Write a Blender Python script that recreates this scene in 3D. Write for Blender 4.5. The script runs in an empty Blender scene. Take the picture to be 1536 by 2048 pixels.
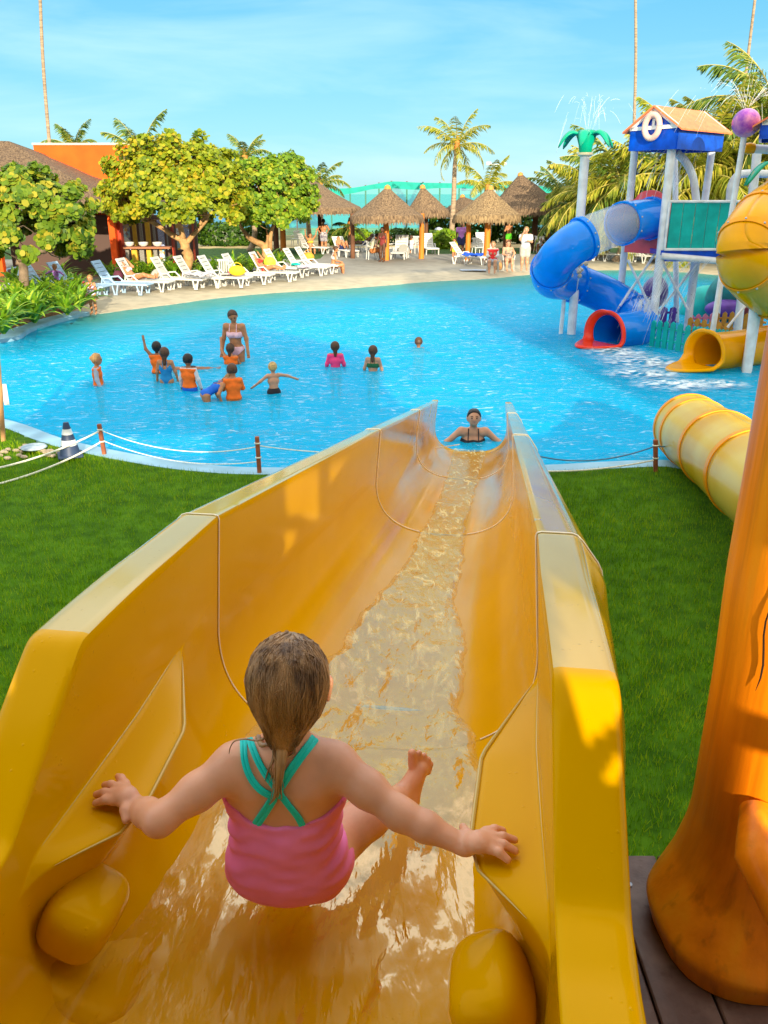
import bpy, math, random
import numpy as np
from mathutils import Vector, Matrix
C = bpy.context.scene
COL = C.collection
R = math.radians
rng = np.random.default_rng(7)
random.seed(7)
# ---------------------------------------------------------------- camera
CAMZ = 3.2
PITCH = R(21.08)
F = 1650.0
cam = bpy.data.cameras.new('camera')
cam.sensor_fit = 'VERTICAL'; cam.sensor_height = 36.0; cam.lens = 36.0 * F / 2048
cam.clip_start = 0.02; cam.clip_end = 20000
camo = bpy.data.objects.new('camera', cam); COL.objects.link(camo)
camo.location = (0, 0, CAMZ); camo.rotation_euler = (R(90) - PITCH, 0, 0)
C.camera = camo
# ---------------------------------------------------------------- world and sun
SUN_EL = R(14.5); SUN_AZ = R(170.0)
SD = Vector((math.sin(SUN_AZ) * math.cos(SUN_EL), math.cos(SUN_AZ) * math.cos(SUN_EL), math.sin(SUN_EL)))
w = bpy.data.worlds.new('World'); C.world = w; w.use_nodes = True
nt = w.node_tree; nt.nodes.clear()
sky = nt.nodes.new('ShaderNodeTexSky'); sky.sky_type = 'NISHITA'; sky.sun_disc = False
sky.sun_elevation = SUN_EL; sky.sun_rotation = SUN_AZ; sky.altitude = 0
sky.air_density = 1.0; sky.dust_density = 0.3; sky.ozone_density = 1.6
hs = nt.nodes.new('ShaderNodeHueSaturation'); hs.inputs['Hue'].default_value = 0.49; hs.inputs['Saturation'].default_value = 0.9; hs.inputs['Value'].default_value = 0.35
tc = nt.nodes.new('ShaderNodeTexCoord')
mp = nt.nodes.new('ShaderNodeMapping'); mp.inputs['Scale'].default_value = (1.2, 1.2, 7.0); mp.inputs['Rotation'].default_value = (0.05, 0.12, 0.5)
nz = nt.nodes.new('ShaderNodeTexNoise'); nz.inputs['Scale'].default_value = 2.2; nz.inputs['Detail'].default_value = 7; nz.inputs['Roughness'].default_value = 0.55; nz.inputs['Distortion'].default_value = 0.4
cr = nt.nodes.new('ShaderNodeValToRGB'); cr.color_ramp.elements[0].position = 0.44; cr.color_ramp.elements[1].position = 0.76
cr.color_ramp.elements[1].color = (0.6, 0.6, 0.6, 1)
mx = nt.nodes.new('ShaderNodeMix'); mx.data_type = 'RGBA'
mx.inputs['B'].default_value = (6.0, 7.2, 8.0, 1)
bg = nt.nodes.new('ShaderNodeBackground'); bg.inputs['Strength'].default_value = 0.075
out = nt.nodes.new('ShaderNodeOutputWorld')
L = nt.links
L.new(tc.outputs['Generated'], mp.inputs['Vector']); L.new(mp.outputs[0], nz.inputs['Vector']); L.new(nz.outputs['Fac'], cr.inputs[0])
L.new(sky.outputs[0], hs.inputs['Color'])
sep = nt.nodes.new('ShaderNodeSeparateXYZ'); L.new(tc.outputs['Generated'], sep.inputs[0])
gr = nt.nodes.new('ShaderNodeValToRGB'); ge = gr.color_ramp.elements      # clear cyan air low down, bright fill added overhead, out of view
ge[0].position = 0; ge[0].color = (.10, .33, .41, 1); ge[1].position = 1; ge[1].color = (1.05, 1.04, 1.02, 1)
for p_, c_ in ((.05, (.085, .32, .42, 1)), (.20, (.035, .245, .41, 1)), (.30, (.08, .28, .43, 1)), (.50, (.98, .98, .97, 1))):
    k_ = ge.new(p_); k_.color = c_
L.new(sep.outputs[2], gr.inputs[0])
dt = nt.nodes.new('ShaderNodeVectorMath'); dt.operation = 'DOT_PRODUCT'; dt.inputs[1].default_value = tuple(SD); L.new(tc.outputs['Generated'], dt.inputs[0])
mr = nt.nodes.new('ShaderNodeMapRange'); mr.inputs['From Min'].default_value = -.2; mr.inputs['From Max'].default_value = 1; mr.inputs['To Max'].default_value = 1.0; L.new(dt.outputs['Value'], mr.inputs['Value'])
ms_ = nt.nodes.new('ShaderNodeMix'); ms_.data_type = 'RGBA'; ms_.inputs['B'].default_value = (.95, .84, .66, 1); L.new(mr.outputs[0], ms_.inputs['Factor']); L.new(gr.outputs[0], ms_.inputs['A'])
mx.inputs['B'].default_value = (.30, .46, .52, 1)
L.new(ms_.outputs['Result'], mx.inputs['A']); L.new(cr.outputs[0], mx.inputs['Factor'])
bg2 = nt.nodes.new('ShaderNodeBackground'); bg2.inputs['Strength'].default_value = .82; L.new(mx.outputs['Result'], bg2.inputs['Color'])
L.new(hs.outputs[0], bg.inputs['Color']); bg.inputs['Strength'].default_value = .05
addw = nt.nodes.new('ShaderNodeAddShader'); L.new(bg.outputs[0], addw.inputs[0]); L.new(bg2.outputs[0], addw.inputs[1]); L.new(addw.outputs[0], out.inputs['Surface'])

sl = bpy.data.lights.new('sun', 'SUN'); sl.energy = 3.6; sl.angle = R(0.53); sl.color = (1.0, 0.86, 0.62)
so = bpy.data.objects.new('sun', sl); COL.objects.link(so)
so.rotation_euler = (-SD).to_track_quat('-Z', 'Y').to_euler(); so.location = SD * 50
C.view_settings.view_transform = 'Standard'; C.view_settings.look = 'None'
C.view_settings.exposure = 1.15; C.view_settings.gamma = 1.0
try:
    C.cycles.use_denoising = True; C.cycles.max_bounces = 8; C.cycles.transparent_max_bounces = 24
    C.cycles.glossy_bounces = 4; C.cycles.transmission_bounces = 6; C.cycles.diffuse_bounces = 4
    C.cycles.sample_clamp_indirect = 6; C.cycles.caustics_reflective = False
except Exception: pass

# ---------------------------------------------------------------- pixel <-> world (layout aid)
cp, sp = math.cos(PITCH), math.sin(PITCH)
def ray(px, py):
    u = (px - 768) / F; v = (1024 - py) / F
    return Vector((u, cp + v * sp, -sp + v * cp))
def atz(px, py, z=0.0):
    d = ray(px, py); return Vector((0, 0, CAMZ)) + d * ((z - CAMZ) / d.z)
def aty(px, py, y):
    d = ray(px, py); return Vector((0, 0, CAMZ)) + d * (y / d.y)
def atd(px, py, k):
    return Vector((0, 0, CAMZ)) + ray(px, py) * k
def pxm(p):                      # full-size pixels per metre at point p
    return F / (p[1] * cp - (p[2] - CAMZ) * sp)

# ---------------------------------------------------------------- mesh helpers
class MB:
    def __init__(s, M=None): s.v = []; s.f = []; s.m = []; s.M = M; s.n = 0
    def add(s, V, Fc, mi=0):
        V = np.asarray(V, float).reshape(-1, 3)
        if s.M is not None:
            A = np.array(s.M); V = V @ A[:3, :3].T + A[:3, 3]
        s.v.append(V); s.f += [tuple(int(i) + s.n for i in q) for q in Fc]; s.m += [mi] * len(Fc); s.n += len(V)
        return s
    def box(s, c, d, rot=None, mi=0, bev=0):
        c = np.array(c, float); d = np.array(d, float) / 2
        if bev:
            b = min(bev, min(d) * .9); V = []
            idx = {}
            for i, sg in enumerate([(x, y, z) for x in (-1, 1) for y in (-1, 1) for z in (-1, 1)]):
                for a in range(3):
                    p = [sg[k] * (d[k] - (0 if k == a else b)) for k in range(3)]
                    idx[(sg, a)] = len(V); V.append(p)
            Fc = []
            for a in range(3):
                o = [k for k in range(3) if k != a]
                for sa in (-1, 1):
                    q = []
                    for (p1, p2) in ((-1, -1), (1, -1), (1, 1), (-1, 1)):
                        sg = [0, 0, 0]; sg[a] = sa; sg[o[0]] = p1; sg[o[1]] = p2; q.append(idx[(tuple(sg), a)])
                    Fc.append(q)
            for a in range(3):
                o = [k for k in range(3) if k != a]
                for p1 in (-1, 1):
                    for p2 in (-1, 1):
                        q = []
                        for sa, ax in ((-1, o[0]), (-1, o[1]), (1, o[1]), (1, o[0])):
                            sg = [0, 0, 0]; sg[a] = sa; sg[o[0]] = p1; sg[o[1]] = p2; q.append(idx[(tuple(sg), ax)])
                        Fc.append(q)
            for sg in [(x, y, z) for x in (-1, 1) for y in (-1, 1) for z in (-1, 1)]:
                Fc.append([idx[(sg, 0)], idx[(sg, 1)], idx[(sg, 2)]])
            V = np.array(V)
        else:
            V = np.array([(x, y, z) for x in (-1, 1) for y in (-1, 1) for z in (-1, 1)], float) * d
            Fc = [(0, 1, 3, 2), (4, 6, 7, 5), (0, 4, 5, 1), (2, 3, 7, 6), (0, 2, 6, 4), (1, 5, 7, 3)]
        if rot is not None: V = V @ np.array(rot.to_3x3() if hasattr(rot, 'to_3x3') else rot).T
        return s.add(V + c, Fc, mi)
    def bar(s, a, b, wd, th, up=(0, 0, 1), mi=0, bev=0):
        a = Vector(a); b = Vector(b); y = (b - a); l = y.length; y.normalize(); u = Vector(up)
        x = y.cross(u); x.normalize() if x.length > 1e-6 else None
        if x.length < 1e-6: x = Vector((1, 0, 0))
        z = x.cross(y)
        Rm = Matrix((x, y, z)).transposed()
        return s.box((a + b) / 2, (wd, l, th), Rm, mi, bev)
    def tube(s, pts, r, n=8, caps=True, mi=0, sq=1.0, up=None):
        P = np.array([tuple(p) for p in pts], float); k = len(P)
        rr = np.full(k, r, float) if np.isscalar(r) else np.array(r, float)
        T = np.gradient(P, axis=0); T /= np.linalg.norm(T, axis=1)[:, None] + 1e-12
        u = np.array(up if up is not None else ((0, 0, 1) if abs(T[0][2]) < .9 else (1, 0, 0)), float)
        V = []
        for i in range(k):
            u = u - T[i] * (u @ T[i]); u /= np.linalg.norm(u) + 1e-12
            b = np.cross(T[i], u)
            a = np.arange(n) * 2 * math.pi / n
            V.append(P[i] + rr[i] * (np.cos(a)[:, None] * u * sq + np.sin(a)[:, None] * b))
        V = np.concatenate(V)
        Fc = [(i * n + j, i * n + (j + 1) % n, (i + 1) * n + (j + 1) % n, (i + 1) * n + j) for i in range(k - 1) for j in range(n)]
        if caps: Fc += [tuple(range(n))[::-1], tuple((k - 1) * n + j for j in range(n))]
        return s.add(V, Fc, mi)
    def ell(s, c, r, n=12, m=8, rot=None, mi=0):
        r = np.array([r] * 3 if np.isscalar(r) else r, float); V = [(0, 0, -1)]
        for i in range(1, m):
            t = -math.pi / 2 + math.pi * i / m
            V += [(math.cos(t) * math.cos(a), math.cos(t) * math.sin(a), math.sin(t)) for a in np.arange(n) * 2 * math.pi / n]
        V += [(0, 0, 1)]; V = np.array(V) * r
        if rot is not None: V = V @ np.array(rot).T
        Fc = [(0, 1 + (j + 1) % n, 1 + j) for j in range(n)]
        for i in range(m - 2): Fc += [(1 + i * n + j, 1 + i * n + (j + 1) % n, 1 + (i + 1) * n + (j + 1) % n, 1 + (i + 1) * n + j) for j in range(n)]
        l = 1 + (m - 1) * n; Fc += [(1 + (m - 2) * n + j, 1 + (m - 2) * n + (j + 1) % n, l) for j in range(n)]
        return s.add(V + np.array(c, float), Fc, mi)
    def lathe(s, prof, c=(0, 0, 0), n=16, mi=0, capb=True, capt=True):
        V = [(r * math.cos(a), r * math.sin(a), z) for r, z in prof for a in np.arange(n) * 2 * math.pi / n]; k = len(prof)
        Fc = [(i * n + j, i * n + (j + 1) % n, (i + 1) * n + (j + 1) % n, (i + 1) * n + j) for i in range(k - 1) for j in range(n)]
        if capb: Fc.append(tuple(range(n))[::-1])
        if capt: Fc.append(tuple((k - 1) * n + j for j in range(n)))
        return s.add(np.array(V) + np.array(c, float), Fc, mi)
    def prism(s, poly, z0, z1, mi=0):
        n = len(poly); V = [(p[0], p[1], z0) for p in poly] + [(p[0], p[1], z1) for p in poly]
        return s.add(V, [tuple(range(n))[::-1], tuple(range(n, 2 * n))] + [(i, (i + 1) % n, n + (i + 1) % n, n + i) for i in range(n)], mi)
    def grid(s, G, mi=0, flip=False):
        a, b = G.shape[:2]; I = np.arange(a * b).reshape(a, b)
        q = np.stack([I[:-1, :-1], I[1:, :-1], I[1:, 1:], I[:-1, 1:]], -1).reshape(-1, 4)
        if flip: q = q[:, ::-1]
        return s.add(G.reshape(-1, 3), q.tolist(), mi)
    def build(s, name, mats, parent=None, smooth=True, world=False, ang=38):
        V = np.concatenate(s.v) if s.v else np.zeros((0, 3))
        return mkobj(name, V, s.f, mats, parent, smooth, world, s.m, ang)

def mkobj(name, V, Fc, mats, parent=None, smooth=True, world=False, mi=None, ang=38):
    V = np.asarray(V, float)
    if world and parent is not None:
        p = parent; off = np.zeros(3)
        while p is not None: off += np.array(p.location); p = p.parent
        V = V - off
    me = bpy.data.meshes.new(name)
    Fa = Fc if isinstance(Fc, list) else Fc.tolist()
    me.from_pydata(V.tolist(), [], Fa); me.update()
    if not isinstance(mats, (list, tuple)): mats = [mats]
    for m in mats: me.materials.append(m)
    if mi is not None and len(mats) > 1: me.polygons.foreach_set('material_index', np.array(mi, dtype=np.int32))
    if smooth:
        me.polygons.foreach_set('use_smooth', np.ones(len(me.polygons), dtype=bool))
        if ang: me.set_sharp_from_angle(angle=R(ang))
    o = bpy.data.objects.new(name, me); COL.objects.link(o)
    if parent is not None: o.parent = parent
    return o
def fastmesh(name, V, n, mats, parent=None, smooth=False, world=False, mi=None):
    """V: (faces*n, 3) unshared polygons of n corners"""
    V = np.asarray(V, np.float32).reshape(-1, 3); k = len(V) // n
    if world and parent is not None: V = V - np.array(parent.location, np.float32)
    me = bpy.data.meshes.new(name); me.vertices.add(len(V)); me.vertices.foreach_set('co', V.ravel())
    me.loops.add(len(V)); me.loops.foreach_set('vertex_index', np.arange(len(V), dtype=np.int32))
    me.polygons.add(k); me.polygons.foreach_set('loop_start', np.arange(0, len(V), n, dtype=np.int32))
    try: me.polygons.foreach_set('loop_total', np.full(k, n, dtype=np.int32))
    except Exception: pass
    if not isinstance(mats, (list, tuple)): mats = [mats]
    for m in mats: me.materials.append(m)
    if mi is not None: me.polygons.foreach_set('material_index', np.asarray(mi, dtype=np.int32))
    me.update(calc_edges=True); me.validate()
    o = bpy.data.objects.new(name, me); COL.objects.link(o)
    if parent is not None: o.parent = parent
    return o
def tag(o, label=None, cat=None, group=None, kind=None):
    if label: o['label'] = label
    if cat: o['category'] = cat
    if group: o['group'] = group
    if kind: o['kind'] = kind
    return o
def thing(name, label, cat, loc=(0, 0, 0), rz=0, group=None):
    o = bpy.data.objects.new(name, None); COL.objects.link(o); o.empty_display_size = .1
    o.location = loc; o.rotation_euler = (0, 0, rz)
    return tag(o, label, cat, group)
def struct(o): o['kind'] = 'structure'; return o
def dup(o, parent=None, loc=None, rz=None, label=None):
    c = o.copy(); COL.objects.link(c)
    if parent is not None: c.parent = parent
    if loc is not None: c.location = loc
    if rz is not None: c.rotation_euler = (c.rotation_euler[0], c.rotation_euler[1], rz)
    if label: c['label'] = label
    for ch in [x for x in o.children]: dup(ch, c)
    return c
def crom(pts, n):                 # catmull-rom resample
    P = np.array([tuple(p) for p in pts], float); P = np.vstack([2 * P[0] - P[1], P, 2 * P[-1] - P[-2]])
    out = []
    for i in range(1, len(P) - 2):
        t = np.linspace(0, 1, n, endpoint=False)[:, None]
        a, b, c, d = P[i - 1], P[i], P[i + 1], P[i + 2]
        out.append(.5 * (2 * b + (c - a) * t + (2 * a - 5 * b + 4 * c - d) * t ** 2 + (3 * b - a - 3 * c + d) * t ** 3))
    out.append(P[-2][None]); return np.concatenate(out)
_perm = np.random.default_rng(3).random((64, 64, 64)).astype(np.float32)
def vnoise(p):                    # value noise, p (...,3)
    p = np.asarray(p, float); i = np.floor(p).astype(int); f = p - i; f = f * f * (3 - 2 * f); r = 0
    for dx in (0, 1):
        for dy in (0, 1):
            for dz in (0, 1):
                wt = (f[..., 0] if dx else 1 - f[..., 0]) * (f[..., 1] if dy else 1 - f[..., 1]) * (f[..., 2] if dz else 1 - f[..., 2])
                r = r + wt * _perm[(i[..., 0] + dx) % 64, (i[..., 1] + dy) % 64, (i[..., 2] + dz) % 64]
    return r * 2 - 1
def fbm(p, o=4):
    p = np.asarray(p, float); r = 0; a = 1.0; s = 0
    for k in range(o): r = r + a * vnoise(p * 2 ** k + 17.3 * k); s += a; a *= .5
    return r / s

# ---------------------------------------------------------------- materials
MATS = {}
def mat(name, col, rough=.5, var=0.0, vs=5.0, bump=0.0, bs=30.0, metal=0, coat=0, spec=.35, col2=None, stretch=None, detail=5, trans=0, sss=0, ramp=(.35, .65), emit=None, objrand=0, coatr=.05, bdist=.02):
    if name in MATS: return MATS[name]
    m = bpy.data.materials.new(name); m.use_nodes = True; t = m.node_tree; b = t.nodes['Principled BSDF']; l = t.links
    b.inputs['Base Color'].default_value = (*col, 1); b.inputs['Roughness'].default_value = rough; b.inputs['Metallic'].default_value = metal
    b.inputs['Specular IOR Level'].default_value = spec
    if coat or name.startswith(('tube', 'blue_g', 'red_g')): b.inputs['IOR'].default_value = 1.32
    if coat: b.inputs['Coat Weight'].default_value = coat; b.inputs['Coat Roughness'].default_value = coatr
    if sss: b.inputs['Subsurface Weight'].default_value = sss; b.inputs['Subsurface Radius'].default_value = (.02, .008, .004); b.inputs['Subsurface Scale'].default_value = .5
    co = t.nodes.new('ShaderNodeTexCoord'); vec = co.outputs['Object']
    if stretch:
        mpn = t.nodes.new('ShaderNodeMapping'); mpn.inputs['Scale'].default_value = stretch; l.new(vec, mpn.inputs['Vector']); vec = mpn.outputs[0]
    if var or col2:
        n = t.nodes.new('ShaderNodeTexNoise'); n.inputs['Scale'].default_value = vs; n.inputs['Detail'].default_value = detail; l.new(vec, n.inputs['Vector'])
        c = t.nodes.new('ShaderNodeValToRGB'); c.color_ramp.elements[0].position = ramp[0]; c.color_ramp.elements[1].position = ramp[1]
        lo = tuple(x * (1 - var) for x in col); hi = col2 if col2 else tuple(min(1, x * (1 + var)) for x in col)
        c.color_ramp.elements[0].color = (*lo, 1); c.color_ramp.elements[1].color = (*hi, 1)
        l.new(n.outputs['Fac'], c.inputs[0]); l.new(c.outputs[0], b.inputs['Base Color'])
    if bump:
        n2 = t.nodes.new('ShaderNodeTexNoise'); n2.inputs['Scale'].default_value = bs; n2.inputs['Detail'].default_value = 4; l.new(vec, n2.inputs['Vector'])
        bn = t.nodes.new('ShaderNodeBump'); bn.inputs['Strength'].default_value = bump; bn.inputs['Distance'].default_value = bdist
        l.new(n2.outputs['Fac'], bn.inputs['Height']); l.new(bn.outputs[0], b.inputs['Normal'])
    if emit: b.inputs['Emission Color'].default_value = (*emit, 1); b.inputs['Emission Strength'].default_value = 1
    MATS[name] = m; return m
def leafmat(name, c1, c2, c3=None, vs=3.0, tr=.35, rough=.5, spec=.25):
    """leaf: per-cluster noise colour, partly translucent"""
    m = bpy.data.materials.new(name); m.use_nodes = True; t = m.node_tree; l = t.links; b = t.nodes['Principled BSDF']; o = t.nodes['Material Output']
    co = t.nodes.new('ShaderNodeTexCoord'); g = t.nodes.new('ShaderNodeNewGeometry')
    n = t.nodes.new('ShaderNodeTexNoise'); n.inputs['Scale'].default_value = vs; n.inputs['Detail'].default_value = 3; l.new(co.outputs['Object'], n.inputs['Vector'])
    ad = t.nodes.new('ShaderNodeMath'); ad.operation = 'MULTIPLY_ADD'; ad.inputs[1].default_value = .55; l.new(g.outputs['Random Per Island'], ad.inputs[0])
    m2 = t.nodes.new('ShaderNodeMath'); m2.operation = 'MULTIPLY'; m2.inputs[1].default_value = .75; l.new(n.outputs['Fac'], m2.inputs[0]); l.new(m2.outputs[0], ad.inputs[2])
    c = t.nodes.new('ShaderNodeValToRGB'); e = c.color_ramp.elements; e[0].position = .3; e[0].color = (*c1, 1); e[1].position = .75; e[1].color = (*c2, 1)
    if c3: k = e.new(.93); k.color = (*c3, 1)
    l.new(ad.outputs[0], c.inputs[0]); l.new(c.outputs[0], b.inputs['Base Color']); b.inputs['Roughness'].default_value = rough; b.inputs['Specular IOR Level'].default_value = spec
    tl = t.nodes.new('ShaderNodeBsdfTranslucent'); l.new(c.outputs[0], tl.inputs['Color'])
    mxs = t.nodes.new('ShaderNodeMixShader'); mxs.inputs[0].default_value = tr
    l.new(b.outputs[0], mxs.inputs[1]); l.new(tl.outputs[0], mxs.inputs[2]); l.new(mxs.outputs[0], o.inputs['Surface'])
    MATS[name] = m; return m
def watermat(name, tint=(.75, .93, .97), rough=.03, bumps=((2.2, .5), (9, .35), (28, .15)), dist=.06, foam=None, stretch=(1, 1, 1), ior=1.33, milky=0, mcol=(.1, .5, .8), boost=1.0, mattr=None, fcol=(.85, .88, .88), gcol=(1, 1, 1), dis=.8):
    m = bpy.data.materials.new(name); m.use_nodes = True; t = m.node_tree; l = t.links; t.nodes.remove(t.nodes['Principled BSDF']); o = t.nodes['Material Output']
    co = t.nodes.new('ShaderNodeTexCoord'); mpn = t.nodes.new('ShaderNodeMapping'); mpn.inputs['Scale'].default_value = stretch; l.new(co.outputs['Object'], mpn.inputs['Vector'])
    h = None
    for sc, am in bumps:
        n = t.nodes.new('ShaderNodeTexNoise'); n.inputs['Scale'].default_value = sc; n.inputs['Detail'].default_value = 3; n.inputs['Distortion'].default_value = dis; l.new(mpn.outputs[0], n.inputs['Vector'])
        q = t.nodes.new('ShaderNodeMath'); q.operation = 'MULTIPLY_ADD'; q.inputs[1].default_value = am; q.inputs[2].default_value = 0; l.new(n.outputs['Fac'], q.inputs[0])
        if h is not None: l.new(h, q.inputs[2])
        h = q.outputs[0]
    bn = t.nodes.new('ShaderNodeBump'); bn.inputs['Strength'].default_value = 1; bn.inputs['Distance'].default_value = dist; l.new(h, bn.inputs['Height'])
    fr = t.nodes.new('ShaderNodeFresnel'); fr.inputs['IOR'].default_value = ior; l.new(bn.outputs[0], fr.inputs['Normal'])
    gl = t.nodes.new('ShaderNodeBsdfGlossy'); gl.inputs['Roughness'].default_value = rough; gl.inputs['Color'].default_value = (*gcol, 1); l.new(bn.outputs[0], gl.inputs['Normal'])
    tr = t.nodes.new('ShaderNodeBsdfTransparent'); tr.inputs['Color'].default_value = (*tint, 1)
    body = tr.outputs[0]
    if milky:
        df = t.nodes.new('ShaderNodeBsdfDiffuse'); df.inputs['Color'].default_value = (*mcol, 1)
        mm = t.nodes.new('ShaderNodeMixShader'); mm.inputs[0].default_value = milky; l.new(body, mm.inputs[1]); l.new(df.outputs[0], mm.inputs[2]); body = mm.outputs[0]
        if mattr:
            at_ = t.nodes.new('ShaderNodeAttribute'); at_.attribute_name = mattr; mu = t.nodes.new('ShaderNodeMath'); mu.operation = 'MULTIPLY'; mu.inputs[1].default_value = milky; l.new(at_.outputs['Fac'], mu.inputs[0]); l.new(mu.outputs[0], mm.inputs[0])
    bo = t.nodes.new('ShaderNodeMath'); bo.operation = 'MULTIPLY'; bo.use_clamp = True; bo.inputs[1].default_value = boost; l.new(fr.outputs[0], bo.inputs[0])
    ms = t.nodes.new('ShaderNodeMixShader'); l.new(bo.outputs[0], ms.inputs[0]); l.new(body, ms.inputs[1]); l.new(gl.outputs[0], ms.inputs[2])
    res = ms.outputs[0]
    if foam:  # for the pool this is painted ripple sparkle
        sc, lo, hi, mxf, fst = foam
        mp2 = t.nodes.new('ShaderNodeMapping'); mp2.inputs['Scale'].default_value = fst; l.new(co.outputs['Object'], mp2.inputs['Vector'])
        n = t.nodes.new('ShaderNodeTexNoise'); n.inputs['Scale'].default_value = sc; n.inputs['Detail'].default_value = 8; n.inputs['Roughness'].default_value = .68; n.inputs['Distortion'].default_value = 1.2; l.new(mp2.outputs[0], n.inputs['Vector'])
        cr = t.nodes.new('ShaderNodeMapRange'); cr.inputs['From Min'].default_value = lo; cr.inputs['From Max'].default_value = hi; cr.inputs['To Max'].default_value = mxf; l.new(n.outputs['Fac'], cr.inputs['Value'])
        df = t.nodes.new('ShaderNodeBsdfDiffuse'); df.inputs['Color'].default_value = (.85, .88, .88, 1)
        fo = cr.outputs[0]
        if mattr:
            a2 = t.nodes.new('ShaderNodeAttribute'); a2.attribute_name = mattr; mu2 = t.nodes.new('ShaderNodeMath'); mu2.operation = 'MULTIPLY'; l.new(a2.outputs['Fac'], mu2.inputs[0]); l.new(fo, mu2.inputs[1]); fo = mu2.outputs[0]
        df.inputs['Color'].default_value = (*fcol, 1)
        m2 = t.nodes.new('ShaderNodeMixShader'); l.new(fo, m2.inputs[0]); l.new(res, m2.inputs[1]); l.new(df.outputs[0], m2.inputs[2]); res = m2.outputs[0]
    l.new(res, o.inputs['Surface']); MATS[name] = m; return m

# ---------------------------------------------------------------- implicit bodies (smooth union of tapered limbs)
def sdf_prim(p, pr):
    a, b, ra, rb = np.array(pr[0]), np.array(pr[1]), pr[2], pr[3]
    q = p - a; ab = b - a
    if len(pr) > 4 and pr[4] is not None:              # squash along a direction
        n, f = np.array(pr[4][0], float), pr[4][1]; n = n / np.linalg.norm(n)
        q = q + (q @ n)[..., None] * n * (1 / f - 1); ab = ab + (ab @ n) * n * (1 / f - 1)
    L2 = ab @ ab
    t = np.clip((q @ ab) / L2, 0, 1) if L2 > 1e-12 else np.zeros(q.shape[:-1])
    return np.sqrt(((q - t[..., None] * ab) ** 2).sum(-1)) - (ra + (rb - ra) * t)
def sdf_mesh(prims, vox, k=.02, inflate=0.0, clip=None, sub=None, noise=None):
    lo = np.min([np.minimum(p[0], p[1]) - max(p[2], p[3]) for p in prims], 0) - inflate - 3 * vox - k
    hi = np.max([np.maximum(p[0], p[1]) + max(p[2], p[3]) for p in prims], 0) + inflate + 3 * vox + k
    dims = np.ceil((hi - lo) / vox).astype(int) + 1
    D = np.full(dims, .2, np.float32); ax = [lo[i] + vox * np.arange(dims[i]) for i in range(3)]
    for p in prims:
        rr = max(p[2], p[3]) + inflate + k + 2 * vox
        if len(p) > 4 and p[4] is not None: rr *= max(1, p[4][1])
        i0 = np.maximum(((np.minimum(p[0], p[1]) - rr - lo) / vox).astype(int), 0); i1 = np.minimum(((np.maximum(p[0], p[1]) + rr - lo) / vox).astype(int) + 2, dims)
        X = np.stack(np.meshgrid(*[ax[i][i0[i]:i1[i]] for i in range(3)], indexing='ij'), -1)
        d = sdf_prim(X, p) - inflate; kk = p[5] if len(p) > 5 else k
        sl_ = tuple(slice(i0[i], i1[i]) for i in range(3)); A = D[sl_]
        h = np.maximum(kk - np.abs(A - d), 0) / kk
        D[sl_] = np.minimum(A, d) - h * h * kk * .25
    if clip is not None or noise is not None:
        X = np.stack(np.meshgrid(*ax, indexing='ij'), -1)
        if noise is not None: D = D + noise(X).astype(np.float32)
        if clip is not None: D = np.maximum(D, clip(X).astype(np.float32))
    return surface_nets(D, lo, vox)
def surface_nets(D, lo, vox):
    S = D < 0; c = np.zeros(tuple(np.array(D.shape) - 1), np.uint8)
    offs = [(i, j, k) for i in (0, 1) for j in (0, 1) for k in (0, 1)]
    sh = c.shape
    for o in offs: c += S[o[0]:o[0] + sh[0], o[1]:o[1] + sh[1], o[2]:o[2] + sh[2]]
    act = np.argwhere((c > 0) & (c < 8))
    vals = np.stack([D[act[:, 0] + o[0], act[:, 1] + o[1], act[:, 2] + o[2]] for o in offs], 1)
    acc = np.zeros((len(act), 3)); cnt = np.zeros(len(act))
    for a in range(8):
        for b in range(a + 1, 8):
            if sum(abs(offs[a][i] - offs[b][i]) for i in range(3)) != 1: continue
            va, vb = vals[:, a], vals[:, b]; m = (va < 0) != (vb < 0)
            t = np.where(m, va / np.where(m, va - vb, 1), 0)
            pt = np.array(offs[a])[None] + t[:, None] * (np.array(offs[b]) - np.array(offs[a]))[None]
            acc += pt * m[:, None]; cnt += m
    V = lo + (act + acc / np.maximum(cnt, 1)[:, None]) * vox
    idx = np.full(sh, -1, np.int32); idx[tuple(act.T)] = np.arange(len(act)); Fc = []
    for ax_ in range(3):
        u, v_ = (ax_ + 1) % 3, (ax_ + 2) % 3
        sa = [slice(None)] * 3; sb = [slice(None)] * 3; sa[ax_] = slice(0, -1); sb[ax_] = slice(1, None)
        A, B = S[tuple(sa)], S[tuple(sb)]; e = np.argwhere(A != B)
        e = e[(e[:, u] > 0) & (e[:, v_] > 0) & (e[:, u] < D.shape[u] - 1) & (e[:, v_] < D.shape[v_] - 1)]
        if not len(e): continue
        fl = A[tuple(e.T)]
        def ci(du, dv):
            q = e.copy(); q[:, u] += du; q[:, v_] += dv; return idx[tuple(q.T)]
        q = np.stack([ci(-1, -1), ci(0, -1), ci(0, 0), ci(-1, 0)], 1)
        q[~fl] = q[~fl][:, ::-1]; Fc.append(q)
    Fc = np.concatenate(Fc); Fc = Fc[(Fc >= 0).all(1)]
    return V, Fc
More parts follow.
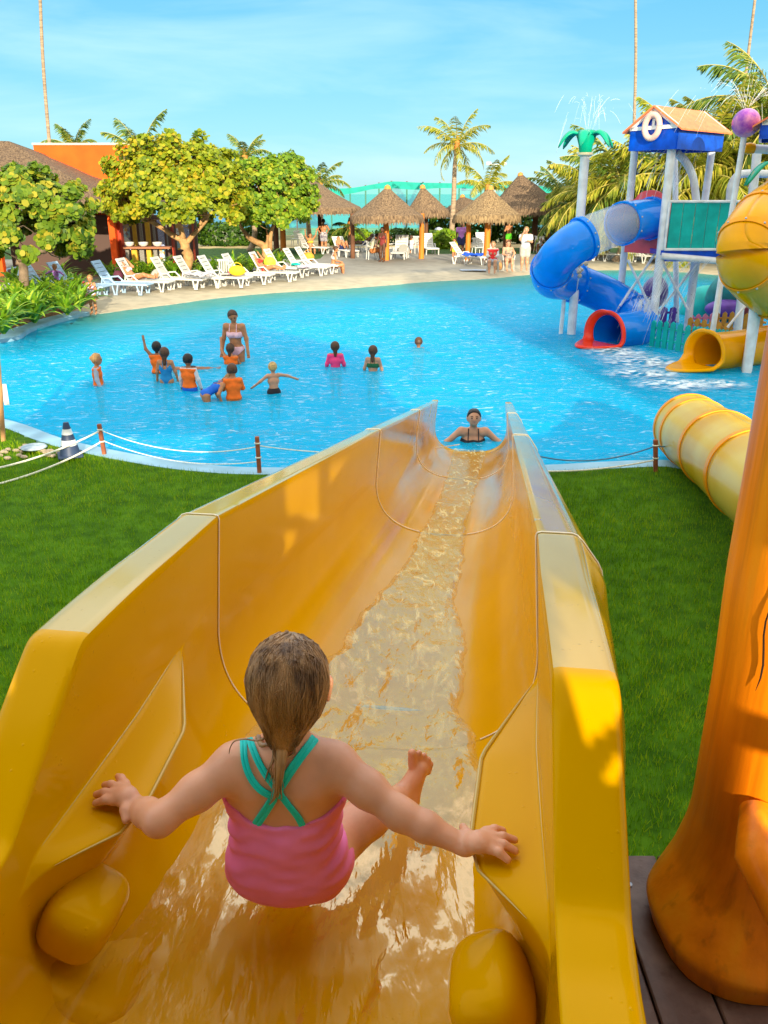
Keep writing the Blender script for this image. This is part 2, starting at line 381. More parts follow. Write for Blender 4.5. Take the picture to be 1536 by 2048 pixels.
# ================================================================ SETTING
near_px = [(0, 845), (120, 885), (200, 905), (330, 930), (430, 942), (520, 946), (700, 946), (900, 944), (1090, 941), (1200, 935), (1320, 931), (1400, 940)]
far_px = [(1070, 549), (960, 559), (870, 563), (700, 577), (500, 590), (330, 611), (230, 624), (178, 631)]
P2 = lambda L_, z=0: [tuple(atz(x, y, z)[:2]) for x, y in L_]
wallA = [(-13.5, 16.6), (-11.5, 15.2), (-8.6, 13.6)] + P2(near_px) + [(5.2, 9.6), (7.5, 10.2), (11, 12.5), (14, 17), (15.5, 22)]
beach = [(16, 27), (15.5, 33), (12.5, 38), (9, 38.2)] + P2(far_px)
wallB = P2([(120, 645), (60, 665), (0, 686)]) + [(-11.5, 18.6), (-13.3, 17.8)]
ctrl = wallA + beach + wallB
nA, nB = len(wallA), len(beach)
cc = crom([(x, y, 0) for x, y in ctrl + [ctrl[0]]], 6)[:-1, :2]
isb = np.array([nA - .5 <= i / 6 <= nA + nB - 1.2 for i in range(len(cc))])
def sdist(X, Y):
    """signed distance to the shore (inside negative) and distance to the beach part"""
    P = np.stack([X, Y], -1).reshape(-1, 2); A = cc; B = np.roll(cc, -1, 0); best = np.full(len(P), 1e9); bb = np.full(len(P), 1e9); ins = np.zeros(len(P), bool)
    for i in range(len(A)):
        a, b = A[i], B[i]; ab = b - a; t = np.clip(((P - a) @ ab) / (ab @ ab + 1e-12), 0, 1)
        d = np.hypot(*(P - a - t[:, None] * ab).T); best = np.minimum(best, d)
        if isb[i]: bb = np.minimum(bb, d)
        with np.errstate(divide='ignore', invalid='ignore'):
            cr_ = ((a[1] > P[:, 1]) != (b[1] > P[:, 1])) & (P[:, 0] < (b[0] - a[0]) * (P[:, 1] - a[1]) / (b[1] - a[1] + 1e-15) + a[0])
        ins ^= cr_
    return (np.where(ins, -best, best)).reshape(X.shape), bb.reshape(X.shape)

step = .25
gx = np.arange(-24, 24.01, step); gy = np.arange(-8, 62.01, step)
GX, GY = np.meshgrid(gx, gy, indexing='ij'); SDm, BD = sdist(GX, GY)
def deckline(x): return 31.7 + (x + 13.6) * (43 - 31.7) / 10.3
Z = np.where(SDm < 0, -np.minimum(.75, .10 * BD), 0)
outb = np.minimum(.12, .05 * BD)
isdeck = (((GX > -9.2) & (GY > 23)) | ((GX > -14.5) & (GY > 26.8))) & ~((GX < -3.3) & (GY > deckline(GX)))
isdeck |= (GX > 15) & (GY > 24)
Z = np.where((SDm >= 0) & isdeck, outb, Z)
soil = (SDm >= 0) & ~isdeck & (GY > 15.5) & (GX < 0)
Z = np.where(soil, .10 + .25 * np.clip((SDm - .3) / 3, 0, 1) * (GY < 30) + .05 * fbm(np.stack([GX, GY, 0 * GX], -1) * 1.3) * (SDm > .5), Z)
nearlawn = (SDm >= 0) & (GY < 26) & ~soil & ~isdeck
Z = np.where(nearlawn, .07 + .03 * fbm(np.stack([GX, GY, 0 * GX], -1) * .5) * np.clip(SDm, 0, 1), Z)
nx, ny = GX.shape
I = np.arange(nx * ny).reshape(nx, ny)
Q = np.stack([I[:-1, :-1], I[1:, :-1], I[1:, 1:], I[:-1, 1:]], -1).reshape(-1, 4)
cxm = (GX[:-1, :-1] + step / 2).ravel(); cym = (GY[:-1, :-1] + step / 2).ravel()
sdm = SDm.ravel()[Q].mean(1); bdm = BD.ravel()[Q].mean(1)
deckm = isdeck.ravel()[Q].mean(1) > .5; soilm = soil.ravel()[Q].mean(1) >= .5
pool_m = sdm < .05
rearlawn = ~pool_m & ~deckm & (cym > 44) & (cxm < -2.6)
sand_m = ~pool_m & (cym > 53) & (cxm > -24)
glawn = ~pool_m & (cym > 47.5) & (cym < 53) & (cxm > 2.2) & (cxm < 30)
cls = np.where(pool_m, 0, np.where(sand_m, 4, np.where(rearlawn | glawn, 5, np.where(deckm | (cym > 38), 1, np.where(soilm, 2, 3)))))

def attr_mat(name, build):
    m = bpy.data.materials.new(name); m.use_nodes = True; build(m.node_tree, m.node_tree.nodes['Principled BSDF']); MATS[name] = m; return m
def ramp(t, src, stops):
    c = t.nodes.new('ShaderNodeValToRGB'); e = c.color_ramp.elements
    e[0].position = stops[0][0]; e[0].color = (*stops[0][1], 1); e[1].position = stops[-1][0]; e[1].color = (*stops[-1][1], 1)
    for p, co_ in stops[1:-1]: k = e.new(p); k.color = (*co_, 1)
    t.links.new(src, c.inputs[0]); return c.outputs[0]
def noise(t, sc, det=4, st=None, coord='Object'):
    co = t.nodes.new('ShaderNodeTexCoord'); v = co.outputs[coord]
    if st: mpn = t.nodes.new('ShaderNodeMapping'); mpn.inputs['Scale'].default_value = st; t.links.new(v, mpn.inputs[0]); v = mpn.outputs[0]
    n = t.nodes.new('ShaderNodeTexNoise'); n.inputs['Scale'].default_value = sc; n.inputs['Detail'].default_value = det; t.links.new(v, n.inputs['Vector']); return n.outputs['Fac']
def math_(t, op, a, b_=None, clamp=False):
    n = t.nodes.new('ShaderNodeMath'); n.operation = op; n.use_clamp = clamp
    for i, x in enumerate((a, b_)):
        if x is None: continue
        if isinstance(x, (int, float)): n.inputs[i].default_value = x
        else: t.links.new(x, n.inputs[i])
    return n.outputs[0]
def bumpn(t, b, src, st=.3, d=.02):
    bn = t.nodes.new('ShaderNodeBump'); bn.inputs['Strength'].default_value = st; bn.inputs['Distance'].default_value = d; t.links.new(src, bn.inputs['Height']); t.links.new(bn.outputs[0], b.inputs['Normal'])
def m_poolfloor(t, b):
    a = t.nodes.new('ShaderNodeAttribute'); a.attribute_name = 'shore'
    f = math_(t, 'ADD', a.outputs['Fac'], math_(t, 'MULTIPLY', math_(t, 'SUBTRACT', noise(t, .8), .5), .10))
    c = ramp(t, f, [(0.0, (.58, .50, .34)), (.07, (.50, .52, .42)), (.22, (.16, .52, .60)), (.5, (.012, .46, .66)), (1.0, (.0, .40, .66))])
    t.links.new(c, b.inputs['Base Color']); b.inputs['Roughness'].default_value = .7
def m_deck(t, b):
    a = t.nodes.new('ShaderNodeAttribute'); a.attribute_name = 'shore'
    f = math_(t, 'ADD', a.outputs['Fac'], math_(t, 'MULTIPLY', math_(t, 'SUBTRACT', noise(t, .5, 6), .5), .35))
    c = ramp(t, f, [(0.0, (.56, .48, .33)), (.3, (.46, .41, .30)), (.42, (.33, .31, .255)), (1.0, (.27, .255, .215))])
    mxn = t.nodes.new('ShaderNodeMix'); mxn.data_type = 'RGBA'; mxn.blend_type = 'MULTIPLY'; mxn.inputs['Factor'].default_value = .8
    t.links.new(c, mxn.inputs['A']); t.links.new(ramp(t, noise(t, 2.5, 8), [(.3, (.72, .72, .72)), (.6, (1, 1, 1))]), mxn.inputs['B'])
    t.links.new(mxn.outputs['Result'], b.inputs['Base Color']); b.inputs['Roughness'].default_value = .75; bumpn(t, b, noise(t, 60), .2, .01)
def m_soil(t, b):
    c = ramp(t, noise(t, 5, 8), [(.3, (.05, .022, .01)), (.5, (.22, .10, .04)), (.7, (.42, .24, .11))]); t.links.new(c, b.inputs['Base Color']); b.inputs['Roughness'].default_value = .95; bumpn(t, b, noise(t, 30, 8), 1, .05)
def m_lawn(t, b):
    c = ramp(t, noise(t, 6, 10), [(.35, (.03, .09, .002)), (.65, (.07, .17, .004))]); t.links.new(c, b.inputs['Base Color']); b.inputs['Roughness'].default_value = .9; b.inputs['Specular IOR Level'].default_value = .1
def m_sand(t, b):
    c = ramp(t, noise(t, .4, 8), [(.35, (.42, .32, .14)), (.65, (.58, .47, .26))]); t.links.new(c, b.inputs['Base Color']); b.inputs['Roughness'].default_value = .95
names = [('pool_floor', attr_mat('pool_paint', m_poolfloor)), ('pool_deck', attr_mat('deck_concrete', m_deck)), ('planting_soil', attr_mat('soil', m_soil)),
         ('lawn', attr_mat('lawn_ground', m_lawn)), ('beach_sand', attr_mat('sand', m_sand)), ('rear_lawn', mat('rear_grass', (.045, .11, .012), .9, .5, 8, 1, 60))]
ZV = np.stack([GX, GY, Z], -1).reshape(-1, 3); shoreA = np.where(SDm < 0, np.clip(BD / 9, 0, 1), np.clip(BD / 7, 0, 1)).ravel()
for ci_, (nm, mt) in enumerate(names):
    q = Q[cls == ci_]
    if not len(q): continue
    used, inv = np.unique(q, return_inverse=True)
    o = struct(mkobj(nm, ZV[used], inv.reshape(-1, 4), mt, ang=0))
    at = o.data.attributes.new('shore', 'FLOAT', 'POINT'); at.data.foreach_set('value', shoreA[used].astype(np.float32))
# far ground ring
g = MB(); fx = [-3000, -200, -24, 24, 200, 3000]; fy = [-3000, -60, -8, 62, 105, 125]
def gz(y): return -3.0 if y > 110 else (-.6 if y > 100 else 0.0)
Vg = [(x, y, gz(y)) for y in fy for x in fx]; Fg = []
for j in range(5):
    for i in range(5):
        if i == 2 and j == 2: continue
        Fg.append((j * 6 + i, j * 6 + i + 1, (j + 1) * 6 + i + 1, (j + 1) * 6 + i))
g.add(Vg, Fg); struct(g.build('ground', mat('far_ground', (.16, .17, .06), .95, .4, .3), smooth=False))
def m_sea(t, b):
    b.inputs['Base Color'].default_value = (.005, .16, .24, 1); b.inputs['Roughness'].default_value = .28; bumpn(t, b, noise(t, .5, 5, (1, .4, 1)), .5, .4)
g = MB(); g.add([(-9000, 104, -1.1), (9000, 104, -1.1), (9000, 14000, -1.1), (-9000, 14000, -1.1)], [(0, 1, 2, 3)]); struct(g.build('sea', attr_mat('sea_water', m_sea), smooth=False))
# pool water surface with real ripples
wx = np.arange(-14, 17, .11); wy = np.arange(9, 39, .085)
WX, WY = np.meshgrid(wx, wy, indexing='ij'); WS, WB = sdist(WX, WY)
P3 = np.stack([WX, WY, 0 * WX], -1)
H = .030 * fbm(P3 * np.array([.9, 1.9, 1]), 3) + .014 * fbm(P3 * np.array([3.1, 5.2, 1]) + 9, 2)
H *= np.clip(WB / 2.5, .12, 1)
for (sx, sy, sa) in ((4.9, 18.2, 1), (8.6, 15.6, 1), (1.3, 11.4, .5)):      # churned by the slide outlets
    rr = np.hypot(WX - sx, WY - sy); H += sa * .022 * np.exp(-(rr / 1.6) ** 2) * fbm(P3 * 4.2 + 5, 3)
nx, ny = WX.shape; I = np.arange(nx * ny).reshape(nx, ny)
Q2 = np.stack([I[:-1, :-1], I[1:, :-1], I[1:, 1:], I[:-1, 1:]], -1).reshape(-1, 4)
q = Q2[WS.ravel()[Q2].max(1) < .22]; used, inv = np.unique(q, return_inverse=True)
WM = watermat('pool_water', tint=(.38, .90, 1.0), rough=.04, bumps=((1.6, .55), (5, .4), (17, .13)), dist=.26, stretch=(1, 2.1, 1), milky=.50, mcol=(.0, .56, .96), foam=(4.2, .575, .65, .34, (1, 2.6, 1)), boost=.62, mattr='deep')  # the foam flecks here are painted sparkle on the ripples
wo = struct(mkobj('pool_water', np.stack([WX, WY, H], -1).reshape(-1, 3)[used], inv.reshape(-1, 4), WM, ang=0))
at = wo.data.attributes.new('deep', 'FLOAT', 'POINT'); at.data.foreach_set('value', np.clip((WB.ravel()[used] - .8) / 6, .04, 1).astype(np.float32))
# coping
def strip_path(pts, w0, w1, zt, zb, name, m):
    P = np.array(pts); T = np.gradient(P, axis=0); T /= np.linalg.norm(T, axis=1)[:, None]; N = np.stack([T[:, 1], -T[:, 0]], 1)
    prof = [(-.03 + w0, zb), (w0 - .03, zt - .025), (w0, zt), (w1, zt), (w1 + .01, zb)]
    G = np.stack([np.concatenate([P + N * a, np.full((len(P), 1), z)], 1) for a, z in prof], 1)
    b = MB(); b.grid(G); return b.build(name, m, ang=30)
CM = mat('coping_paint', (.26, .46, .60), .6, .12, 3, .15, 40)
ia = nA * 6 - 6; struct(strip_path(cc[:ia + 1], 0, .27, .075, -.8, 'pool_coping', CM))
ib = (nA + nB - 1) * 6; struct(strip_path(np.vstack([cc[ib:], cc[:1]]), 0, .42, .11, -.8, 'pool_coping', CM))
# sea grass blades of the lawn (one mass)
def blades(n, x0, x1, y0, y1, h, wd, dens=None, keep=None):
    x = rng.uniform(x0, x1, n); y = rng.uniform(y0, y1, n)
    if keep is not None: k = keep(x, y); x, y = x[k], y[k]
    n = len(x); ph = rng.uniform(0, 2 * math.pi, n); hh = h * rng.uniform(.5, 1.25, n) * (1 + .35 * fbm(np.stack([x, y, 0 * x], -1) * 2.2, 3)); ww = wd * rng.uniform(.7, 1.3, n)
    ln = rng.uniform(.1, .75, n) * hh; d = rng.uniform(0, 2 * math.pi, n)
    b = np.stack([x, y, np.full(n, .055)], 1); a = np.stack([np.cos(ph), np.sin(ph), 0 * x], 1) * ww[:, None] / 2
    tip = b + np.stack([np.cos(d) * ln, np.sin(d) * ln, hh + .02], 1)
    return np.stack([b - a, b + a, tip], 1)
def keepf(x, y):
    s, _ = sdist(x, y); vis = (np.abs(x) < .52 * y + 1.0) & (s > .29)
    return vis & ~((x > .1) & (x < 2.4) & (y < 2.0)) & (rng.random(len(x)) < np.clip(5.5 / y, .35, 1.2)) & ~(np.hypot((x + 4.6) / .45, (y - 10.95) / .35) < 1)
Bl = np.concatenate([blades(470000, -8.5, 6.5, 2.6, 13.8, .050, .0065, keep=keepf)])
gm = leafmat('grass_blade', (.07, .20, .002), (.18, .37, .004), (.42, .52, .014), vs=.7, tr=.35, rough=.8, spec=.1)
go = fastmesh('grass', Bl, 3, gm); tag(go, 'short green grass covering the lawn by the pool', 'grass', kind='stuff')
print('blades', len(Bl))
# ================================================================ FOREGROUND SLIDE
S0 = np.array([-.323, 0.0]); YAW = math.atan2(.139, .990)
SF = np.array([math.sin(YAW), math.cos(YAW)]); SR = np.array([math.cos(YAW), -math.sin(YAW)])
def sw(u, t, z):                 # slide frame (across, along, up) -> world
    p = S0 + SF * t + SR * u; return (p[0], p[1], z)
def floorz(t):
    t = np.asarray(t, float)
    z = 1.62 - .184 * (t - 2.11)
    near = 1.80 - .05 * np.clip(t - .3, 0, 9)
    k = .05; h = np.clip(.5 + .5 * (near - z) / k, 0, 1)      # smooth min of near/flat and the chute
    z = near * (1 - h) + z * h - k * h * (1 - h)
    zf = .12 + .25 * np.clip(10.6 - t, 0, 9) * .35            # run-out levels off
    return np.maximum(z, np.where(t > 9, zf, -9))
gel = bpy.data.materials.new('yellow_gelcoat'); gel.use_nodes = True
def m_gel(m, c0, c1, c2, rough=.14, coat=0.0):
    t = m.node_tree; b = t.nodes['Principled BSDF']
    c = ramp(t, noise(t, 2.2, 6, (1, .35, 1)), [(.3, c0), (.5, c1), (.75, c2)]); t.links.new(c, b.inputs['Base Color'])
    rr = ramp(t, noise(t, 7, 7, (1, .3, .6)), [(.35, (rough * .75,) * 3), (.7, (rough * 1.35,) * 3)]); t.links.new(rr, b.inputs['Roughness'])
    b.inputs['Coat Weight'].default_value = coat; b.inputs['Coat Roughness'].default_value = .08; b.inputs['Specular IOR Level'].default_value = .42; b.inputs['IOR'].default_value = 1.33; b.inputs['Specular Tint'].default_value = (1, .62, .10, 1)
    vo = t.nodes.new('ShaderNodeTexVoronoi'); vo.inputs['Scale'].default_value = 85; co = t.nodes.new('ShaderNodeTexCoord'); t.links.new(co.outputs['Object'], vo.inputs['Vector'])
    dr = t.nodes.new('ShaderNodeMapRange'); dr.inputs['From Min'].default_value = .0; dr.inputs['From Max'].default_value = .28; dr.inputs['To Min'].default_value = 1; dr.inputs['To Max'].default_value = 0; t.links.new(vo.outputs['Distance'], dr.inputs['Value'])
    msk = math_(t, 'GREATER_THAN', noise(t, 9, 3), .56)
    sel = math_(t, 'MULTIPLY', dr.outputs[0], msk)
    sep = t.nodes.new('ShaderNodeSeparateColor'); t.links.new(vo.outputs['Color'], sep.inputs[0]); sel = math_(t, 'MULTIPLY', sel, math_(t, 'GREATER_THAN', sep.outputs[0], .72))
    hgt = math_(t, 'ADD', math_(t, 'MULTIPLY', sel, .35), math_(t, 'MULTIPLY', noise(t, 5, 4), .30))
    bumpn(t, b, hgt, .30, .010)
m_gel(gel, (.63, .315, .0), (.69, .355, .0), (.76, .40, .0)); MATS['gel'] = gel
gel_glare = bpy.data.materials.new('sky_glare_gelcoat'); gel_glare.use_nodes = True  # paler lip colour, with the glare of the sky painted in
m_gel(gel_glare, (.50, .32, .03), (.58, .40, .07), (.60, .47, .16), .16, .5)
gel_glare.node_tree.nodes['Principled BSDF'].inputs['IOR'].default_value = 1.5; gel_glare.node_tree.nodes['Principled BSDF'].inputs['Specular Tint'].default_value = (1, 1, 1, 1)

TS = np.unique(np.concatenate([np.arange(-.5, 2.3, .012), np.arange(2.3, 10.11, .05)]))
def top_z(t):
    ks = [(-.6, .40), (.93, .40), (1.03, .42), (1.33, .665), (2.11, .74), (5, .72), (10.1, .655)]
    return floorz(t) + np.interp(t, [k[0] for k in ks], [k[1] for k in ks])
def hw(t): return np.interp(t, [-.6, 1.0, 1.3, 1.8, 2.11, 4, 10.1], [.44, .445, .44, .435, .44, .43, .41])
def shelf_w(t): return np.interp(t, [1.04, 1.17, 1.24, 1.48, 1.80], [0, .115, .13, .115, 0])
def profile(t):
    """half profile from the skirt over the lip, down the wall to the centre line: (u, z)"""
    fz = float(floorz(t)); tz = float(top_z(t)); h = float(hw(t)); w_ = float(shelf_w(t)); lip = float(np.interp(t, [1, 1.3, 2.2, 10], [.115, .115, .105, .075]))
    zs = min(float(np.interp(t, [.9, 1.1, 1.8], [2.10, 2.115, 2.12])), tz - .10) if t < 2.3 else tz - .3
    sk = float(np.interp(t, [1.2, 2.0, 10], [.012, .075, .06])); seg = [(h + lip + sk + .01, tz - .26), (h + lip + sk, tz - .10), (h + lip, tz), (h, tz)]
    ext = .03 if t > 2.0 else .03 * max(0, (t - 1.5) / .5)
    zs2 = zs; rz0 = .36 if t > 1.8 else float(np.interp(t, [1.0, 1.8], [.20, .36]))
    us_ = h + ext * (tz - zs2) / max(.05, tz - (fz + rz0))
    seg += [(us_, zs2 + (.004 if w_ > .004 else 0)), (us_ - w_, zs2 - (.012 if w_ > .004 else .004))]
    hl = h + .025 - w_ * .62; rz = .36 if t > 1.8 else float(np.interp(t, [1.0, 1.8], [.20, .36])); rz = min(rz, zs2 - fz - .05)
    seg += [(hl if w_ > .004 else h + ext, fz + rz)]
    cnt = [5, 5, 8, 22, 14, 12]
    pts = []
    for (a, b, n) in zip(seg[:-1], seg[1:], cnt):
        for i in range(n): pts.append((a[0] + (b[0] - a[0]) * i / n, a[1] + (b[1] - a[1]) * i / n))
    H0 = seg[-1][0]; n_ = 2.5
    for i in range(41):
        a = math.pi / 2 * (1 - i / 40)
        u = H0 * math.sin(a) ** (2 / n_); z = fz + rz * (1 - math.cos(a) ** (2 / n_))
        pts.append((u, z))
    return np.array(pts)
PR = np.array([profile(t) for t in TS])           # (T, N, 2)
def smooth_ax(A, axis, k):
    A = A.copy()
    for _ in range(k):
        B = A.copy(); sl0 = [slice(None)] * 3; slm = [slice(None)] * 3; slp = [slice(None)] * 3
        sl0[axis] = slice(1, -1); slm[axis] = slice(0, -2); slp[axis] = slice(2, None)
        B[tuple(sl0)] = .5 * A[tuple(sl0)] + .25 * (A[tuple(slm)] + A[tuple(slp)]); A = B
    return A
PR = smooth_ax(PR, 1, 1)
ni = np.searchsorted(TS, 2.2); PR[:ni] = smooth_ax(PR[:ni], 0, 2)
def side(sgn):
    G = np.zeros((len(TS), PR.shape[1], 3))
    for i, t in enumerate(TS):
        p = PR[i]; G[i, :, 0] = S0[0] + SF[0] * t + SR[0] * p[:, 0] * sgn; G[i, :, 1] = S0[1] + SF[1] * t + SR[1] * p[:, 0] * sgn; G[i, :, 2] = p[:, 1]
    return G
GL, GR = side(-1), side(1)[:, ::-1][:, 1:]
GS = np.concatenate([GL, GR], 1)
# moulded knee bumps and the soft hip ridge in the start tub, pushed out of the same skin
Nn = np.cross(np.gradient(GS, axis=0), np.gradient(GS, axis=1)); Nn /= np.linalg.norm(Nn, axis=2)[:, :, None] + 1e-9
flip = -1 if Nn[40, GS.shape[1] // 2, 2] < 0 else 1; Nn *= flip
def bump_at(c, r, h, pw=2.6, ax=None):
    global GS
    d = GS - np.array(c); ax_ = np.array(ax if ax is not None else [SF[0], SF[1], 0.]); ax_ /= np.linalg.norm(ax_)
    a = (d @ ax_) / r[0]; q = np.linalg.norm(d - (d @ ax_)[..., None] * ax_, axis=2) / r[1]
    e = (np.abs(a) ** pw + np.abs(q) ** pw) ** (1 / pw)
    k = np.clip((1.30 - e) / .55, 0, 1); k = k * k * (3 - 2 * k)
    return k[..., None] * h
BL = np.array(atd(160, 1850, 1.56)); BRt = np.array(atd(990, 1960, 1.41))
dispL = bump_at(BL, (.085, .085), .085); dispR = bump_at(BRt, (.085, .085), .085)
dirL = np.array([SR[0] * .75, SR[1] * .75, .66]); dirR = np.array([-SR[0] * .75, -SR[1] * .75, .66])

seams = [2.11, 5.15, 7.75]
slide = thing('open_water_slide', 'big glossy yellow open water slide running from the platform down into the pool', 'water slide', sw(0, 5, 0))
cuts = [TS[0]] + seams + [TS[-1]]
for i in range(4):
    a, b = np.searchsorted(TS, cuts[i]), np.searchsorted(TS, cuts[i + 1]); m = MB(); m.grid(GS[a:b + 1], flip=(flip < 0))
    o = m.build('start_tub' if i == 0 else 'chute_section', gel, slide, world=True, ang=50)
    o.data.materials.append(gel_glare); nc = GS.shape[1] - 1; fk = np.arange(len(o.data.polygons)); jj = fk % nc; tt2 = TS[a + fk // nc]; Nn2 = PR.shape[1]
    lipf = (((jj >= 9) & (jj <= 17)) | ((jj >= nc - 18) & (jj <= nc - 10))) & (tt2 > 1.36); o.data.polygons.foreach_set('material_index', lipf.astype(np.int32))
    sm = o.modifiers.new('t', 'SOLIDIFY'); sm.thickness = .014; sm.offset = -1
def superell(name, c, r, e, rot, m_, par, n=40):
    a = np.linspace(0, 2 * math.pi, n + 1)[:-1]; b = np.linspace(-math.pi / 2, math.pi / 2, n // 2 + 1); f = lambda x, p: np.sign(x) * np.abs(x) ** p
    G = np.stack([np.stack([r[0] * f(np.cos(q), e) * f(np.cos(np.append(a, a[0])), e), r[1] * f(np.cos(q), e) * f(np.sin(np.append(a, a[0])), e), np.full(n + 1, r[2] * f(np.sin(q), e))], -1) for q in b])
    G = G @ np.array(rot).T + np.array(c); k = MB(); k.grid(G); return k.build(name, m_, par, world=True, ang=0)
Rs_ = Matrix.Rotation(-YAW, 3, 'Z')
superell('knee_bump', atd(168, 1822, 1.53), (.066, .082, .064), .62, Rs_ @ Matrix.Rotation(R(28), 3, 'Y'), gel, slide)
superell('knee_bump', atd(985, 1985, 1.40), (.066, .095, .070), .62, Rs_ @ Matrix.Rotation(R(-28), 3, 'Y'), gel, slide)
superell('hip_ridge', atd(205, 1905, 1.60), (.11, .15, .035), .75, Rs_ @ Matrix.Rotation(R(30), 3, 'Y'), gel, slide)
EL = np.array([(.5, -.42), (1.5, -.42), (1.75, -.38), (2.0, -.36), (2.4, -.31), (2.9, -.25), (3.3, -.235), (3.9, -.20), (4.4, -.15), (5.0, -.16), (6.2, -.13), (8, -.15), (10.2, -.20)])
ER = np.array([(.5, .42), (1.5, .42), (1.75, .37), (2.0, .33), (2.4, .24), (2.9, .25), (3.3, .20), (3.9, .15), (4.4, .17), (5.0, .15), (6.2, .15), (8, .17), (10.2, .20)])
caulk = mat('seam_caulk', (.95, .92, .80), .5)
for s in seams:
    i = np.searchsorted(TS, s); P = GS[i] + Nn[i] * .003; uu_ = (P[:, :2] - (S0 + SF * s)) @ SR; lim = np.interp(s, ER[:, 0], ER[:, 1]) + .01
    for sel_ in (uu_ < -lim, uu_ > lim):
        m = MB(); m.tube((P - Nn[i] * .0012)[sel_], .0022 if s < 3 else .0038, 6); m.build('seam', caulk, slide, world=True)
# water running in the slide
tw = np.concatenate([np.arange(.55, 3.5, .010), np.arange(3.5, 10.16, .022)]); us = np.linspace(-1, 1, 84)
WG = np.zeros((len(tw), len(us), 3))
for i, t in enumerate(tw):
    l = np.interp(t, EL[:, 0], EL[:, 1]) + .014 * vnoise(np.array([t * 6, 3.1, 0])) + .004 * vnoise(np.array([t * 33, 3.1, 0])); r = np.interp(t, ER[:, 0], ER[:, 1]) + .014 * vnoise(np.array([t * 6, 8.1, 0])) + .004 * vnoise(np.array([t * 33, 7.1, 0]))
    u = l + (r - l) * (us + 1) / 2; j = min(max(np.searchsorted(TS, t), 1), len(TS) - 1); pr = PR[j]
    o_ = np.argsort(pr[-41:, 0]); fzv = np.interp(np.abs(u), pr[-41:, 0][o_], pr[-41:, 1][o_]) + (float(floorz(t)) - float(floorz(TS[j])))
    depth = np.interp(t, [.5, 1.5, 1.9, 2.3, 4, 10], [.095, .095, .060, .032, .018, .014])
    edge = np.clip((1 - np.abs(us)) / .16, 0, 1) ** .5
    lvl = np.interp(t, [1.5, 2.3], [1, 0]); flat = np.maximum(fzv + .003, float(floorz(t)) + depth)
    z = (fzv + depth * edge) * (1 - lvl) + lvl * (float(floorz(t)) + depth)
    amp = np.interp(t, [.5, 1.3, 2.2, 4, 10], [.010, .012, .006, .004, .004])
    q = np.stack([u * 17, np.full_like(u, t * 5.5), np.zeros_like(u)], -1); z = z + amp * fbm(q, 4) * edge
    for k, uu in enumerate(u): WG[i, k] = sw(uu, t, z[k])
m = MB(); m.grid(WG)
WSM = watermat('slide_water', tint=(.97, .96, .92), rough=.03, bumps=((10, .7), (28, .28), (90, .06)), dist=.014, stretch=(1, .28, 1), gcol=(1, .90, .64), dis=.35, milky=.12, mcol=(.90, .62, .05), foam=(17, .51, .64, .55, (1, .16, 1)), boost=.28, mattr='foamy', fcol=(.96, .86, .45))
so_ = m.build('flowing_water', WSM, None, ang=0); at = so_.data.attributes.new('foamy', 'FLOAT', 'POINT'); at.data.foreach_set('value', np.repeat(np.interp(tw, [.5, 1.5, 2.4, 3.5, 10], [.12, .22, .7, 1, 1]), len(us)).astype(np.float32)); tag(so_, 'clear shallow water streaming down the yellow slide', 'water', kind='stuff')
# steel stand under the chute
stl = mat('galvanised', (.45, .46, .46), .45, .1, 20)
for sgn in (-1, 1):                  # pale beads painted in as sky glints along the hand rest edges
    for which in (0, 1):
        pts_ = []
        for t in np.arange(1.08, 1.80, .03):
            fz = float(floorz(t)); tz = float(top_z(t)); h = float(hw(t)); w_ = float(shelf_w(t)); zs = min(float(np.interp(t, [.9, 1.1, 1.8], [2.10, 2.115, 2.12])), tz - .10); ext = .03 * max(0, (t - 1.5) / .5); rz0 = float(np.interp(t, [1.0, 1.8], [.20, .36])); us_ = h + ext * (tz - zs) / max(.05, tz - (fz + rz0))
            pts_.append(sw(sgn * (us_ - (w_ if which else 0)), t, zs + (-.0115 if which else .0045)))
        m = MB(); m.tube(pts_, .0004 + .0042 * np.clip(np.sin(np.linspace(0, math.pi, len(pts_))), 0, 1) ** .6, 8); m.build('edge_glint', gel_glare, slide, world=True)
for t in (2.4, 5.2, 7.8):
    stand = MB(); z = float(floorz(t)) - .03
    a, b = sw(-.25, t, z), sw(.25, t, z); stand.tube([a, b], .035, 8)
    for u in (-.22, .22): stand.tube([sw(u, t, z), sw(u * 1.5, t, -.02 if t < 9 else -.6)], .04, 8)
    stand.build('steel_stand', stl, slide, world=True)
# ================================================================ THE GIRL ON THE SLIDE
SKIN = {}
def skin(name, c, sss=.12, rough=.45):
    m = mat('skin_' + name, c, rough, .12, 9, .08, 120, sss=sss, bdist=.004); SKIN[name] = m; return m
skin('girl', (.74, .38, .24), .2, .36); skin('fair', (.52, .27, .165)); skin('tan', (.46, .20, .09)); skin('brown', (.27, .115, .055)); skin('dark', (.10, .045, .025))
A3 = lambda x, y, k: np.array(atd(x, y, k))
g_neck = A3(572, 1482, 1.50); g_head = A3(576, 1366, 1.475)
g_pelv = A3(578, 1714, 1.64); g_waist = A3(572, 1650, 1.60); g_chest = A3(568, 1575, 1.56)
gsL, gsR = A3(468, 1530, 1.515), A3(672, 1530, 1.525)
geL, gwL = A3(318, 1640, 1.475), A3(262, 1606, 1.575)
geR, gwR = A3(800, 1628, 1.485), A3(930, 1692, 1.463)
up_ = (g_neck - g_pelv); up_ /= np.linalg.norm(up_)
rt = np.array([1., 0, 0]); rt -= up_ * (rt @ up_); rt /= np.linalg.norm(rt); fw_ = np.cross(up_, rt)   # forward, away from the camera
B_ = lambda o, a, b, c: o + rt * a + fw_ * b + up_ * c
P = []
sqf = (fw_, .66)
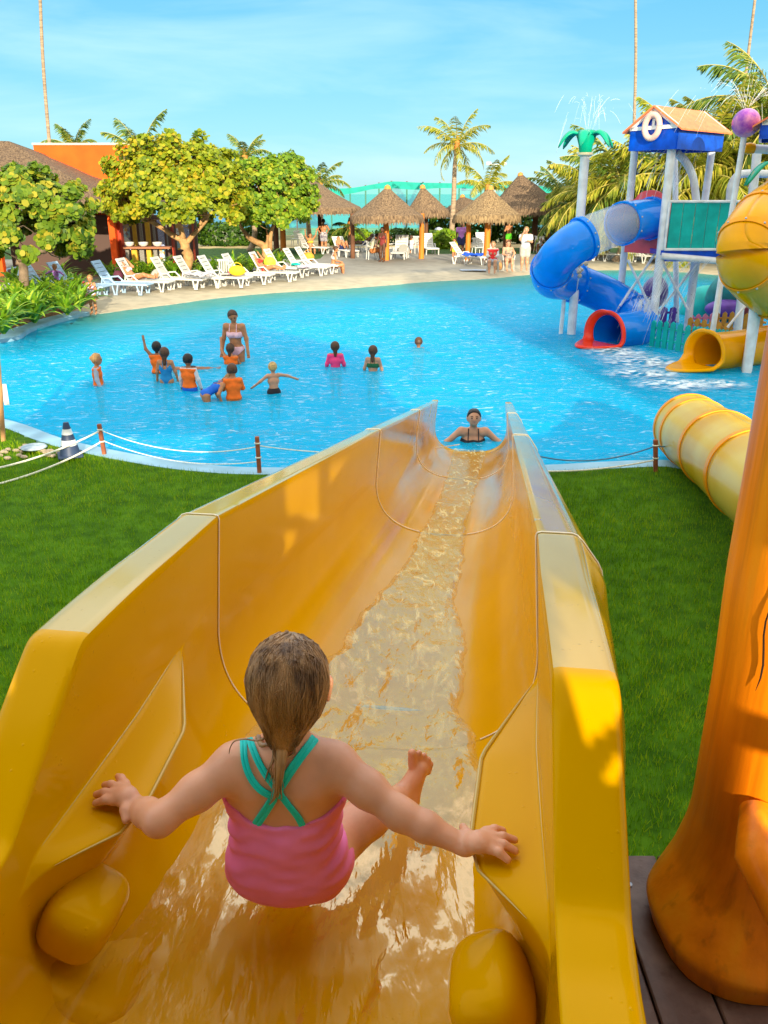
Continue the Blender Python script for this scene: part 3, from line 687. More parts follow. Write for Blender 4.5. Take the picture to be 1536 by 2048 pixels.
P += [(B_(g_pelv, -.040, .0, -.01), B_(g_pelv, .040, .0, -.01), .082, .082, (fw_, .85)),
      (g_pelv, g_waist, .100, .098, (fw_, .72)), (g_waist, g_chest, .098, .096, sqf),
      (B_(g_chest, -.035, 0, 0), B_(g_chest, .035, 0, 0), .080, .080, sqf),
      (B_(gsL, .035, .006, -.012), B_(gsR, -.035, .006, -.012), .046, .046, None, .03),
      (g_neck - up_ * .03, B_(g_head, 0, -.002, -.05), .040, .035, None, .025),
      (B_(g_neck, 0, .01, -.035), gsL, .036, .032, None, .03), (B_(g_neck, 0, .01, -.035), gsR, .036, .032, None, .03),
      (B_(g_chest, -.045, -.030, .035), B_(g_chest, -.038, -.030, -.01), .034, .026, None, .03),      # shoulder blades
      (B_(g_chest, .045, -.030, .035), B_(g_chest, .038, -.030, -.01), .034, .026, None, .03)]
# head
P += [(B_(g_head, 0, -.006, .006), B_(g_head, 0, .012, .004), .069, .068, (up_, 1.10)), (B_(g_head, 0, .022, -.045), B_(g_head, 0, .035, -.052), .050, .045, None, .03),
      (B_(g_head, 0, .092, -.028), B_(g_head, 0, .080, -.012), .010, .008, None, .012),
      (B_(g_head, -.026, .078, -.010), B_(g_head, -.030, .074, -.012), .014, .012, None, .01), (B_(g_head, .026, .078, -.010), B_(g_head, .030, .074, -.012), .014, .012, None, .01),
      (B_(g_head, -.012, .082, -.050), B_(g_head, .012, .082, -.050), .007, .007, None, .006)]
for s in (-1, 1):                # ears
    P += [(B_(g_head, s * .073, .012, -.006), B_(g_head, s * .071, .010, -.038), .014, .009, (rt, .55), .008)]
# arms
def arm(s, sh, el, wr):
    return [(sh, sh * .5 + el * .5, .036, .032, None, .03), (sh * .5 + el * .5, el, .032, .0265, None, .02), (el, el * .6 + wr * .4, .0275, .0265, None, .02), (el * .6 + wr * .4, wr, .0265, .0180, (up_, .9), .015)]
P += arm(-1, gsL, geL, gwL) + arm(1, gsR, geR, gwR)
def hand(wr, palm, tips, knk, thumb, thk):
    out = [(wr, palm, .0175, .019, (np.array([0, 0, 1.]), .72), .012)]
    for kx in knk: out.append((palm, kx, .0165, .0105, (np.array([0, 0, 1.]), .80), .010))
    for kx, tp in zip(knk, tips):
        mid = kx * .5 + tp * .5 + np.array([0, 0, .0045]); out += [(kx, mid, .0090, .0082, None, .005), (mid, tp, .0082, .0066, None, .004)]
    out += [(wr * .6 + palm * .4, thk, .012, .0098, None, .010), (thk, thumb, .0096, .0076, None, .005)]
    return out
ZL, ZR = 2.128, 2.128
zpt = lambda x, y, z: np.array(atz(x, y, z))
palmL = zpt(252, 1592, ZL + .012)
knL = [zpt(229, 1601, ZL + .008), zpt(227, 1588, ZL + .010), zpt(236, 1576, ZL + .010), zpt(249, 1568, ZL + .008)]
tpL = [zpt(191, 1606, ZL - .002), zpt(192, 1589, ZL - .001), zpt(209, 1570, ZL - .001), zpt(236, 1553, ZL - .001)]
P += hand(gwL, palmL, tpL, knL, zpt(252, 1640, ZL + .0), zpt(250, 1620, ZL + .008))
palmR = zpt(955, 1684, ZR + .012)
knR = [zpt(980, 1697, ZR + .008), zpt(984, 1685, ZR + .010), zpt(981, 1674, ZR + .010), zpt(972, 1664, ZR + .008)]
tpR = [zpt(1016, 1720, ZR - .002), zpt(1031, 1702, ZR - .001), zpt(1030, 1680, ZR - .001), zpt(1006, 1661, ZR - .001)]
P += hand(gwR, palmR, tpR, knR, zpt(926, 1654, ZR - .002), zpt(934, 1668, ZR + .006))
# legs: right knee bent outwards with the foot ahead, left leg stretched forward
hipL, hipR = B_(g_pelv, -.050, .03, -.025), B_(g_pelv, .052, .03, -.025)
knR_, anR = A3(738, 1632, 1.76), A3(800, 1592, 2.00)
knL_, anL = A3(590, 1600, 1.88), A3(600, 1600, 2.05)
P += [(hipR, knR_, .064, .044, None, .03), (knR_, knR_ * .55 + anR * .45, .043, .039, None, .02), (knR_ * .55 + anR * .45, anR, .039, .025, None, .02),
      (hipL, knL_, .064, .044, None, .03), (knL_, knL_ * .55 + anL * .45, .043, .039, None, .02), (knL_ * .55 + anL * .45, anL, .039, .025, None, .02)]
def foot(an, heel, ball, toes, r=.021):
    o = [(an, heel, .025, .024, None, .012), (heel, ball, .023, r, None, .012), (an, ball, .021, .019, None, .012)]
    for i, (k, tt) in enumerate(toes): o.append((k, tt, .0125 if i == 0 else .0095, .0105 if i == 0 else .0076, None, .005))
    return o
heR, baR = A3(818, 1602, 2.02), A3(838, 1538, 2.03)
tb = [A3(826, 1530, 2.02), A3(836, 1532, 2.03), A3(844, 1534, 2.035), A3(850, 1538, 2.04), A3(855, 1543, 2.04)]
tt_ = [A3(824, 1506, 2.01), A3(838, 1506, 2.02), A3(848, 1511, 2.03), A3(856, 1519, 2.035), A3(861, 1528, 2.04)]
P += foot(anR, heR, baR, list(zip(tb, tt_)))
baL = anL + np.array([.0, .075, .02]); heL = anL + np.array([0, .01, -.02])
P += foot(anL, heL, baL, [(baL + np.array([dx, .005, .0]), baL + np.array([dx * 1.1, .030, .010 - abs(dx) * .1])) for dx in (-.018, -.008, .0, .008, .017)])
c0 = np.array([g_pelv[0], g_pelv[1], float(floorz(1.35))])
def gl_(pr): return [(p[0] - c0, p[1] - c0) + tuple(p[2:]) for p in pr]
V, Fc = sdf_mesh(gl_(P), .0034, k=.016)
girl = mkobj('person', V, Fc, SKIN['girl'], ang=0); girl.location = c0
tag(girl, 'small girl seen from behind in pink swimsuit with turquoise straps, sitting in the yellow slide', 'girl')
# swimsuit
tor = [p for p in P[:4]] + [(hipR, hipR * .92 + knR_ * .08, .060, .058, None, .03), (hipL, hipL * .92 + knL_ * .08, .060, .058, None, .03)] + P[8:10]
tor = gl_(tor); chl = g_chest - c0; pel = g_pelv - c0
def suitclip(X):
    d = X - chl; a = d @ rt; up = d @ up_; f = d @ fw_
    topl = -.030 + .016 * np.clip(np.abs(a) / .09, 0, 1.4) ** 2 + .05 * np.clip(f / .05, 0, 1) + .002 * np.sin(a * 140)
    e = X - pel; leg = (e @ fw_) - .085 + .5 * np.clip(np.abs(a) - .06, 0, 1)
    return np.maximum((up - topl), leg)
def folds(X):
    d = X - pel; a = d @ rt; z = d @ up_
    s_ = np.clip(1 - np.abs(z - .075) / .09, 0, 1)
    return .0050 * np.sin(z * 150 + 9 * np.abs(a) + 3 * np.sin(a * 35)) * s_ * np.clip((np.abs(a) - .02) / .06, .1, 1) + .003 * vnoise(np.stack([a * 22, z * 60, 0 * a], -1))
V, Fc = sdf_mesh(tor, .0040, k=.02, inflate=.0055, clip=suitclip, noise=folds)
mkobj('swimsuit', V, Fc, mat('pink_lycra', (1.0, .25, .62), .55, .06, 20, .1, 400, bdist=.002), girl, ang=0)
# straps follow the back: cast from the outside onto the body
from mathutils.bvhtree import BVHTree
bv = BVHTree.FromPolygons([tuple(v) for v in np.array([list(q.co) for q in girl.data.vertices])], [tuple(p.vertices) for p in girl.data.polygons])
def onbody(x, y):
    o = Vector((0, 0, CAMZ)) - Vector(c0); h = bv.ray_cast(o, ray(x, y).normalized()); return (h[0], h[1]) if h[0] is not None else None
teal = mat('teal_strap', (.0, .70, .66), .5, .05, 60, .15, 500, bdist=.002)
def strap(px, w, par):
    m = MB(); pts = []
    P_ = crom([(x, y, 0) for x, y in px], 8)
    for q in P_:
        h = onbody(q[0], q[1])
        if h: pts.append((np.array(h[0]), np.array(h[1])))
    C0 = np.array([p[0] for p in pts]); N = np.array([p[1] for p in pts])
    for _ in range(4):
        C0[1:-1] = .5 * C0[1:-1] + .25 * (C0[:-2] + C0[2:]); N[1:-1] = .5 * N[1:-1] + .25 * (N[:-2] + N[2:])
    T = np.gradient(C0, axis=0); S_ = np.cross(T, N); S_ /= np.linalg.norm(S_, axis=1)[:, None] + 1e-9
    prof = [(-1, .000), (-1, .0030), (-.45, .0042), (-.1, .0036), (0, .0030), (.1, .0036), (.45, .0042), (1, .0030), (1, .0)]
    G = np.stack([C0 + S_ * a * w / 2 + N * (b + .0012) for a, b in prof], 1); m.grid(G); return m.build('strap', teal, par, ang=60)
strap([(487, 1484), (489, 1520), (500, 1552), (520, 1578), (545, 1592)], .0125, girl)
strap([(499, 1480), (512, 1512), (530, 1545), (552, 1575), (575, 1605), (596, 1632), (604, 1648)], .0125, girl)
strap([(628, 1478), (604, 1508), (578, 1545), (556, 1580), (534, 1615), (514, 1646)], .017, girl)
# hair: slick wet cap, loose tail and thousands of fine strands
hc = g_head - c0
Hh = [(hc + up_ * .010 - fw_ * .008, hc + up_ * .008 + fw_ * .010, .0725, .071, (up_, 1.14)), (hc - fw_ * .035 - up_ * .035, hc - fw_ * .040 - up_ * .078 - rt * .004, .050, .030, (fw_, .8), .03),
      (hc - fw_ * .040 - up_ * .075 - rt * .006, hc - fw_ * .052 - up_ * .110 - rt * .008, .028, .014, None, .02)]
def hclip(X):
    d = X - hc; f = d @ fw_; u = d @ up_; a = d @ rt
    face = (f - .035) - .55 * u; ear = .030 - np.hypot(f - .020, u + .035) - 10 * (np.abs(a) < .05)
    return np.maximum(np.maximum(face, -(u + .125)), ear * 1.0 - .012)
V, Fc = sdf_mesh(Hh, .0045, k=.02, clip=hclip, noise=lambda X: .0018 * vnoise(np.stack([((X - hc) @ rt) * 120, ((X - hc) @ fw_) * 120, ((X - hc) @ up_) * 14], -1)))
hairm = bpy.data.materials.new('wet_hair'); hairm.use_nodes = True
def m_hair(t, b, c0_=(.15, .075, .034), c1_=(.62, .37, .17)):
    c = ramp(t, noise(t, 40, 5, (1, 1, .12)), [(.35, c0_), (.7, c1_)]); t.links.new(c, b.inputs['Base Color']); b.inputs['Roughness'].default_value = .32; b.inputs['Specular IOR Level'].default_value = .7
    bumpn(t, b, noise(t, 160, 3, (1, 1, .1)), .6, .004)
m_hair(hairm.node_tree, hairm.node_tree.nodes['Principled BSDF']); MATS['hair_girl'] = hairm
hair = mkobj('hair', V, Fc, hairm, girl, ang=0)
hb = BVHTree.FromPolygons([tuple(v) for v in V], [tuple(q) for q in Fc.tolist()])
st = MB(); rs = np.random.default_rng(5)
nape = hc - fw_ * .048 - up_ * .095 - rt * .006
for k in range(900):
    az = rs.uniform(-2.1, 2.1) if rs.random() < .7 else rs.uniform(-3.14, 3.14); el = rs.uniform(.15, 1.57)
    # start on the crown, sweep back/down to the nape
    d0 = -fw_ * math.cos(az) * math.cos(el) + rt * math.sin(az) * math.cos(el) + up_ * math.sin(el); pts = []
    end = nape + rt * rs.normal(0, .016) + up_ * rs.normal(0, .012); lift = rs.uniform(.0003, .0022)
    a0 = hc + up_ * .01 + d0 * .12
    for i in range(11):
        s = i / 10; q = a0 * (1 - s) + end * s; q = q + (q - hc) / np.linalg.norm(q - hc) * .03 * math.sin(s * math.pi)
        loc, nor, _, _ = hb.find_nearest(Vector(q))
        if loc is None: continue
        pts.append(np.array(loc) + np.array(nor) * lift)
    if len(pts) > 5: st.tube(pts, np.linspace(.0011, .0008, len(pts)) * rs.uniform(.6, 1.2), 3, caps=False)
st.build('hair_strands', hairm, hair, ang=0)
wisp = MB()
def curl(px, r0=.0042, r1=.0010, n=8, lift=.006):
    pts = []
    for q in crom([(x, y, 0) for x, y in px], 6):
        h = onbody(q[0], q[1])
        if h: pts.append(np.array(h[0]) + np.array(h[1]) * lift)
    if len(pts) > 4:
        pts = np.array(pts)
        for _ in range(3): pts[1:-1] = .5 * pts[1:-1] + .25 * (pts[:-2] + pts[2:])
        wisp.tube(pts, np.linspace(r0, r1, len(pts)), 6)
curl([(560, 1478), (563, 1500), (560, 1530), (556, 1560), (548, 1590), (538, 1602)], .010, .0012, lift=.008)
curl([(566, 1480), (570, 1505), (566, 1535), (562, 1560), (552, 1583)], .008, .001, lift=.009)
curl([(552, 1478), (553, 1498), (548, 1520), (540, 1535), (530, 1560)], .005, .0008)
curl([(575, 1476), (585, 1490), (586, 1505), (574, 1512), (566, 1500)], .0045, .0008)
curl([(520, 1478), (528, 1492), (540, 1488), (552, 1494), (565, 1480)], .006, .001)
for k in range(26):
    x = 562 + rs.normal(0, 6); curl([(x, 1478), (x + rs.normal(0, 3), 1505), (x + rs.normal(-3, 4), 1535), (x + rs.normal(-8, 6), 1560 + rs.uniform(0, 35))], .0016, .0005, lift=rs.uniform(.006, .013))
tp_ = [A3(528, 1477, 1.43), A3(512, 1481, 1.44), A3(490, 1478, 1.45), A3(470, 1482, 1.46), A3(461, 1494, 1.47), A3(458, 1507, 1.475)]
wisp.tube(crom([p - c0 for p in tp_], 5), np.linspace(.0022, .0008, 26), 5)
wisp.build('loose_tail', hairm, hair, ang=0)
# ================================================================ SLIDE TOWER: deck, big log post, roof behind the camera
def m_log(t, b, lo=(.62, .14, .002), mid=(.96, .28, .004), hi=(1.0, .40, .012)):
    c = ramp(t, noise(t, 9, 8, (1, 1, .09)), [(.3, lo), (.5, mid), (.7, hi)]); mx_ = t.nodes.new('ShaderNodeMix'); mx_.data_type = 'RGBA'; mx_.blend_type = 'MULTIPLY'; mx_.inputs['Factor'].default_value = .45
    t.links.new(c, mx_.inputs['A']); t.links.new(ramp(t, noise(t, 26, 6, (1, 1, .05)), [(.30, (.35, .25, .18)), (.42, (1, 1, 1))]), mx_.inputs['B'])
    t.links.new(mx_.outputs['Result'], b.inputs['Base Color']); b.inputs['Roughness'].default_value = .38; b.inputs['IOR'].default_value = 1.35; b.inputs['Coat Weight'].default_value = .06; b.inputs['Coat Roughness'].default_value = .25
    bumpn(t, b, noise(t, 30, 6, (1, 1, .08)), .5, .006)
logm = attr_mat('varnished_log', m_log)
LG = attr_mat('dark_log', lambda t, b: m_log(t, b, (.07, .03, .012), (.16, .07, .03), (.26, .12, .05)))
def logmesh(z0, z1, rf, n=40, k=70, wob=.012, seed=0, lean=(0, 0), off=None):
    zz = z0 + (z1 - z0) * np.linspace(0, 1, k) ** 1.6; G = []
    for z in zz:
        a = np.arange(n + 1) * 2 * math.pi / n; r = rf(z) * (1 + wob / rf(z) * fbm(np.stack([np.cos(a) * 1.3 + seed, np.sin(a) * 1.3, 0 * a + z * 1.1], -1), 3))
        ox, oy = off(z) if off else (0, 0); G.append(np.stack([r * np.cos(a) + ox, r * np.sin(a) + oy, 0 * a + z], -1))
    return np.array(G)
post = thing('log_post', 'thick varnished log post rising at the right beside the slide, with a bulging base', 'post', (.812, 1.36, 1.752))
def rfp(z): return float(np.interp(z, [0, .05, .12, .20, .30, .45, .8, 1.2, 2.0, 3.4], [.180, .198, .180, .168, .166, .167, .172, .168, .162, .155]))
m = MB(); m.grid(logmesh(0, 3.2, rfp, 48, 120, .014, off=lambda z: (float(np.interp(z, [0, .06, .14, .25], [-.062, -.058, -.02, 0])), float(np.interp(z, [0, .06, .14, .25], [-.055, -.05, -.015, 0]))))); m.prism([(rfp(3.2) * math.cos(a) , rfp(3.2) * math.sin(a)) for a in np.arange(24) * math.pi / 12], 3.15, 3.19); m.build('trunk', logm, post, ang=0)
m = MB(); m.tube([(-.11, -.12, .37), (-.145, -.20, .34), (-.11, -.27, .27), (-.05, -.33, .17)], [.034, .037, .036, .034], 16); m.build('branch_stub', logm, post, ang=50)
crk = mat('crack', (.03, .012, .005), .9)
for (a, z, l) in ((-2.35, .93, .16), (-2.55, .62, .22), (-2.2, 1.25, .25), (-1.9, .55, .12)):
    r = rfp(z) + .009; m = MB(); pts = [(r * math.cos(a + .03 * math.sin(i)), r * math.sin(a + .03 * math.sin(i)), z + l * i / 8) for i in range(9)]; m.tube(pts, np.array([.0004, .0016, .002, .002, .0018, .0017, .0015, .001, .0003]), 5); m.build('crack', crk, post, ang=0)
# platform boards
boardm = attr_mat('weathered_board', lambda t, b: m_log(t, b, (.07, .04, .035), (.17, .105, .085), (.25, .17, .14)))
plat = thing('tower_platform', 'weathered plank platform of the slide tower below the log post', 'platform', (.5, -1, 1.75))
screw = mat('screw', (.25, .25, .27), .35, metal=1)
x = .40; k = 0
while x < 3.0:
    m = MB(); m.box((x + .058, -.40, 1.737), (.116, 3.84, .026), bev=.003); o = m.build('board', boardm, plat, world=True)
    if x < 1.4:
        s = MB()
        for yy in (1.43, .95, .45): s.lathe([(.0075, 0), (.0075, .0022), (.004, .0034), (0.0005, .0034)], (x + .03, yy, 1.7505), 10)
        for yy in (1.43, .95, .45): s.lathe([(.0075, 0), (.0075, .0022), (.004, .0034), (0.0005, .0034)], (x + .085, yy, 1.7505), 10)
        s.build('screws', screw, o, world=True) if False else None
        so2 = s.build('screws', screw, None); so2.parent = o; so2.data.transform(Matrix.Translation(-plat.location))
    x += .121; k += 1
m = MB(); pass
for yj in (1.44, -.4, -2.2): m = MB(); m.box((1.75, yj, 1.655), (2.5, .09, .13)); m.build('joist', LG, plat, world=True)
m = MB(); m.box((1.72, -.40, 1.712), (2.6, 3.7, .012)); m.build('gap_shade_sheet', mat('gap_dark', (.02, .018, .016), .9), plat, world=True)  # dark sheet added so the gaps between boards look shaded
m = MB(); m.box((-1.3, -1.3, 1.70), (1.0, 2.0, .09)); m.build('side_deck', boardm, plat, world=True)
# unseen wall added behind the camera to shade the slide; thatched tower roof
rear = thing('sun_blocker_wall', 'unseen wall added behind the camera to shade the slide', 'wall', (.5, -1.0, 0))
YW = -.9
PW = mat('pale_bounce', (.62, .50, .36), .8, .2, 4, stretch=(1, 1, .1))  # pale so the added wall bounces sky light onto the foreground
def wallbox(x0, x1, z0, z1):
    m = MB(); m.box(((x0 + x1) / 2, YW - .06, (z0 + z1) / 2), (x1 - x0, .12, z1 - z0)); m.build('wall_panel', PW, rear, world=True, smooth=False)  # panels of the added unseen wall
SLx, SLz = -SD.x / SD.y, -SD.z / SD.y      # shift per metre going back towards the sun
def towall(p): d = p[1] - YW; return (p[0] + SLx * d, p[2] + SLz * d)
wallbox(-5.0, -.3, 0, 2.92)
wallbox(-.3, 3.9, 0, 2.30)
wallbox(3.9, 6.4, 0, 3.2)
# holes shaped in the added screen to throw sun patches on slide and post
def bvh_of(objs):
    vs, fs, n = [], [], 0
    for o in objs:
        off = Vector(o.location); p = o.parent
        while p: off += Vector(p.location); p = p.parent
        vs += [tuple(v.co + off) for v in o.data.vertices]; fs += [tuple(i + n for i in q.vertices) for q in o.data.polygons]; n = len(vs)
    return BVHTree.FromPolygons(vs, fs)
bs_ = bvh_of([o for o in slide.children if o.name.startswith(('start', 'chute'))]); bp_ = bvh_of([o for o in post.children if o.name.startswith('trunk')])
polys = []
def hole(px, bv):
    q = []
    for x, y in px:
        h = bv.ray_cast(Vector((0, 0, CAMZ)), ray(x, y).normalized())
        if h[0] is not None: q.append(towall(h[0]))
    if len(q) > 2: polys.append(np.array(q))
hole([(568, 968), (600, 947), (636, 932), (637, 1042), (612, 1040), (600, 1028), (576, 1035)], bs_)
hole([(658, 922), (699, 899), (699, 915), (658, 970)], bs_)
hole([(568, 1062), (592, 1062), (590, 1085), (568, 1112)], bs_)
hole([(1090, 1135), (1160, 1190), (1215, 1250), (1248, 1330), (1248, 1390), (1165, 1495), (1122, 1345)], bs_)
hole([(1205, 1572), (1240, 1500), (1240, 1572)], bs_)
xw = []
for px in ([(1506, 880), (1530, 880), (1530, 1012), (1503, 1012)], [(1494, 1090), (1530, 1092), (1530, 1412), (1445, 1398), (1470, 1290)], [(1420, 1456), (1530, 1470), (1530, 1616), (1402, 1564)]):
    hole(px, bp_)
    p = polys[-1]; p = p.copy(); p[1, 0] += .4; p[2, 0] += .4; polys[-1] = p
def inpoly(x, z, P):
    r = np.zeros(x.shape, bool)
    for a, b in zip(P, np.roll(P, -1, 0)):
        r ^= ((a[1] > z) != (b[1] > z)) & (x < (b[0] - a[0]) * (z - a[1]) / (b[1] - a[1] + 1e-12) + a[0])
    return r
cs = .0125; X_, Z_ = np.meshgrid(np.arange(-.3, 3.9, cs) + cs / 2, np.arange(2.30, 3.62, cs) + cs / 2, indexing='ij')
solid = np.ones(X_.shape, bool)
for p in polys: solid &= ~inpoly(X_, Z_, p)
xs, zs_ = X_[solid], Z_[solid]; h_ = cs / 2 + .0002
Vq = np.stack([np.stack([xs + a * h_, np.full_like(xs, YW), zs_ + b * h_], -1) for a, b in ((-1, -1), (1, -1), (1, 1), (-1, 1))], 1).reshape(-1, 3)
o = fastmesh('sun_patch_screen', Vq, 4, PW, rear, world=True)
o2 = o.modifiers.new('t', 'SOLIDIFY'); o2.thickness = .01
# thatched roof over the tower
thatch = bpy.data.materials.new('thatch'); thatch.use_nodes = True; MATS['thatch'] = thatch
def m_thatch(t, b, c=((.05, .032, .02), (.20, .13, .075), (.34, .235, .13))):
    co = ramp(t, noise(t, 16, 8, (1, 1, .16)), [(.3, c[0]), (.5, c[1]), (.72, c[2])]); t.links.new(co, b.inputs['Base Color']); b.inputs['Roughness'].default_value = .95
    bumpn(t, b, noise(t, 26, 7, (1, 1, .2)), 1, .08)
m_thatch(thatch.node_tree, thatch.node_tree.nodes['Principled BSDF'])
roof = thing('tower_roof', 'thatched pyramid roof over the slide tower', 'roof', (.2, -2.2, 4.4))
m = MB(); b = [(-2.7, -2.8, 0), (2.7, -2.8, 0), (2.7, 2.8, 0), (-2.7, 2.8, 0)]
m.add(b + [(0, 0, 2.2)] + [(x * .97, y * .97, -.12) for x, y, z in b], [(0, 1, 4), (1, 2, 4), (2, 3, 4), (3, 0, 4), (0, 5, 6, 1), (1, 6, 7, 2), (2, 7, 8, 3), (3, 8, 5, 0), (8, 7, 6, 5)]); m.build('thatch', thatch, roof, smooth=False)
for x, y in ((-2.2, -3.6), (2.6, -3.6), (-2.2, .3 - 1.2), (2.6, -.7)):
    m = MB(); m.tube([(x, y, 0), (x, y, 4.45)], .09, 12); m.build('support_log', LG, roof, world=True)

# unseen building added behind the viewer to shade the playground side of the pool
hw_ = thing('shade_block', 'unseen cream block added behind the viewer to shade the playground', 'shade block', (20, -14, 0)); cream = mat('shade_block_cream', (.62, .52, .38), .85, .08, 1)
m = MB(); m.box((24.5, -14, 6.1), (30, 4, 12.2)); m.build('wall', cream, hw_, world=True, smooth=False)  # body of the added unseen shade block
m = MB(); m.box((24.5, -14, 12.35), (30.6, 4.6, .3), bev=.03); m.build('roof', mat('shade_block_clay', (.45, .18, .08), .8), hw_, world=True)  # top of the added unseen shade block
for fl in range(4):
    for i in range(9):
        m = MB(); m.box((11.5 + i * 3.2, -11.985, 1.8 + fl * 3), (1.4, .06, 1.5), bev=.01); f = m.build('shade_block_window', mat('shade_block_frame', (.55, .5, .42), .6), hw_, world=True)
        m = MB(); m.box((11.5 + i * 3.2, -11.95, 1.8 + fl * 3), (1.2, .03, 1.3)); p = m.build('shade_block_pane', mat('shade_block_glass', (.05, .08, .10), .08), None, smooth=False); p.parent = f; p.data.transform(Matrix.Translation(-hw_.location))
# ================================================================ WATER PLAYGROUND
blue = mat('blue_gelcoat', (.0, .23, .85), .22, .12, 2, coat=.4); red = mat('red_gelcoat', (.85, .045, .012), .25, .1, 3, coat=.4); deepblue = mat('deep_blue_panel', (.002, .075, .58), .3, .25, 4, coat=.3)
tyel = mat('tube_yellow', (.84, .37, .0), .2, .08, 2, coat=.1); tdark = mat('tube_yellow_flange', (.85, .33, .006), .35, .1, 4); tpale = mat('tube_pale', (.82, .44, .0), .3, .18, 1.2, coat=.1, col2=(.74, .52, .09))
white = mat('white_pipe', (.78, .80, .80), .4, .12, 5, .1, 30); salmon = mat('salmon_roof', (.88, .22, .08), .55, .1, 4, .15, 30); green_p = mat('spout_green', (.0, .34, .20), .3, .1, 3, coat=.3)
tealp = mat('teal_panel', (.0, .42, .38), .4, .18, 3); pinkp = mat('rose_panel', (.92, .11, .12), .45, .1, 3); purp = mat('purple_panel', (.16, .06, .36), .5, .2, 5); pnk = mat('pink_slat', (.75, .22, .35), .5, .1); oslat = mat('orange_slat', (.68, .30, .03), .5, .15, 6)
clear = bpy.data.materials.new('clear_plastic'); clear.use_nodes = True; t = clear.node_tree; b_ = t.nodes['Principled BSDF']; b_.inputs['Base Color'].default_value = (.75, .85, .95, 1); b_.inputs['Roughness'].default_value = .12; b_.inputs['Alpha'].default_value = .20; MATS['clear'] = clear
steelb = mat('bolt_steel', (.5, .5, .5), .4, metal=.8)
def frames(C0):
    T = np.gradient(C0, axis=0); T /= np.linalg.norm(T, axis=1)[:, None]; u = np.array([0, 0, 1.]); U, B = [], []
    for t_ in T:
        u = np.array([0, 0, 1.]); u = u - t_ * (u @ t_); u /= np.linalg.norm(u); U.append(u); B.append(np.cross(t_, u))
    return T, np.array(U), np.array(B)
def tubeslide(name, label, pts, r, secs, fl_mat, par_loc, outlet=None, nring=40, fr=1.12, bolts=False):
    root = thing(name, label, 'tube slide', par_loc); C0 = crom(pts, 10); n = len(C0); T, U, B = frames(C0); a = np.arange(nring + 1) * 2 * math.pi / nring
    ring = lambda i, rr: C0[i] + rr * (np.cos(a)[:, None] * U[i] + np.sin(a)[:, None] * B[i])
    for k, (f0, f1, m_) in enumerate(secs):
        i0, i1 = int(f0 * (n - 1)), int(f1 * (n - 1)); m = MB(); m.grid(np.array([ring(i, r) for i in range(i0, i1 + 1)])); o = m.build('tube_section', m_, root, world=True, ang=60)
        sd = o.modifiers.new('t', 'SOLIDIFY'); sd.thickness = .02; sd.offset = 0
        if k > 0 or True:
            m = MB(); j = i0; w = .05
            m.grid(np.array([C0[j] - T[j] * w + (r + .012) * (np.cos(a)[:, None] * U[j] + np.sin(a)[:, None] * B[j]), C0[j] - T[j] * w + r * fr * (np.cos(a)[:, None] * U[j] + np.sin(a)[:, None] * B[j]), C0[j] + T[j] * w + r * fr * (np.cos(a)[:, None] * U[j] + np.sin(a)[:, None] * B[j]), C0[j] + T[j] * w + (r + .012) * (np.cos(a)[:, None] * U[j] + np.sin(a)[:, None] * B[j])]))
            fo = m.build('flange', fl_mat, root, world=True, ang=50)
            if bolts:
                s = MB()
                for q in np.arange(0, nring, 4): s.ell(C0[j] + r * (fr + .004) * (math.cos(a[q]) * U[j] + math.sin(a[q]) * B[j]), .022, 6, 4)
                so3 = s.build('bolt_ring', steelb, None); so3.parent = fo; so3.data.transform(Matrix.Translation(-Vector(par_loc)))
    if outlet:
        m_, Lb, flare = outlet; i = n - 1; aa = np.arange(nring + 1) * 2 * math.pi / nring; G = []
        for s in np.linspace(0, 1, 14):
            row = []
            for q in aa:
                low = max(0, -math.cos(q)); ext = .10 + Lb * max(0, (low - .15) / .85) ** 1.5; rr = r * (1.06 + flare * s ** 1.6 * (.5 + .8 * abs(math.sin(q)) + .2 * low) * (1 if s < 1 else 1.05))
                d = C0[i] + T[i] * (ext * s) + rr * (math.cos(q) * U[i] + math.sin(q) * B[i]); d[2] = max(d[2], .035 + .05 * (1 - low) * s) if s > .05 else d[2]; row.append(d)
            G.append(row)
        m = MB(); m.grid(np.array(G)); o = m.build('outlet_scoop', m_, root, world=True, ang=70); sd = o.modifiers.new('t', 'SOLIDIFY'); sd.thickness = .035; sd.offset = 1
        rim = MB(); rim.tube(np.array(G)[-1], .03, 8); rim.build('outlet_rim', m_, root, world=True)
        inn = MB(); inn.grid(np.array([ring(q, r * .97) for q in range(n - 8, n)])); inn.build('tube_lining', secs[-1][2], root, world=True)
    return root
bp = [aty(x, y, Y) for x, y, Y in ((1302, 437, 20.3), (1262, 443, 19.9), (1208, 460, 19.2), (1150, 487, 18.8), (1110, 525, 19.1), (1104, 557, 20.0), (1150, 566, 20.9), (1210, 590, 21.0), (1262, 622, 20.6), (1282, 648, 19.8), (1258, 662, 19.2), (1215, 668, 18.8))]
tubeslide('blue_tube_slide', 'twisting blue tube slide with one clear section and a red outlet', bp, .43, [(0, .12, blue), (.12, .25, clear), (.25, .40, blue), (.40, .55, blue), (.55, .74, blue), (.74, 1, blue)], blue, (6.0, 20, 0), (red, .75, .22), bolts=True)
yp = [aty(x, y, Y) for x, y, Y in ((1570, 400, 16.2), (1530, 430, 15.6), (1497, 475, 15.0), (1492, 520, 14.9), (1520, 562, 15.4), (1570, 598, 16.2), (1620, 618, 17.0))]
tubeslide('yellow_tube_slide', 'yellow spiral tube slide at the right edge, high on the play tower', yp, .46, [(0, .20, tyel), (.20, .36, tyel), (.36, .56, tyel), (.56, .78, tyel), (.78, 1, tyel)], tdark, (8, 15, 0), bolts=True, fr=1.07)
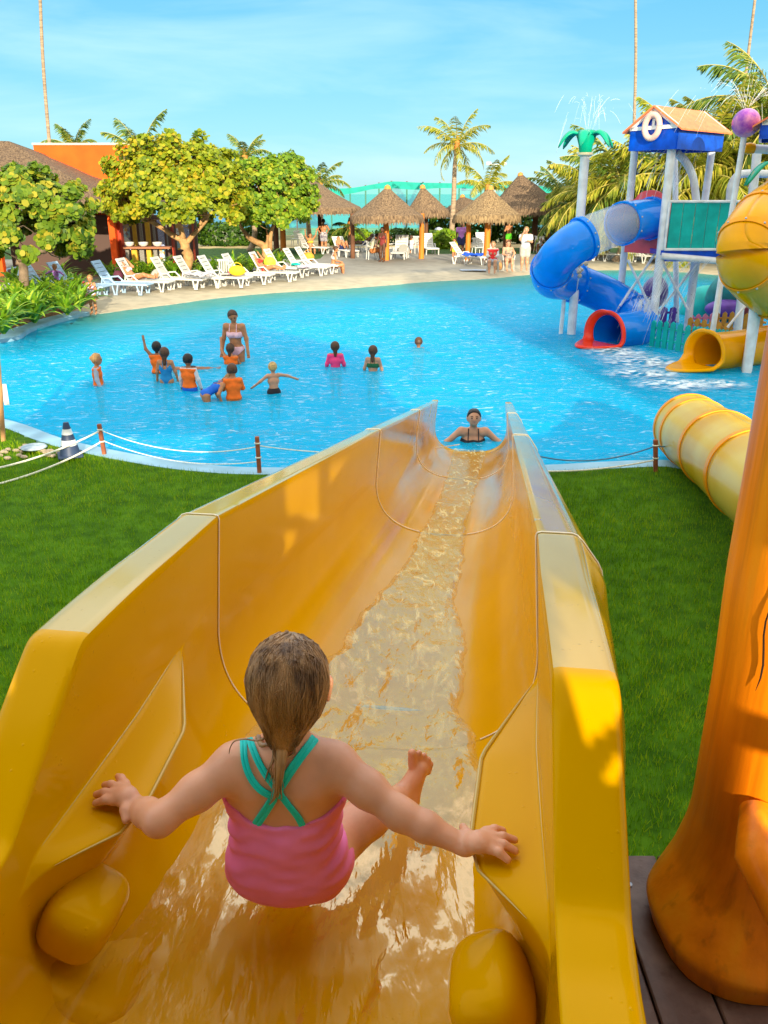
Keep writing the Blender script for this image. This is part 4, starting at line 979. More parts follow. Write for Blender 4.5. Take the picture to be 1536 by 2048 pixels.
yl = [aty(x, y, Y) for x, y, Y in ((1660, 672, 17.6), (1590, 680, 17.2), (1530, 690, 16.9), (1470, 700, 16.5), (1416, 706, 16.2))]
tubeslide('yellow_tube_outlet', 'low yellow tube slide outlet pouring into the pool in front of the teal picket fence', yl, .37, [(0, .5, tyel), (.5, 1, tyel)], tdark, (8, 16, 0), (tyel, .85, .22), fr=1.05)
nl_ = [aty(x, y, Y) for x, y, Y in ((1378, 856, 10.25), (1398, 872, 9.6), (1440, 900, 8.6), (1500, 945, 7.4), (1590, 1010, 6.1), (1700, 1090, 5.0))]
nt_ = tubeslide('pale_tube_slide', 'pale yellow translucent tube slide with orange ribs, close behind the log post', nl_, .415, [(0, .16, tpale), (.16, .40, tpale), (.40, .62, tpale), (.62, 1, tpale)], tdark, (4, 8, 0), fr=1.06)
C0 = crom(nl_, 10); T_, U_, B2 = frames(C0); m = MB()
for sgn in (-1,):
    m.bar
    P_ = C0 + .43 * (math.cos(1.75) * U_ + sgn * math.sin(1.75) * B2); m.tube(P_, .035, 6, sq=.4)
m.build('side_rail', mat('rail_cream', (.78, .66, .30), .5, .15, 8), nt_, world=True)
for f in (12, 30):
    q = C0[f]; m = MB(); m.tube([q - U_[f] * .41, (q[0], q[1], -.05)], .05, 8); m.box((q[0], q[1], .05 if f == 30 else -.2), (.3, .3, .02)); m.build('support_leg', white, nt_, world=True)
# play tower
tower = thing('play_tower', 'white post play tower with blue and salmon roofs and teal panels standing in the pool', 'playground', (7.2, 20, 0))
def tpost(pxs, Y, r=.085, ground=True, name='tower_post'):
    P_ = [aty(x, y, Y) for x, y in pxs]; m = MB(); top, bot = P_[0], P_[-1]; dx = (bot[0] - top[0]) / (top[2] - bot[2] + 1e-6); e = [top, (bot[0] + dx * (bot[2] + .6) * 0, Y, -.65)] if ground else [top, bot]
    m.tube(e, r, 14); return m.build(name, white, tower, world=True)
tpost([(1344, 292), (1302, 684)], 19.6, .095); tpost([(1270, 295), (1238, 612)], 21.0, .085); tpost([(1424, 298), (1376, 640)], 21.3, .085)
tpost([(1350, 300), (1360, 640)], 22.4, .07); tpost([(1516, 290), (1478, 663)], 19.7, .095); tpost([(1446, 520), (1436, 637)], 22.0, .07)
tpost([(1510, 600), (1492, 770)], 15.8, .085)
tpost([(1391, 511), (1377, 649)], 20.6, .09)
def pipe(pts, Y, r, m_=None, name='water_pipe', n=6):
    m = MB(); m.tube(crom([aty(x, y, Y) if not isinstance(Y, (list, tuple)) else aty(x, y, Y[i]) for i, (x, y) in enumerate(pts)], n), r, 10); return m.build(name, m_ or white, tower, world=True)
pipe([(1354, 306), (1372, 325), (1386, 355), (1393, 402)], 20.4, .09); pipe([(1459, 402), (1462, 372), (1474, 352), (1495, 347), (1536, 348)], 20.2, .085)
pipe([(1322, 512), (1385, 517), (1450, 523)], 19.5, .075); pipe([(1498, 297), (1536, 299), (1600, 303)], 18.6, .085)
for a_, b2_, Y in (((1256, 520), (1304, 622), 20), ((1312, 505), (1240, 612), 20.2), ((1322, 520), (1376, 620), 20), ((1400, 520), (1318, 622), 20.2), ((1500, 600), (1455, 655), 18)): pipe([a_, b2_], Y, .03, name='cross_brace', n=2)
ez = MB(); ez.lathe([(.0, -.12), (.10, -.10), (.115, 0), (.10, .10), (0, .12)], (0, 0, 0), 14); o = ez.build('end_cap', tyel, tower); o.rotation_euler = (0, R(90), 0); q = aty(1498, 297, 18.6); o.location = Vector(q) - Vector((7.2, 20, 0))
# houses on top
def house(cn, corners, zb, zt, za, gable_first=True, ring=True):
    c = [np.array(k, float) for k in corners]; root = tower
    m = MB(); zc = lambda p, z: (p[0], p[1], z)
    for i in range(4):
        a_, b2_ = c[i], c[(i + 1) % 4]; m.bar(zc((a_ + (b2_ - a_) * 0), (zb + zt) / 2), zc(b2_, (zb + zt) / 2), .05, zt - zb - .004 * i)
    m.build('blue_skirt', deepblue, root, world=True, smooth=False)
    # gable faces 0-1 and 2-3, ridge from mid01 to mid23
    m01, m23 = (c[0] + c[1]) / 2, (c[2] + c[3]) / 2; e = .12; ax = (m23 - m01) / np.linalg.norm(m23 - m01)
    for (a_, b2_, mm, sg) in ((c[0], c[1], m01, -1), (c[2], c[3], m23, 1)):
        g = MB(); th = ax * .025; V = [(*(p + s * th), z) for s in (-1, 1) for p, z in ((a_, zt), (b2_, zt), (mm, za - .03))]; g.add(V, [(0, 1, 2), (5, 4, 3), (0, 3, 4, 1), (1, 4, 5, 2), (2, 5, 3, 0)]); g.build('gable', deepblue, root, world=True, smooth=False)
        t_ = MB(); of = ax * sg * .04
        t_.bar((*(a_ + of), zt), (*(b2_ + of), zt), .03, .075, mi=0); t_.bar((*(a_ + of), zt), (*(mm + of), za), .03, .09); t_.bar((*(b2_ + of), zt), (*(mm + of), za), .032, .09); t_.bar((*(mm + of), zt), (*(mm + of), za), .03, .07, up=tuple([*(c[1] - c[0]), 0])) ; t_.build('gable_trim', white, root, world=True, smooth=False)
    for (a_, d_) in ((c[0], c[3]), (c[1], c[2])):
        out_ = ((a_ + d_) / 2 - (m01 + m23) / 2); out_ /= np.linalg.norm(out_); sl_ = (za - zt) / (np.linalg.norm((a_ + d_) / 2 - (m01 + m23) / 2))
        p = [(*(a_ + out_ * .16 - ax * e), zt - sl_ * .16 + .05), (*(d_ + out_ * .16 + ax * e), zt - sl_ * .16 + .05), (*(m23 + ax * e), za + .05), (*(m01 - ax * e), za + .05)]
        g = MB(); lo = [(x, y, z - .035) for x, y, z in p]; g.add(p + lo, [(0, 1, 2, 3), (7, 6, 5, 4), (0, 4, 5, 1), (1, 5, 6, 2), (2, 6, 7, 3), (3, 7, 4, 0)]); o = g.build('roof_panel', salmon, root, world=True, smooth=False)
    if ring:
        pc = m01 - ax * .10; sdv = (c[1] - c[0]) / np.linalg.norm(c[1] - c[0]); a = np.arange(33) * 2 * math.pi / 32; P_ = np.stack([pc[0] + .19 * np.cos(a) * sdv[0], pc[1] + .19 * np.cos(a) * sdv[1], (zt + .02) + .235 * np.sin(a)], 1)
        g = MB(); g.tube(P_, .065, 10, caps=False, sq=1); g.build('lifebuoy_ring', mat('buoy_pink', (.80, .50, .42), .5, .1), root, world=True)
F_ = aty(1352, 296, 19.3); L__ = aty(1259, 298, 20.3); R__ = aty(1443, 294, 20.6); f2 = np.array([F_[0], F_[1]]); l2 = np.array([L__[0], L__[1]]); r2 = np.array([R__[0], R__[1]]); k2 = l2 + r2 - f2
zb = float(F_[2]) - .02; zt = float(aty(1354, 252, 19.3)[2]); za = float(aty(1306, 216, 19.8)[2])
house('a', (l2, f2, r2, k2), zb, zt, za)
a0 = aty(1520, 278, 17.0); l2 = np.array([a0[0], a0[1]]); house('b', (l2, l2 + np.array([1.3, -.5]), l2 + np.array([1.9, .9]), l2 + np.array([.6, 1.4])), float(a0[2]), float(aty(1520, 246, 17.0)[2]), float(aty(1560, 196, 17)[2]), ring=False)
# floor, panels
zF = float(aty(1335, 502, 19.6)[2]); x0, x1 = aty(1325, 450, 19.6)[0], 10.6
m = MB(); m.box(((x0 + x1) / 2, 20.6, zF - .03), (x1 - x0, 2.2, .10)); m.build('tower_floor', deepblue, tower, world=True)
m = MB(); zp0, zp1 = float(aty(1335, 497, 19.5)[2]), float(aty(1335, 405, 19.5)[2]); xa, xb = aty(1338, 450, 19.5)[0], 9.9; nn = 13; w = (xb - xa) / nn
for i in range(nn): m.box((xa + (i + .5) * w, 19.5 + .006 * (i % 2), (zp0 + zp1) / 2), (w - .012, .04, zp1 - zp0), bev=.008)
m.build('teal_panel', tealp, tower, world=True, smooth=False)
m = MB(); m.tube([(xa - .05, 19.47, zp1 + .02), (xb, 19.47, zp1 + .02)], .03, 8); m.tube([(xa - .05, 19.47, zp0 - .02), (xb, 19.47, zp0 - .02)], .03, 8); m.tube([(xa - .05, 19.47, zp0 - .02), (xa - .05, 19.47, zp1 + .02)], .03, 8); m.build('panel_frame', white, tower, world=True)
m = MB(); m.box(((xa + xb) / 2, 19.52, zp0 - .17), (xb - xa, .05, .22)); m.build('blue_beam', deepblue, tower, world=True)
# rose entrance panel where the blue tube leaves
pc = np.array(aty(1291, 446, 20.42)); tdir = np.array(bp[1]) - np.array(bp[0]); tdir[2] = 0; tdir /= np.linalg.norm(tdir); sd_ = np.array([-tdir[1], tdir[0], 0]); V, n = [], 20
out_l = [(-.62, -.68), (.62, -.68), (.62, .42)] + [(.40 * math.cos(q) , .50 + .22 * math.sin(q)) for q in np.linspace(.2, math.pi - .2, 9)] + [(-.62, .42)]
for s in (0, 1):
    V += [pc + sd_ * u_ + np.array([0, 0, z_]) - tdir * (.06 * s + .05) for u_, z_ in out_l]
k = len(out_l); m = MB(); m.add(V, [tuple(range(k)), tuple(range(2 * k - 1, k - 1, -1))] + [(i, k + i, k + (i + 1) % k, (i + 1) % k) for i in range(k)]); m.build('entrance_panel', pinkp, tower, world=True, smooth=False)
q = aty(1530, 402, 17.5); m = MB(); m.box((q[0] + .3, 17.5, q[2]), (.9, .05, .42), bev=.02); m.build('purple_panel', mat('violet_panel', (.38, .12, .48), .5), tower, world=True)
# purple ball spout on its pole
q = aty(1492, 246, 18.2); ball = thing('ball_spout', 'purple and pink ball spraying water on a thin pole', 'water spout', (q[0], q[1], 0)); m = MB(); m.ell((0, 0, q[2]), .27, 24, 16)
bm_ = mat('ball_paint', (.26, .06, .42), .3, .0, 2, col2=(.80, .32, .50), coat=.3, ramp=(.42, .55)); m.build('ball', bm_, ball); m = MB(); m.tube([(-.0, 0, q[2] - .2), (-.1, 0, -.6)], .06, 10); m.build('pole', white, ball)
m = MB(); m.lathe([(.075, 2.5), (.11, 2.5), (.11, 2.56), (.075, 2.56)], (-.03, 0, 0), 12); m.build('pipe_collar', stl, ball)
# palm spout
q0, q1 = aty(1170, 310, 20.4), aty(1143, 664, 20.4); sp_t = thing('palm_spout', 'white pole topped with green plastic palm leaves spraying water', 'water spout', (q1[0], 20.4, 0)); m = MB(); m.tube([(0, 0, -.6), (q0[0] - q1[0], 0, q0[2])], .105, 16); m.build('pole', white, sp_t)
cx, cz = q0[0] - q1[0], q0[2]; m = MB(); m.lathe([(.13, -.03), (.18, 0), (.17, .05), (.13, .05)], (cx, 0, cz), 16); m.build('collar', mat('collar_cream', (.70, .62, .40), .5), sp_t)
m = MB(); m.lathe([(.14, .04), (.16, .2), (.22, .38), (.20, .50), (.14, .52)], (cx, 0, cz), 16); m.build('palm_heart', green_p, sp_t)
for i in range(6):
    az = i * math.pi / 3 + .15; s = np.linspace(0, 1, 12); rad = .16 + .50 * s; z = cz + .44 + .14 * np.sin(s * 2.2) - .40 * s ** 2.6; wv = .115 * np.sin(np.clip(s * .86 + .14, 0, 1) * math.pi) ** .55 + .004
    P_ = np.stack([cx + rad * math.cos(az), rad * math.sin(az), z], 1); S_ = np.array([-math.sin(az), math.cos(az), 0]); G = np.stack([P_ + S_ * (wv * j)[:, None] + np.array([0, 0, -1.]) * (wv * (abs(j) ** 2) * .5)[:, None] for j in (-1, -.5, 0, .5, 1)], 1)
    m = MB(); m.grid(G); o = m.build('palm_leaf', green_p, sp_t, ang=0); md = o.modifiers.new('t', 'SOLIDIFY'); md.thickness = .03
m = MB(); q = aty(1132, 535, 20.3)
for i in range(9): m.ell((rng.normal(0, .07) - .02, -.45 + rng.normal(0, .05), 1.60 + rng.normal(0, .10)), rng.uniform(.03, .07), 6, 4)
m.build('rope_knot', mat('rope_cream', (.60, .52, .38), .8), sp_t)
m = MB(); m.tube([(-.02, -.45, 1.55), (.02, 0, .9)], .02, 6); m.tube([(-.25, .1, -.6), (-.22, .1, 1.0)], .05, 8); m.build('stay_rod', white, sp_t)
# green leaves of a second spout at the frame edge
q = aty(1540, 340, 16); sp2 = thing('palm_spout', 'second green leafed spout cut off by the right edge of the photo', 'water spout', (q[0], 16, 0)); m = MB(); m.tube([(0.15, 0, -.6), (.15, 0, q[2])], .1, 12); m.build('pole', white, sp2)
for i in range(6):
    az = i * math.pi / 3 + .2; s = np.linspace(0, 1, 10); rad = .2 + .40 * s; z = q[2] + .15 - .40 * s ** 1.8; wv = .08 * np.sin(np.clip(s * .86 + .14, 0, 1) * math.pi) ** .55 + .004
    P_ = np.stack([.15 + rad * math.cos(az), rad * math.sin(az), z], 1); S_ = np.array([-math.sin(az), math.cos(az), 0]); m = MB(); m.grid(np.stack([P_ + S_ * (wv * j)[:, None] for j in (-1, 0, 1)], 1)); o = m.build('palm_leaf', green_p, sp2, ang=0); md = o.modifiers.new('t', 'SOLIDIFY'); md.thickness = .03
# picket fences
def fence(label, pts, Y, h, m_, w=.11, gap=.06, grp='picket fences of the playground', z0=-.55):
    P_ = [np.array(aty(x, y, Y[i])) for i, (x, y) in enumerate(pts)]; C1 = crom(P_, 12); root = thing('picket_fence', label, 'fence', tuple(C1[0][:2]) + (0,), 0, grp)
    d = np.concatenate([[0], np.cumsum(np.linalg.norm(np.diff(C1[:, :2], axis=0), axis=1))]); n = int(d[-1] / (w + gap)); proto = None
    for i in range(n + 1):
        s = i * (w + gap); x, y, z = [np.interp(s, d, C1[:, j]) for j in range(3)]; j = min(np.searchsorted(d, s), len(C1) - 1); t_ = C1[min(j + 1, len(C1) - 1)] - C1[max(j - 1, 0)]; az = math.atan2(t_[1], t_[0])
        if proto is None:
            b = MB(); hh = h; b.add([(-w / 2, -.02, 0), (w / 2, -.02, 0), (w / 2, -.02, hh - .05), (.0, -.02, hh), (-w / 2, -.02, hh - .05), (-w / 2, .02, 0), (w / 2, .02, 0), (w / 2, .02, hh - .05), (0, .02, hh), (-w / 2, .02, hh - .05)], [(0, 1, 2, 3, 4), (9, 8, 7, 6, 5), (0, 5, 6, 1), (1, 6, 7, 2), (2, 7, 8, 3), (3, 8, 9, 4), (4, 9, 5, 0)]); o = b.build('picket', m_, root, smooth=False); proto = o
        else: o = proto.copy(); COL.objects.link(o); o.parent = root
        o.location = (x - root.location[0], y - root.location[1], z - h); o.rotation_euler = (0, 0, az)
    for f in (.30, .72):
        b = MB(); b.tube([(p[0], p[1] + .035, p[2] - h + h * f) for p in C1], .028, 6); b.build('rail', m_, root, world=True)
    return root
fence('teal picket fence standing in the water under the play tower', [(1309, 640), (1345, 643), (1384, 651)], (18.6, 18.2, 17.9), .62, tealp)
fence('teal picket fence running back to the right behind the yellow outlet', [(1390, 652), (1425, 656), (1475, 662)], (18.3, 18.9, 19.6), .40, tealp)
fence('purple picket fence behind the teal one, left of the tower posts', [(1312, 614), (1336, 613), (1357, 613)], (21.3, 21.2, 21.1), .55, purp, .16, .05)
fence('orange picket fence in the middle of the playground', [(1382, 634), (1420, 640), (1460, 646)], (20.2, 19.9, 19.7), .45, oslat)
fence('taller orange picket fence behind the pink slats', [(1436, 624), (1470, 623), (1536, 632)], (21.0, 20.8, 20.4), .60, oslat)
fence('short pink picket fence between the orange fences', [(1384, 628), (1410, 627), (1432, 625)], (20.9, 20.9, 20.9), .42, pnk)
# play mounds and a dark hippo-like rock in the spray
def mound(label, px, py, Y, r, m_, cat='play mound'):
    q = aty(px, py, Y); s = MB(); s.ell((0, 0, 0), r, 20, 12); o = s.build('play_mound', m_, None); o.location = (q[0], Y, q[2]); tag(o, label, cat, 'moulded mounds of the playground')
mound('rounded teal play mound behind the tower posts', 1412, 622, 24, (.75, .6, .72), tealp); mound('rounded teal mound with a purple foot, farther right', 1470, 600, 23, (.8, .6, .8), mat('teal_dark', (.01, .20, .20), .5, .2)); mound('low purple play mound at the foot of the teal mounds', 1455, 618, 22.5, (.6, .4, .25), purp); mound('low red play mound near the right edge', 1500, 612, 22.2, (.35, .35, .3), mat('dull_red', (.40, .05, .04), .5))
mound('dark violet boulder drenched by the falling water', 1310, 585, 22.3, (.34, .3, .42), mat('violet_rock', (.10, .05, .22), .4, .3, 8), 'play boulder')
# falling and spraying water
dropm = mat('spray', (.80, .90, .96), .15, spec=.8)
dm = bpy.data.materials.new('spray_mist'); dm.use_nodes = True; b_ = dm.node_tree.nodes['Principled BSDF']; b_.inputs['Base Color'].default_value = (.88, .94, .98, 1); b_.inputs['Alpha'].default_value = .42; b_.inputs['Roughness'].default_value = .2
def streams(name, label, srcs, n, seed, g=9.8, r=.008, seg=9, drop=.35):
    rs = np.random.default_rng(seed); m = MB()
    for i in range(n):
        p0, v0, T0 = srcs[rs.integers(len(srcs))]; p = np.array(p0) + rs.normal(0, .015, 3); v = np.array(v0, float) * rs.uniform(.85, 1.1) + rs.normal(0, .22, 3); t0 = rs.uniform(0, T0 * .8); t1 = min(T0, t0 + rs.uniform(.03, .22)); ts = np.linspace(t0, t1, seg)
        P_ = p + v * ts[:, None] + np.array([0, 0, -.5 * g]) * ts[:, None] ** 2
        if rs.random() < drop: m.ell(P_[0], r * rs.uniform(.8, 2), 5, 4)
        else: m.tube(P_[::2], r * rs.uniform(.5, 1.0), 4)
    o = m.build(name, dm, None, ang=0); return tag(o, label, 'water jets', kind='stuff')
q = np.array(aty(1176, 272, 20.4)); streams('spout_spray', 'thin water jets sprayed up from the green palm spout', [(q, (vx, vy, 3.8), .8) for vx, vy in ((-.9, 0), (-.4, .2), (0, 0), (.5, .1), (1.1, 0), (.2, -.4))], 80, 1, r=.0035)
q = np.array(aty(1492, 224, 18.2)); streams('ball_spray', 'fan of fine water jets above the purple ball', [(q, (1.9 * math.cos(a), 1.2 * math.sin(a), 3.2 + .5 * math.sin(3 * a)), .8) for a in np.arange(14) * .45], 150, 2, r=.004)
q = [np.array(aty(x, 520, 19.5)) for x in (1330, 1345, 1362, 1380, 1398, 1412, 1430)]; streams('falling_water', 'water pouring down from the pipe under the play tower', [(k, (-1.6, -.5, .2), .68) for k in q], 260, 3, r=.006, drop=.35)
q = [np.array(aty(x, y, 19.4)) for x, y in ((1300, 596), (1285, 600), (1292, 610))]; streams('lower_fall', 'thin curtain of water splashing beside the red outlet', [(k, (-.4, -.4, 0), .40) for k in q], 160, 4, drop=.4)
q = [np.array(aty(x, 300, 20.3)) for x in (1362, 1375, 1390, 1405, 1300, 1320, 1335)]; streams('roof_drips', 'streams running off the edge of the blue roof', [(k, (-.9, -.1, .1), .55) for k in q], 130, 5, r=.005)
# white churned water
fm = bpy.data.materials.new('foam_white'); fm.use_nodes = True; t = fm.node_tree; b_ = t.nodes['Principled BSDF']; b_.inputs['Base Color'].default_value = (.80, .90, .95, 1); b_.inputs['Roughness'].default_value = .6
a_ = t.nodes.new('ShaderNodeAttribute'); a_.attribute_name = 'edge'; t.links.new(math_(t, 'MULTIPLY', a_.outputs['Fac'], math_(t, 'MULTIPLY', math_(t, 'SUBTRACT', noise(t, 6, 8, (1, 2, 1)), .42), 4.5, True)), b_.inputs['Alpha'])
def foam(label, px, py, rx, ry):
    c = atz(px, py, .04); g = np.linspace(-1, 1, 60); X, Y = np.meshgrid(g, g, indexing='ij'); r_ = np.hypot(X, Y); q = np.stack([X * 3 + px, Y * 3, 0 * X], -1); Z_ = .045 + .06 * np.clip(1 - r_, 0, 1) * (fbm(q, 4) + .4); m = MB(); m.grid(np.stack([X * rx, Y * ry, Z_], -1)); o = m.build('foam_patch', fm, None, ang=0); o.location = (c[0], c[1], 0)
    at_ = o.data.attributes.new('edge', 'FLOAT', 'POINT'); at_.data.foreach_set('value', np.clip((1 - r_) * 1.6, 0, 1).ravel().astype(np.float32)); tag(o, label, 'foam', kind='stuff')
foam('white foam below the red outlet', 1235, 705, .8, .9); foam('white foam between the two slide outlets', 1290, 725, 1.1, 1.1); foam('white foam beneath the yellow outlet', 1290, 748, .9, .6); foam('splashes in front of the yellow outlet', 1350, 770, .9, .6); foam('foam around the white post', 1430, 768, .7, .5)
# ================================================================ TREES, PALMS, PLANTS, HEDGES
GLD = lambda p: np.array([float(v) for v in p])
sg1 = leafmat('seagrape_leaf', (.035, .105, .010), (.19, .29, .018), (.42, .36, .03), vs=1.1, tr=.30)
sg2 = leafmat('seagrape_leaf_gold', (.07, .15, .008), (.33, .38, .015), (.50, .38, .02), vs=.9, tr=.32)
sg3 = leafmat('seagrape_leaf_green', (.05, .14, .010), (.22, .36, .018), (.42, .42, .03), vs=.9, tr=.30)
palmy = leafmat('palm_leaf_yellow', (.10, .16, .012), (.36, .38, .03), (.58, .48, .07), vs=.6, tr=.3)
palmg = leafmat('palm_leaf_green', (.03, .085, .018), (.15, .24, .03), (.40, .38, .06), vs=.6, tr=.3)
hedgem = leafmat('hedge_leaf', (.010, .04, .006), (.05, .12, .010), (.10, .19, .015), vs=1.5, tr=.2)
hedgel = leafmat('hedge_leaf_light', (.05, .13, .006), (.20, .34, .012), (.34, .42, .02), vs=1.5, tr=.3)
strapm = leafmat('lily_leaf', (.05, .16, .010), (.19, .38, .018), (.42, .50, .04), vs=.7, tr=.3, rough=.35)
barkp = mat('pale_bark', (.42, .24, .10), .85, .35, 4, .5, 20, bdist=.03)
barkg = mat('grey_bark', (.22, .16, .11), .9, .35, 4, .5, 20, bdist=.03)
palmb = mat('palm_bark', (.34, .25, .17), .9, .3, 3, .6, 9, stretch=(1, 1, 6), bdist=.03)
def discs(C_, Rr, nrm, k=7, cup=.15):
    n = len(C_); a = np.arange(k) * 2 * math.pi / k
    nr = nrm / (np.linalg.norm(nrm, axis=1)[:, None] + 1e-9); t = np.cross(nr, rng.normal(size=(n, 3))); t /= np.linalg.norm(t, axis=1)[:, None] + 1e-9; b = np.cross(nr, t)
    rad = Rr[:, None] * (1 + .10 * np.cos(a * 2)[None])
    V = C_[:, None] + rad[..., None] * (np.cos(a)[None, :, None] * t[:, None] + np.sin(a)[None, :, None] * b[:, None]) + (nr * Rr[:, None] * cup)[:, None] * (np.cos(a * 2)[None, :, None])
    return V.reshape(-1, 3)
def limb(m, a, b, r0, r1, bend=.15, n=8, sd=0, mi=0):
    a, b = GLD(a), GLD(b); l = np.linalg.norm(b - a); rs = np.random.default_rng(sd); o1 = rs.normal(size=3) * bend * l
    s = np.linspace(0, 1, n)[:, None]; P = a + (b - a) * s + o1 * (np.sin(s * math.pi)) + .3 * rs.normal(size=3) * bend * l * np.sin(2 * s * math.pi)
    m.tube(P, np.linspace(r0, r1, n), 8, mi=mi); return P
def broad(name, label, cat, base, crown, rad, nleaf, leafr, lm, bark, forks, seed, trunk_r=.14, group=None, bot=.35, ncl=150, sep=.16):
    """base point, crown centre, radii; forks: list of (start, mid) points for the main limbs"""
    rs = np.random.default_rng(seed); root = thing(name, label, cat, base, 0, group); crown = GLD(crown); rad = GLD(rad)
    tips = []
    while len(tips) < ncl:
        d = rs.normal(size=3); d /= np.linalg.norm(d)
        if d[2] < -bot: continue
        rr = rs.uniform(.45, 1.0) ** .6; lump = 1 + .22 * vnoise(d * 2.1 + seed)
        tips.append(crown + d * rad * rr * lump)
    tips = np.array(tips); m = MB()
    ends = []
    for i, (a, b, r0, r1) in enumerate(forks):
        P = limb(m, a, b, r0, r1, .10, 12, seed + i); ends.append((GLD(b), r1)) 
    m2 = MB()
    for i, t in enumerate(tips):
        e = min(ends, key=lambda q: np.linalg.norm(q[0] - t)); limb(m2, e[0], e[0] + (t - e[0]) * .93, min(.03, e[1] * .5), .006, .12, 6, seed + i)
    m.build('trunk', bark, root, world=True, ang=0); m2.build('branches', bark, root, world=True, ang=0)
    n = nleaf; ci = rs.integers(0, len(tips), n); cr_ = rs.normal(size=(n, 3)); cr_ /= np.linalg.norm(cr_, axis=1)[:, None]
    Ct = tips[ci] + cr_ * (rs.uniform(.2, 1, n) ** .7)[:, None] * sep * rad.mean() * np.array([1, 1, .75])
    nr = (Ct - crown) / rad; nr = nr / (np.linalg.norm(nr, axis=1)[:, None] + 1e-6) + rs.normal(size=(n, 3)) * .65 + np.array([.1, -.45, .35])
    V = discs(Ct, leafr * rs.uniform(.6, 1.25, n), nr)
    fastmesh('crown', V, 7, lm, root, world=True); return root
y1 = 24.5
T1 = atz(48, 598, .3); T1 = np.array([T1[0], T1[1], .2])
P1 = lambda x, y, d=0: np.array(aty(x, y, T1[1] + d))
broad('sea_grape_tree', 'dark green sea grape tree with big round leaves at the left edge', 'tree', T1, P1(48, 452), (P1(212, 420)[0] - P1(62, 420)[0], 1.8, 1.50), 14500, .084, sg1, barkg,
      [(T1, P1(40, 520), .17, .12), (P1(38, 530), P1(20, 460), .10, .06), (P1(40, 520), P1(95, 500), .10, .05), (P1(60, 512), P1(120, 450), .05, .03), (P1(30, 490), P1(45, 400), .06, .03)], 11, ncl=150, bot=.62, sep=.17)
T2 = np.array(atz(372, 560, .15)); P2_ = lambda x, y, d=0: np.array(aty(x, y, T2[1] + d))
b2 = P2_(378, 525)
broad('sea_grape_tree', 'yellow green sea grape tree with a pale forked trunk behind the row of white loungers', 'tree', T2, P2_(360, 391), (P2_(492, 385)[0] - P2_(350, 385)[0], 2.3, 2.05), 23000, .073, sg2, barkp,
      [(T2, P2_(370, 500), .20, .19), (P2_(370, 500), P2_(362, 475), .19, .16), (P2_(365, 480), P2_(300, 440), .12, .06), (P2_(366, 478), P2_(380, 430), .12, .07), (P2_(370, 490), P2_(415, 430), .10, .06), (P2_(400, 450), P2_(440, 410), .06, .04), (P2_(330, 460), P2_(260, 410), .07, .04), (P2_(380, 435), P2_(345, 370), .06, .04)], 23, ncl=260, bot=.42, sep=.15)
T3 = np.array(atz(545, 545, .12)); T3[1] += 1; P3_ = lambda x, y, d=0: np.array(aty(x, y, T3[1] + d))
broad('sea_grape_tree', 'bright green sea grape tree leaning between the golden tree and the thatched huts', 'tree', T3, P3_(548, 400), (P3_(640, 385)[0] - P3_(556, 385)[0], 2.2, 1.9), 17500, .073, sg3, barkp,
      [(T3, P3_(530, 505), .20, .17), (P3_(532, 507), P3_(492, 470), .17, .10), (P3_(535, 500), P3_(535, 470), .12, .06), (P3_(540, 500), P3_(560, 430), .11, .06), (P3_(495, 473), P3_(480, 440), .09, .05)], 37, ncl=200, bot=.5, sep=.16)
# palms
def frond(L_, droop, az, el, nl, m_list, origin, wid=.42, tw=0, rs=rng, upcurve=0):
    """one feather leaf: curved rachis with hanging leaflets; returns quads and rachis path"""
    s = np.linspace(0, 1, 14); ang = el - droop * s ** 1.4; st_ = L_ / 13
    d = np.stack([np.cos(ang) * math.cos(az), np.cos(ang) * math.sin(az), np.sin(ang)], 1); P = np.vstack([[0, 0, 0], np.cumsum(d[:-1] * st_, 0)]) + origin
    q = []; side_ = np.array([-math.sin(az), math.cos(az), 0.])
    ss = rs.uniform(.10, 1.0, nl); ss.sort(); idx = ss * 13; i0 = np.minimum(idx.astype(int), 12); f = (idx - i0)[:, None]
    base = P[i0] * (1 - f) + P[i0 + 1] * f; tan = d[i0]; sg = np.where(np.arange(nl) % 2, 1., -1.)
    ll = wid * L_ * .62 * np.sin(np.clip(ss * .92 + .08, 0, 1) * math.pi) ** .6 * rs.uniform(.8, 1.1, nl)
    dr = side_[None] * sg[:, None] * .75 + tan * .75 + np.array([0, 0, -1.]) * rs.uniform(.1, .75, nl)[:, None]; dr /= np.linalg.norm(dr, axis=1)[:, None]
    mid = base + dr * (ll * .5)[:, None]; dr2 = dr + np.array([0, 0, -.65]); dr2 /= np.linalg.norm(dr2, axis=1)[:, None]; tip = mid + dr2 * (ll * .5)[:, None]
    wv = tan * (.024 * L_ ** .5 * .85)
    q.append(np.stack([base - wv * .6, base + wv * .6, mid + wv, mid - wv], 1)); q.append(np.stack([mid - wv, mid + wv, tip + wv * .12, tip - wv * .12], 1))
    return np.concatenate(q).reshape(-1, 3), P
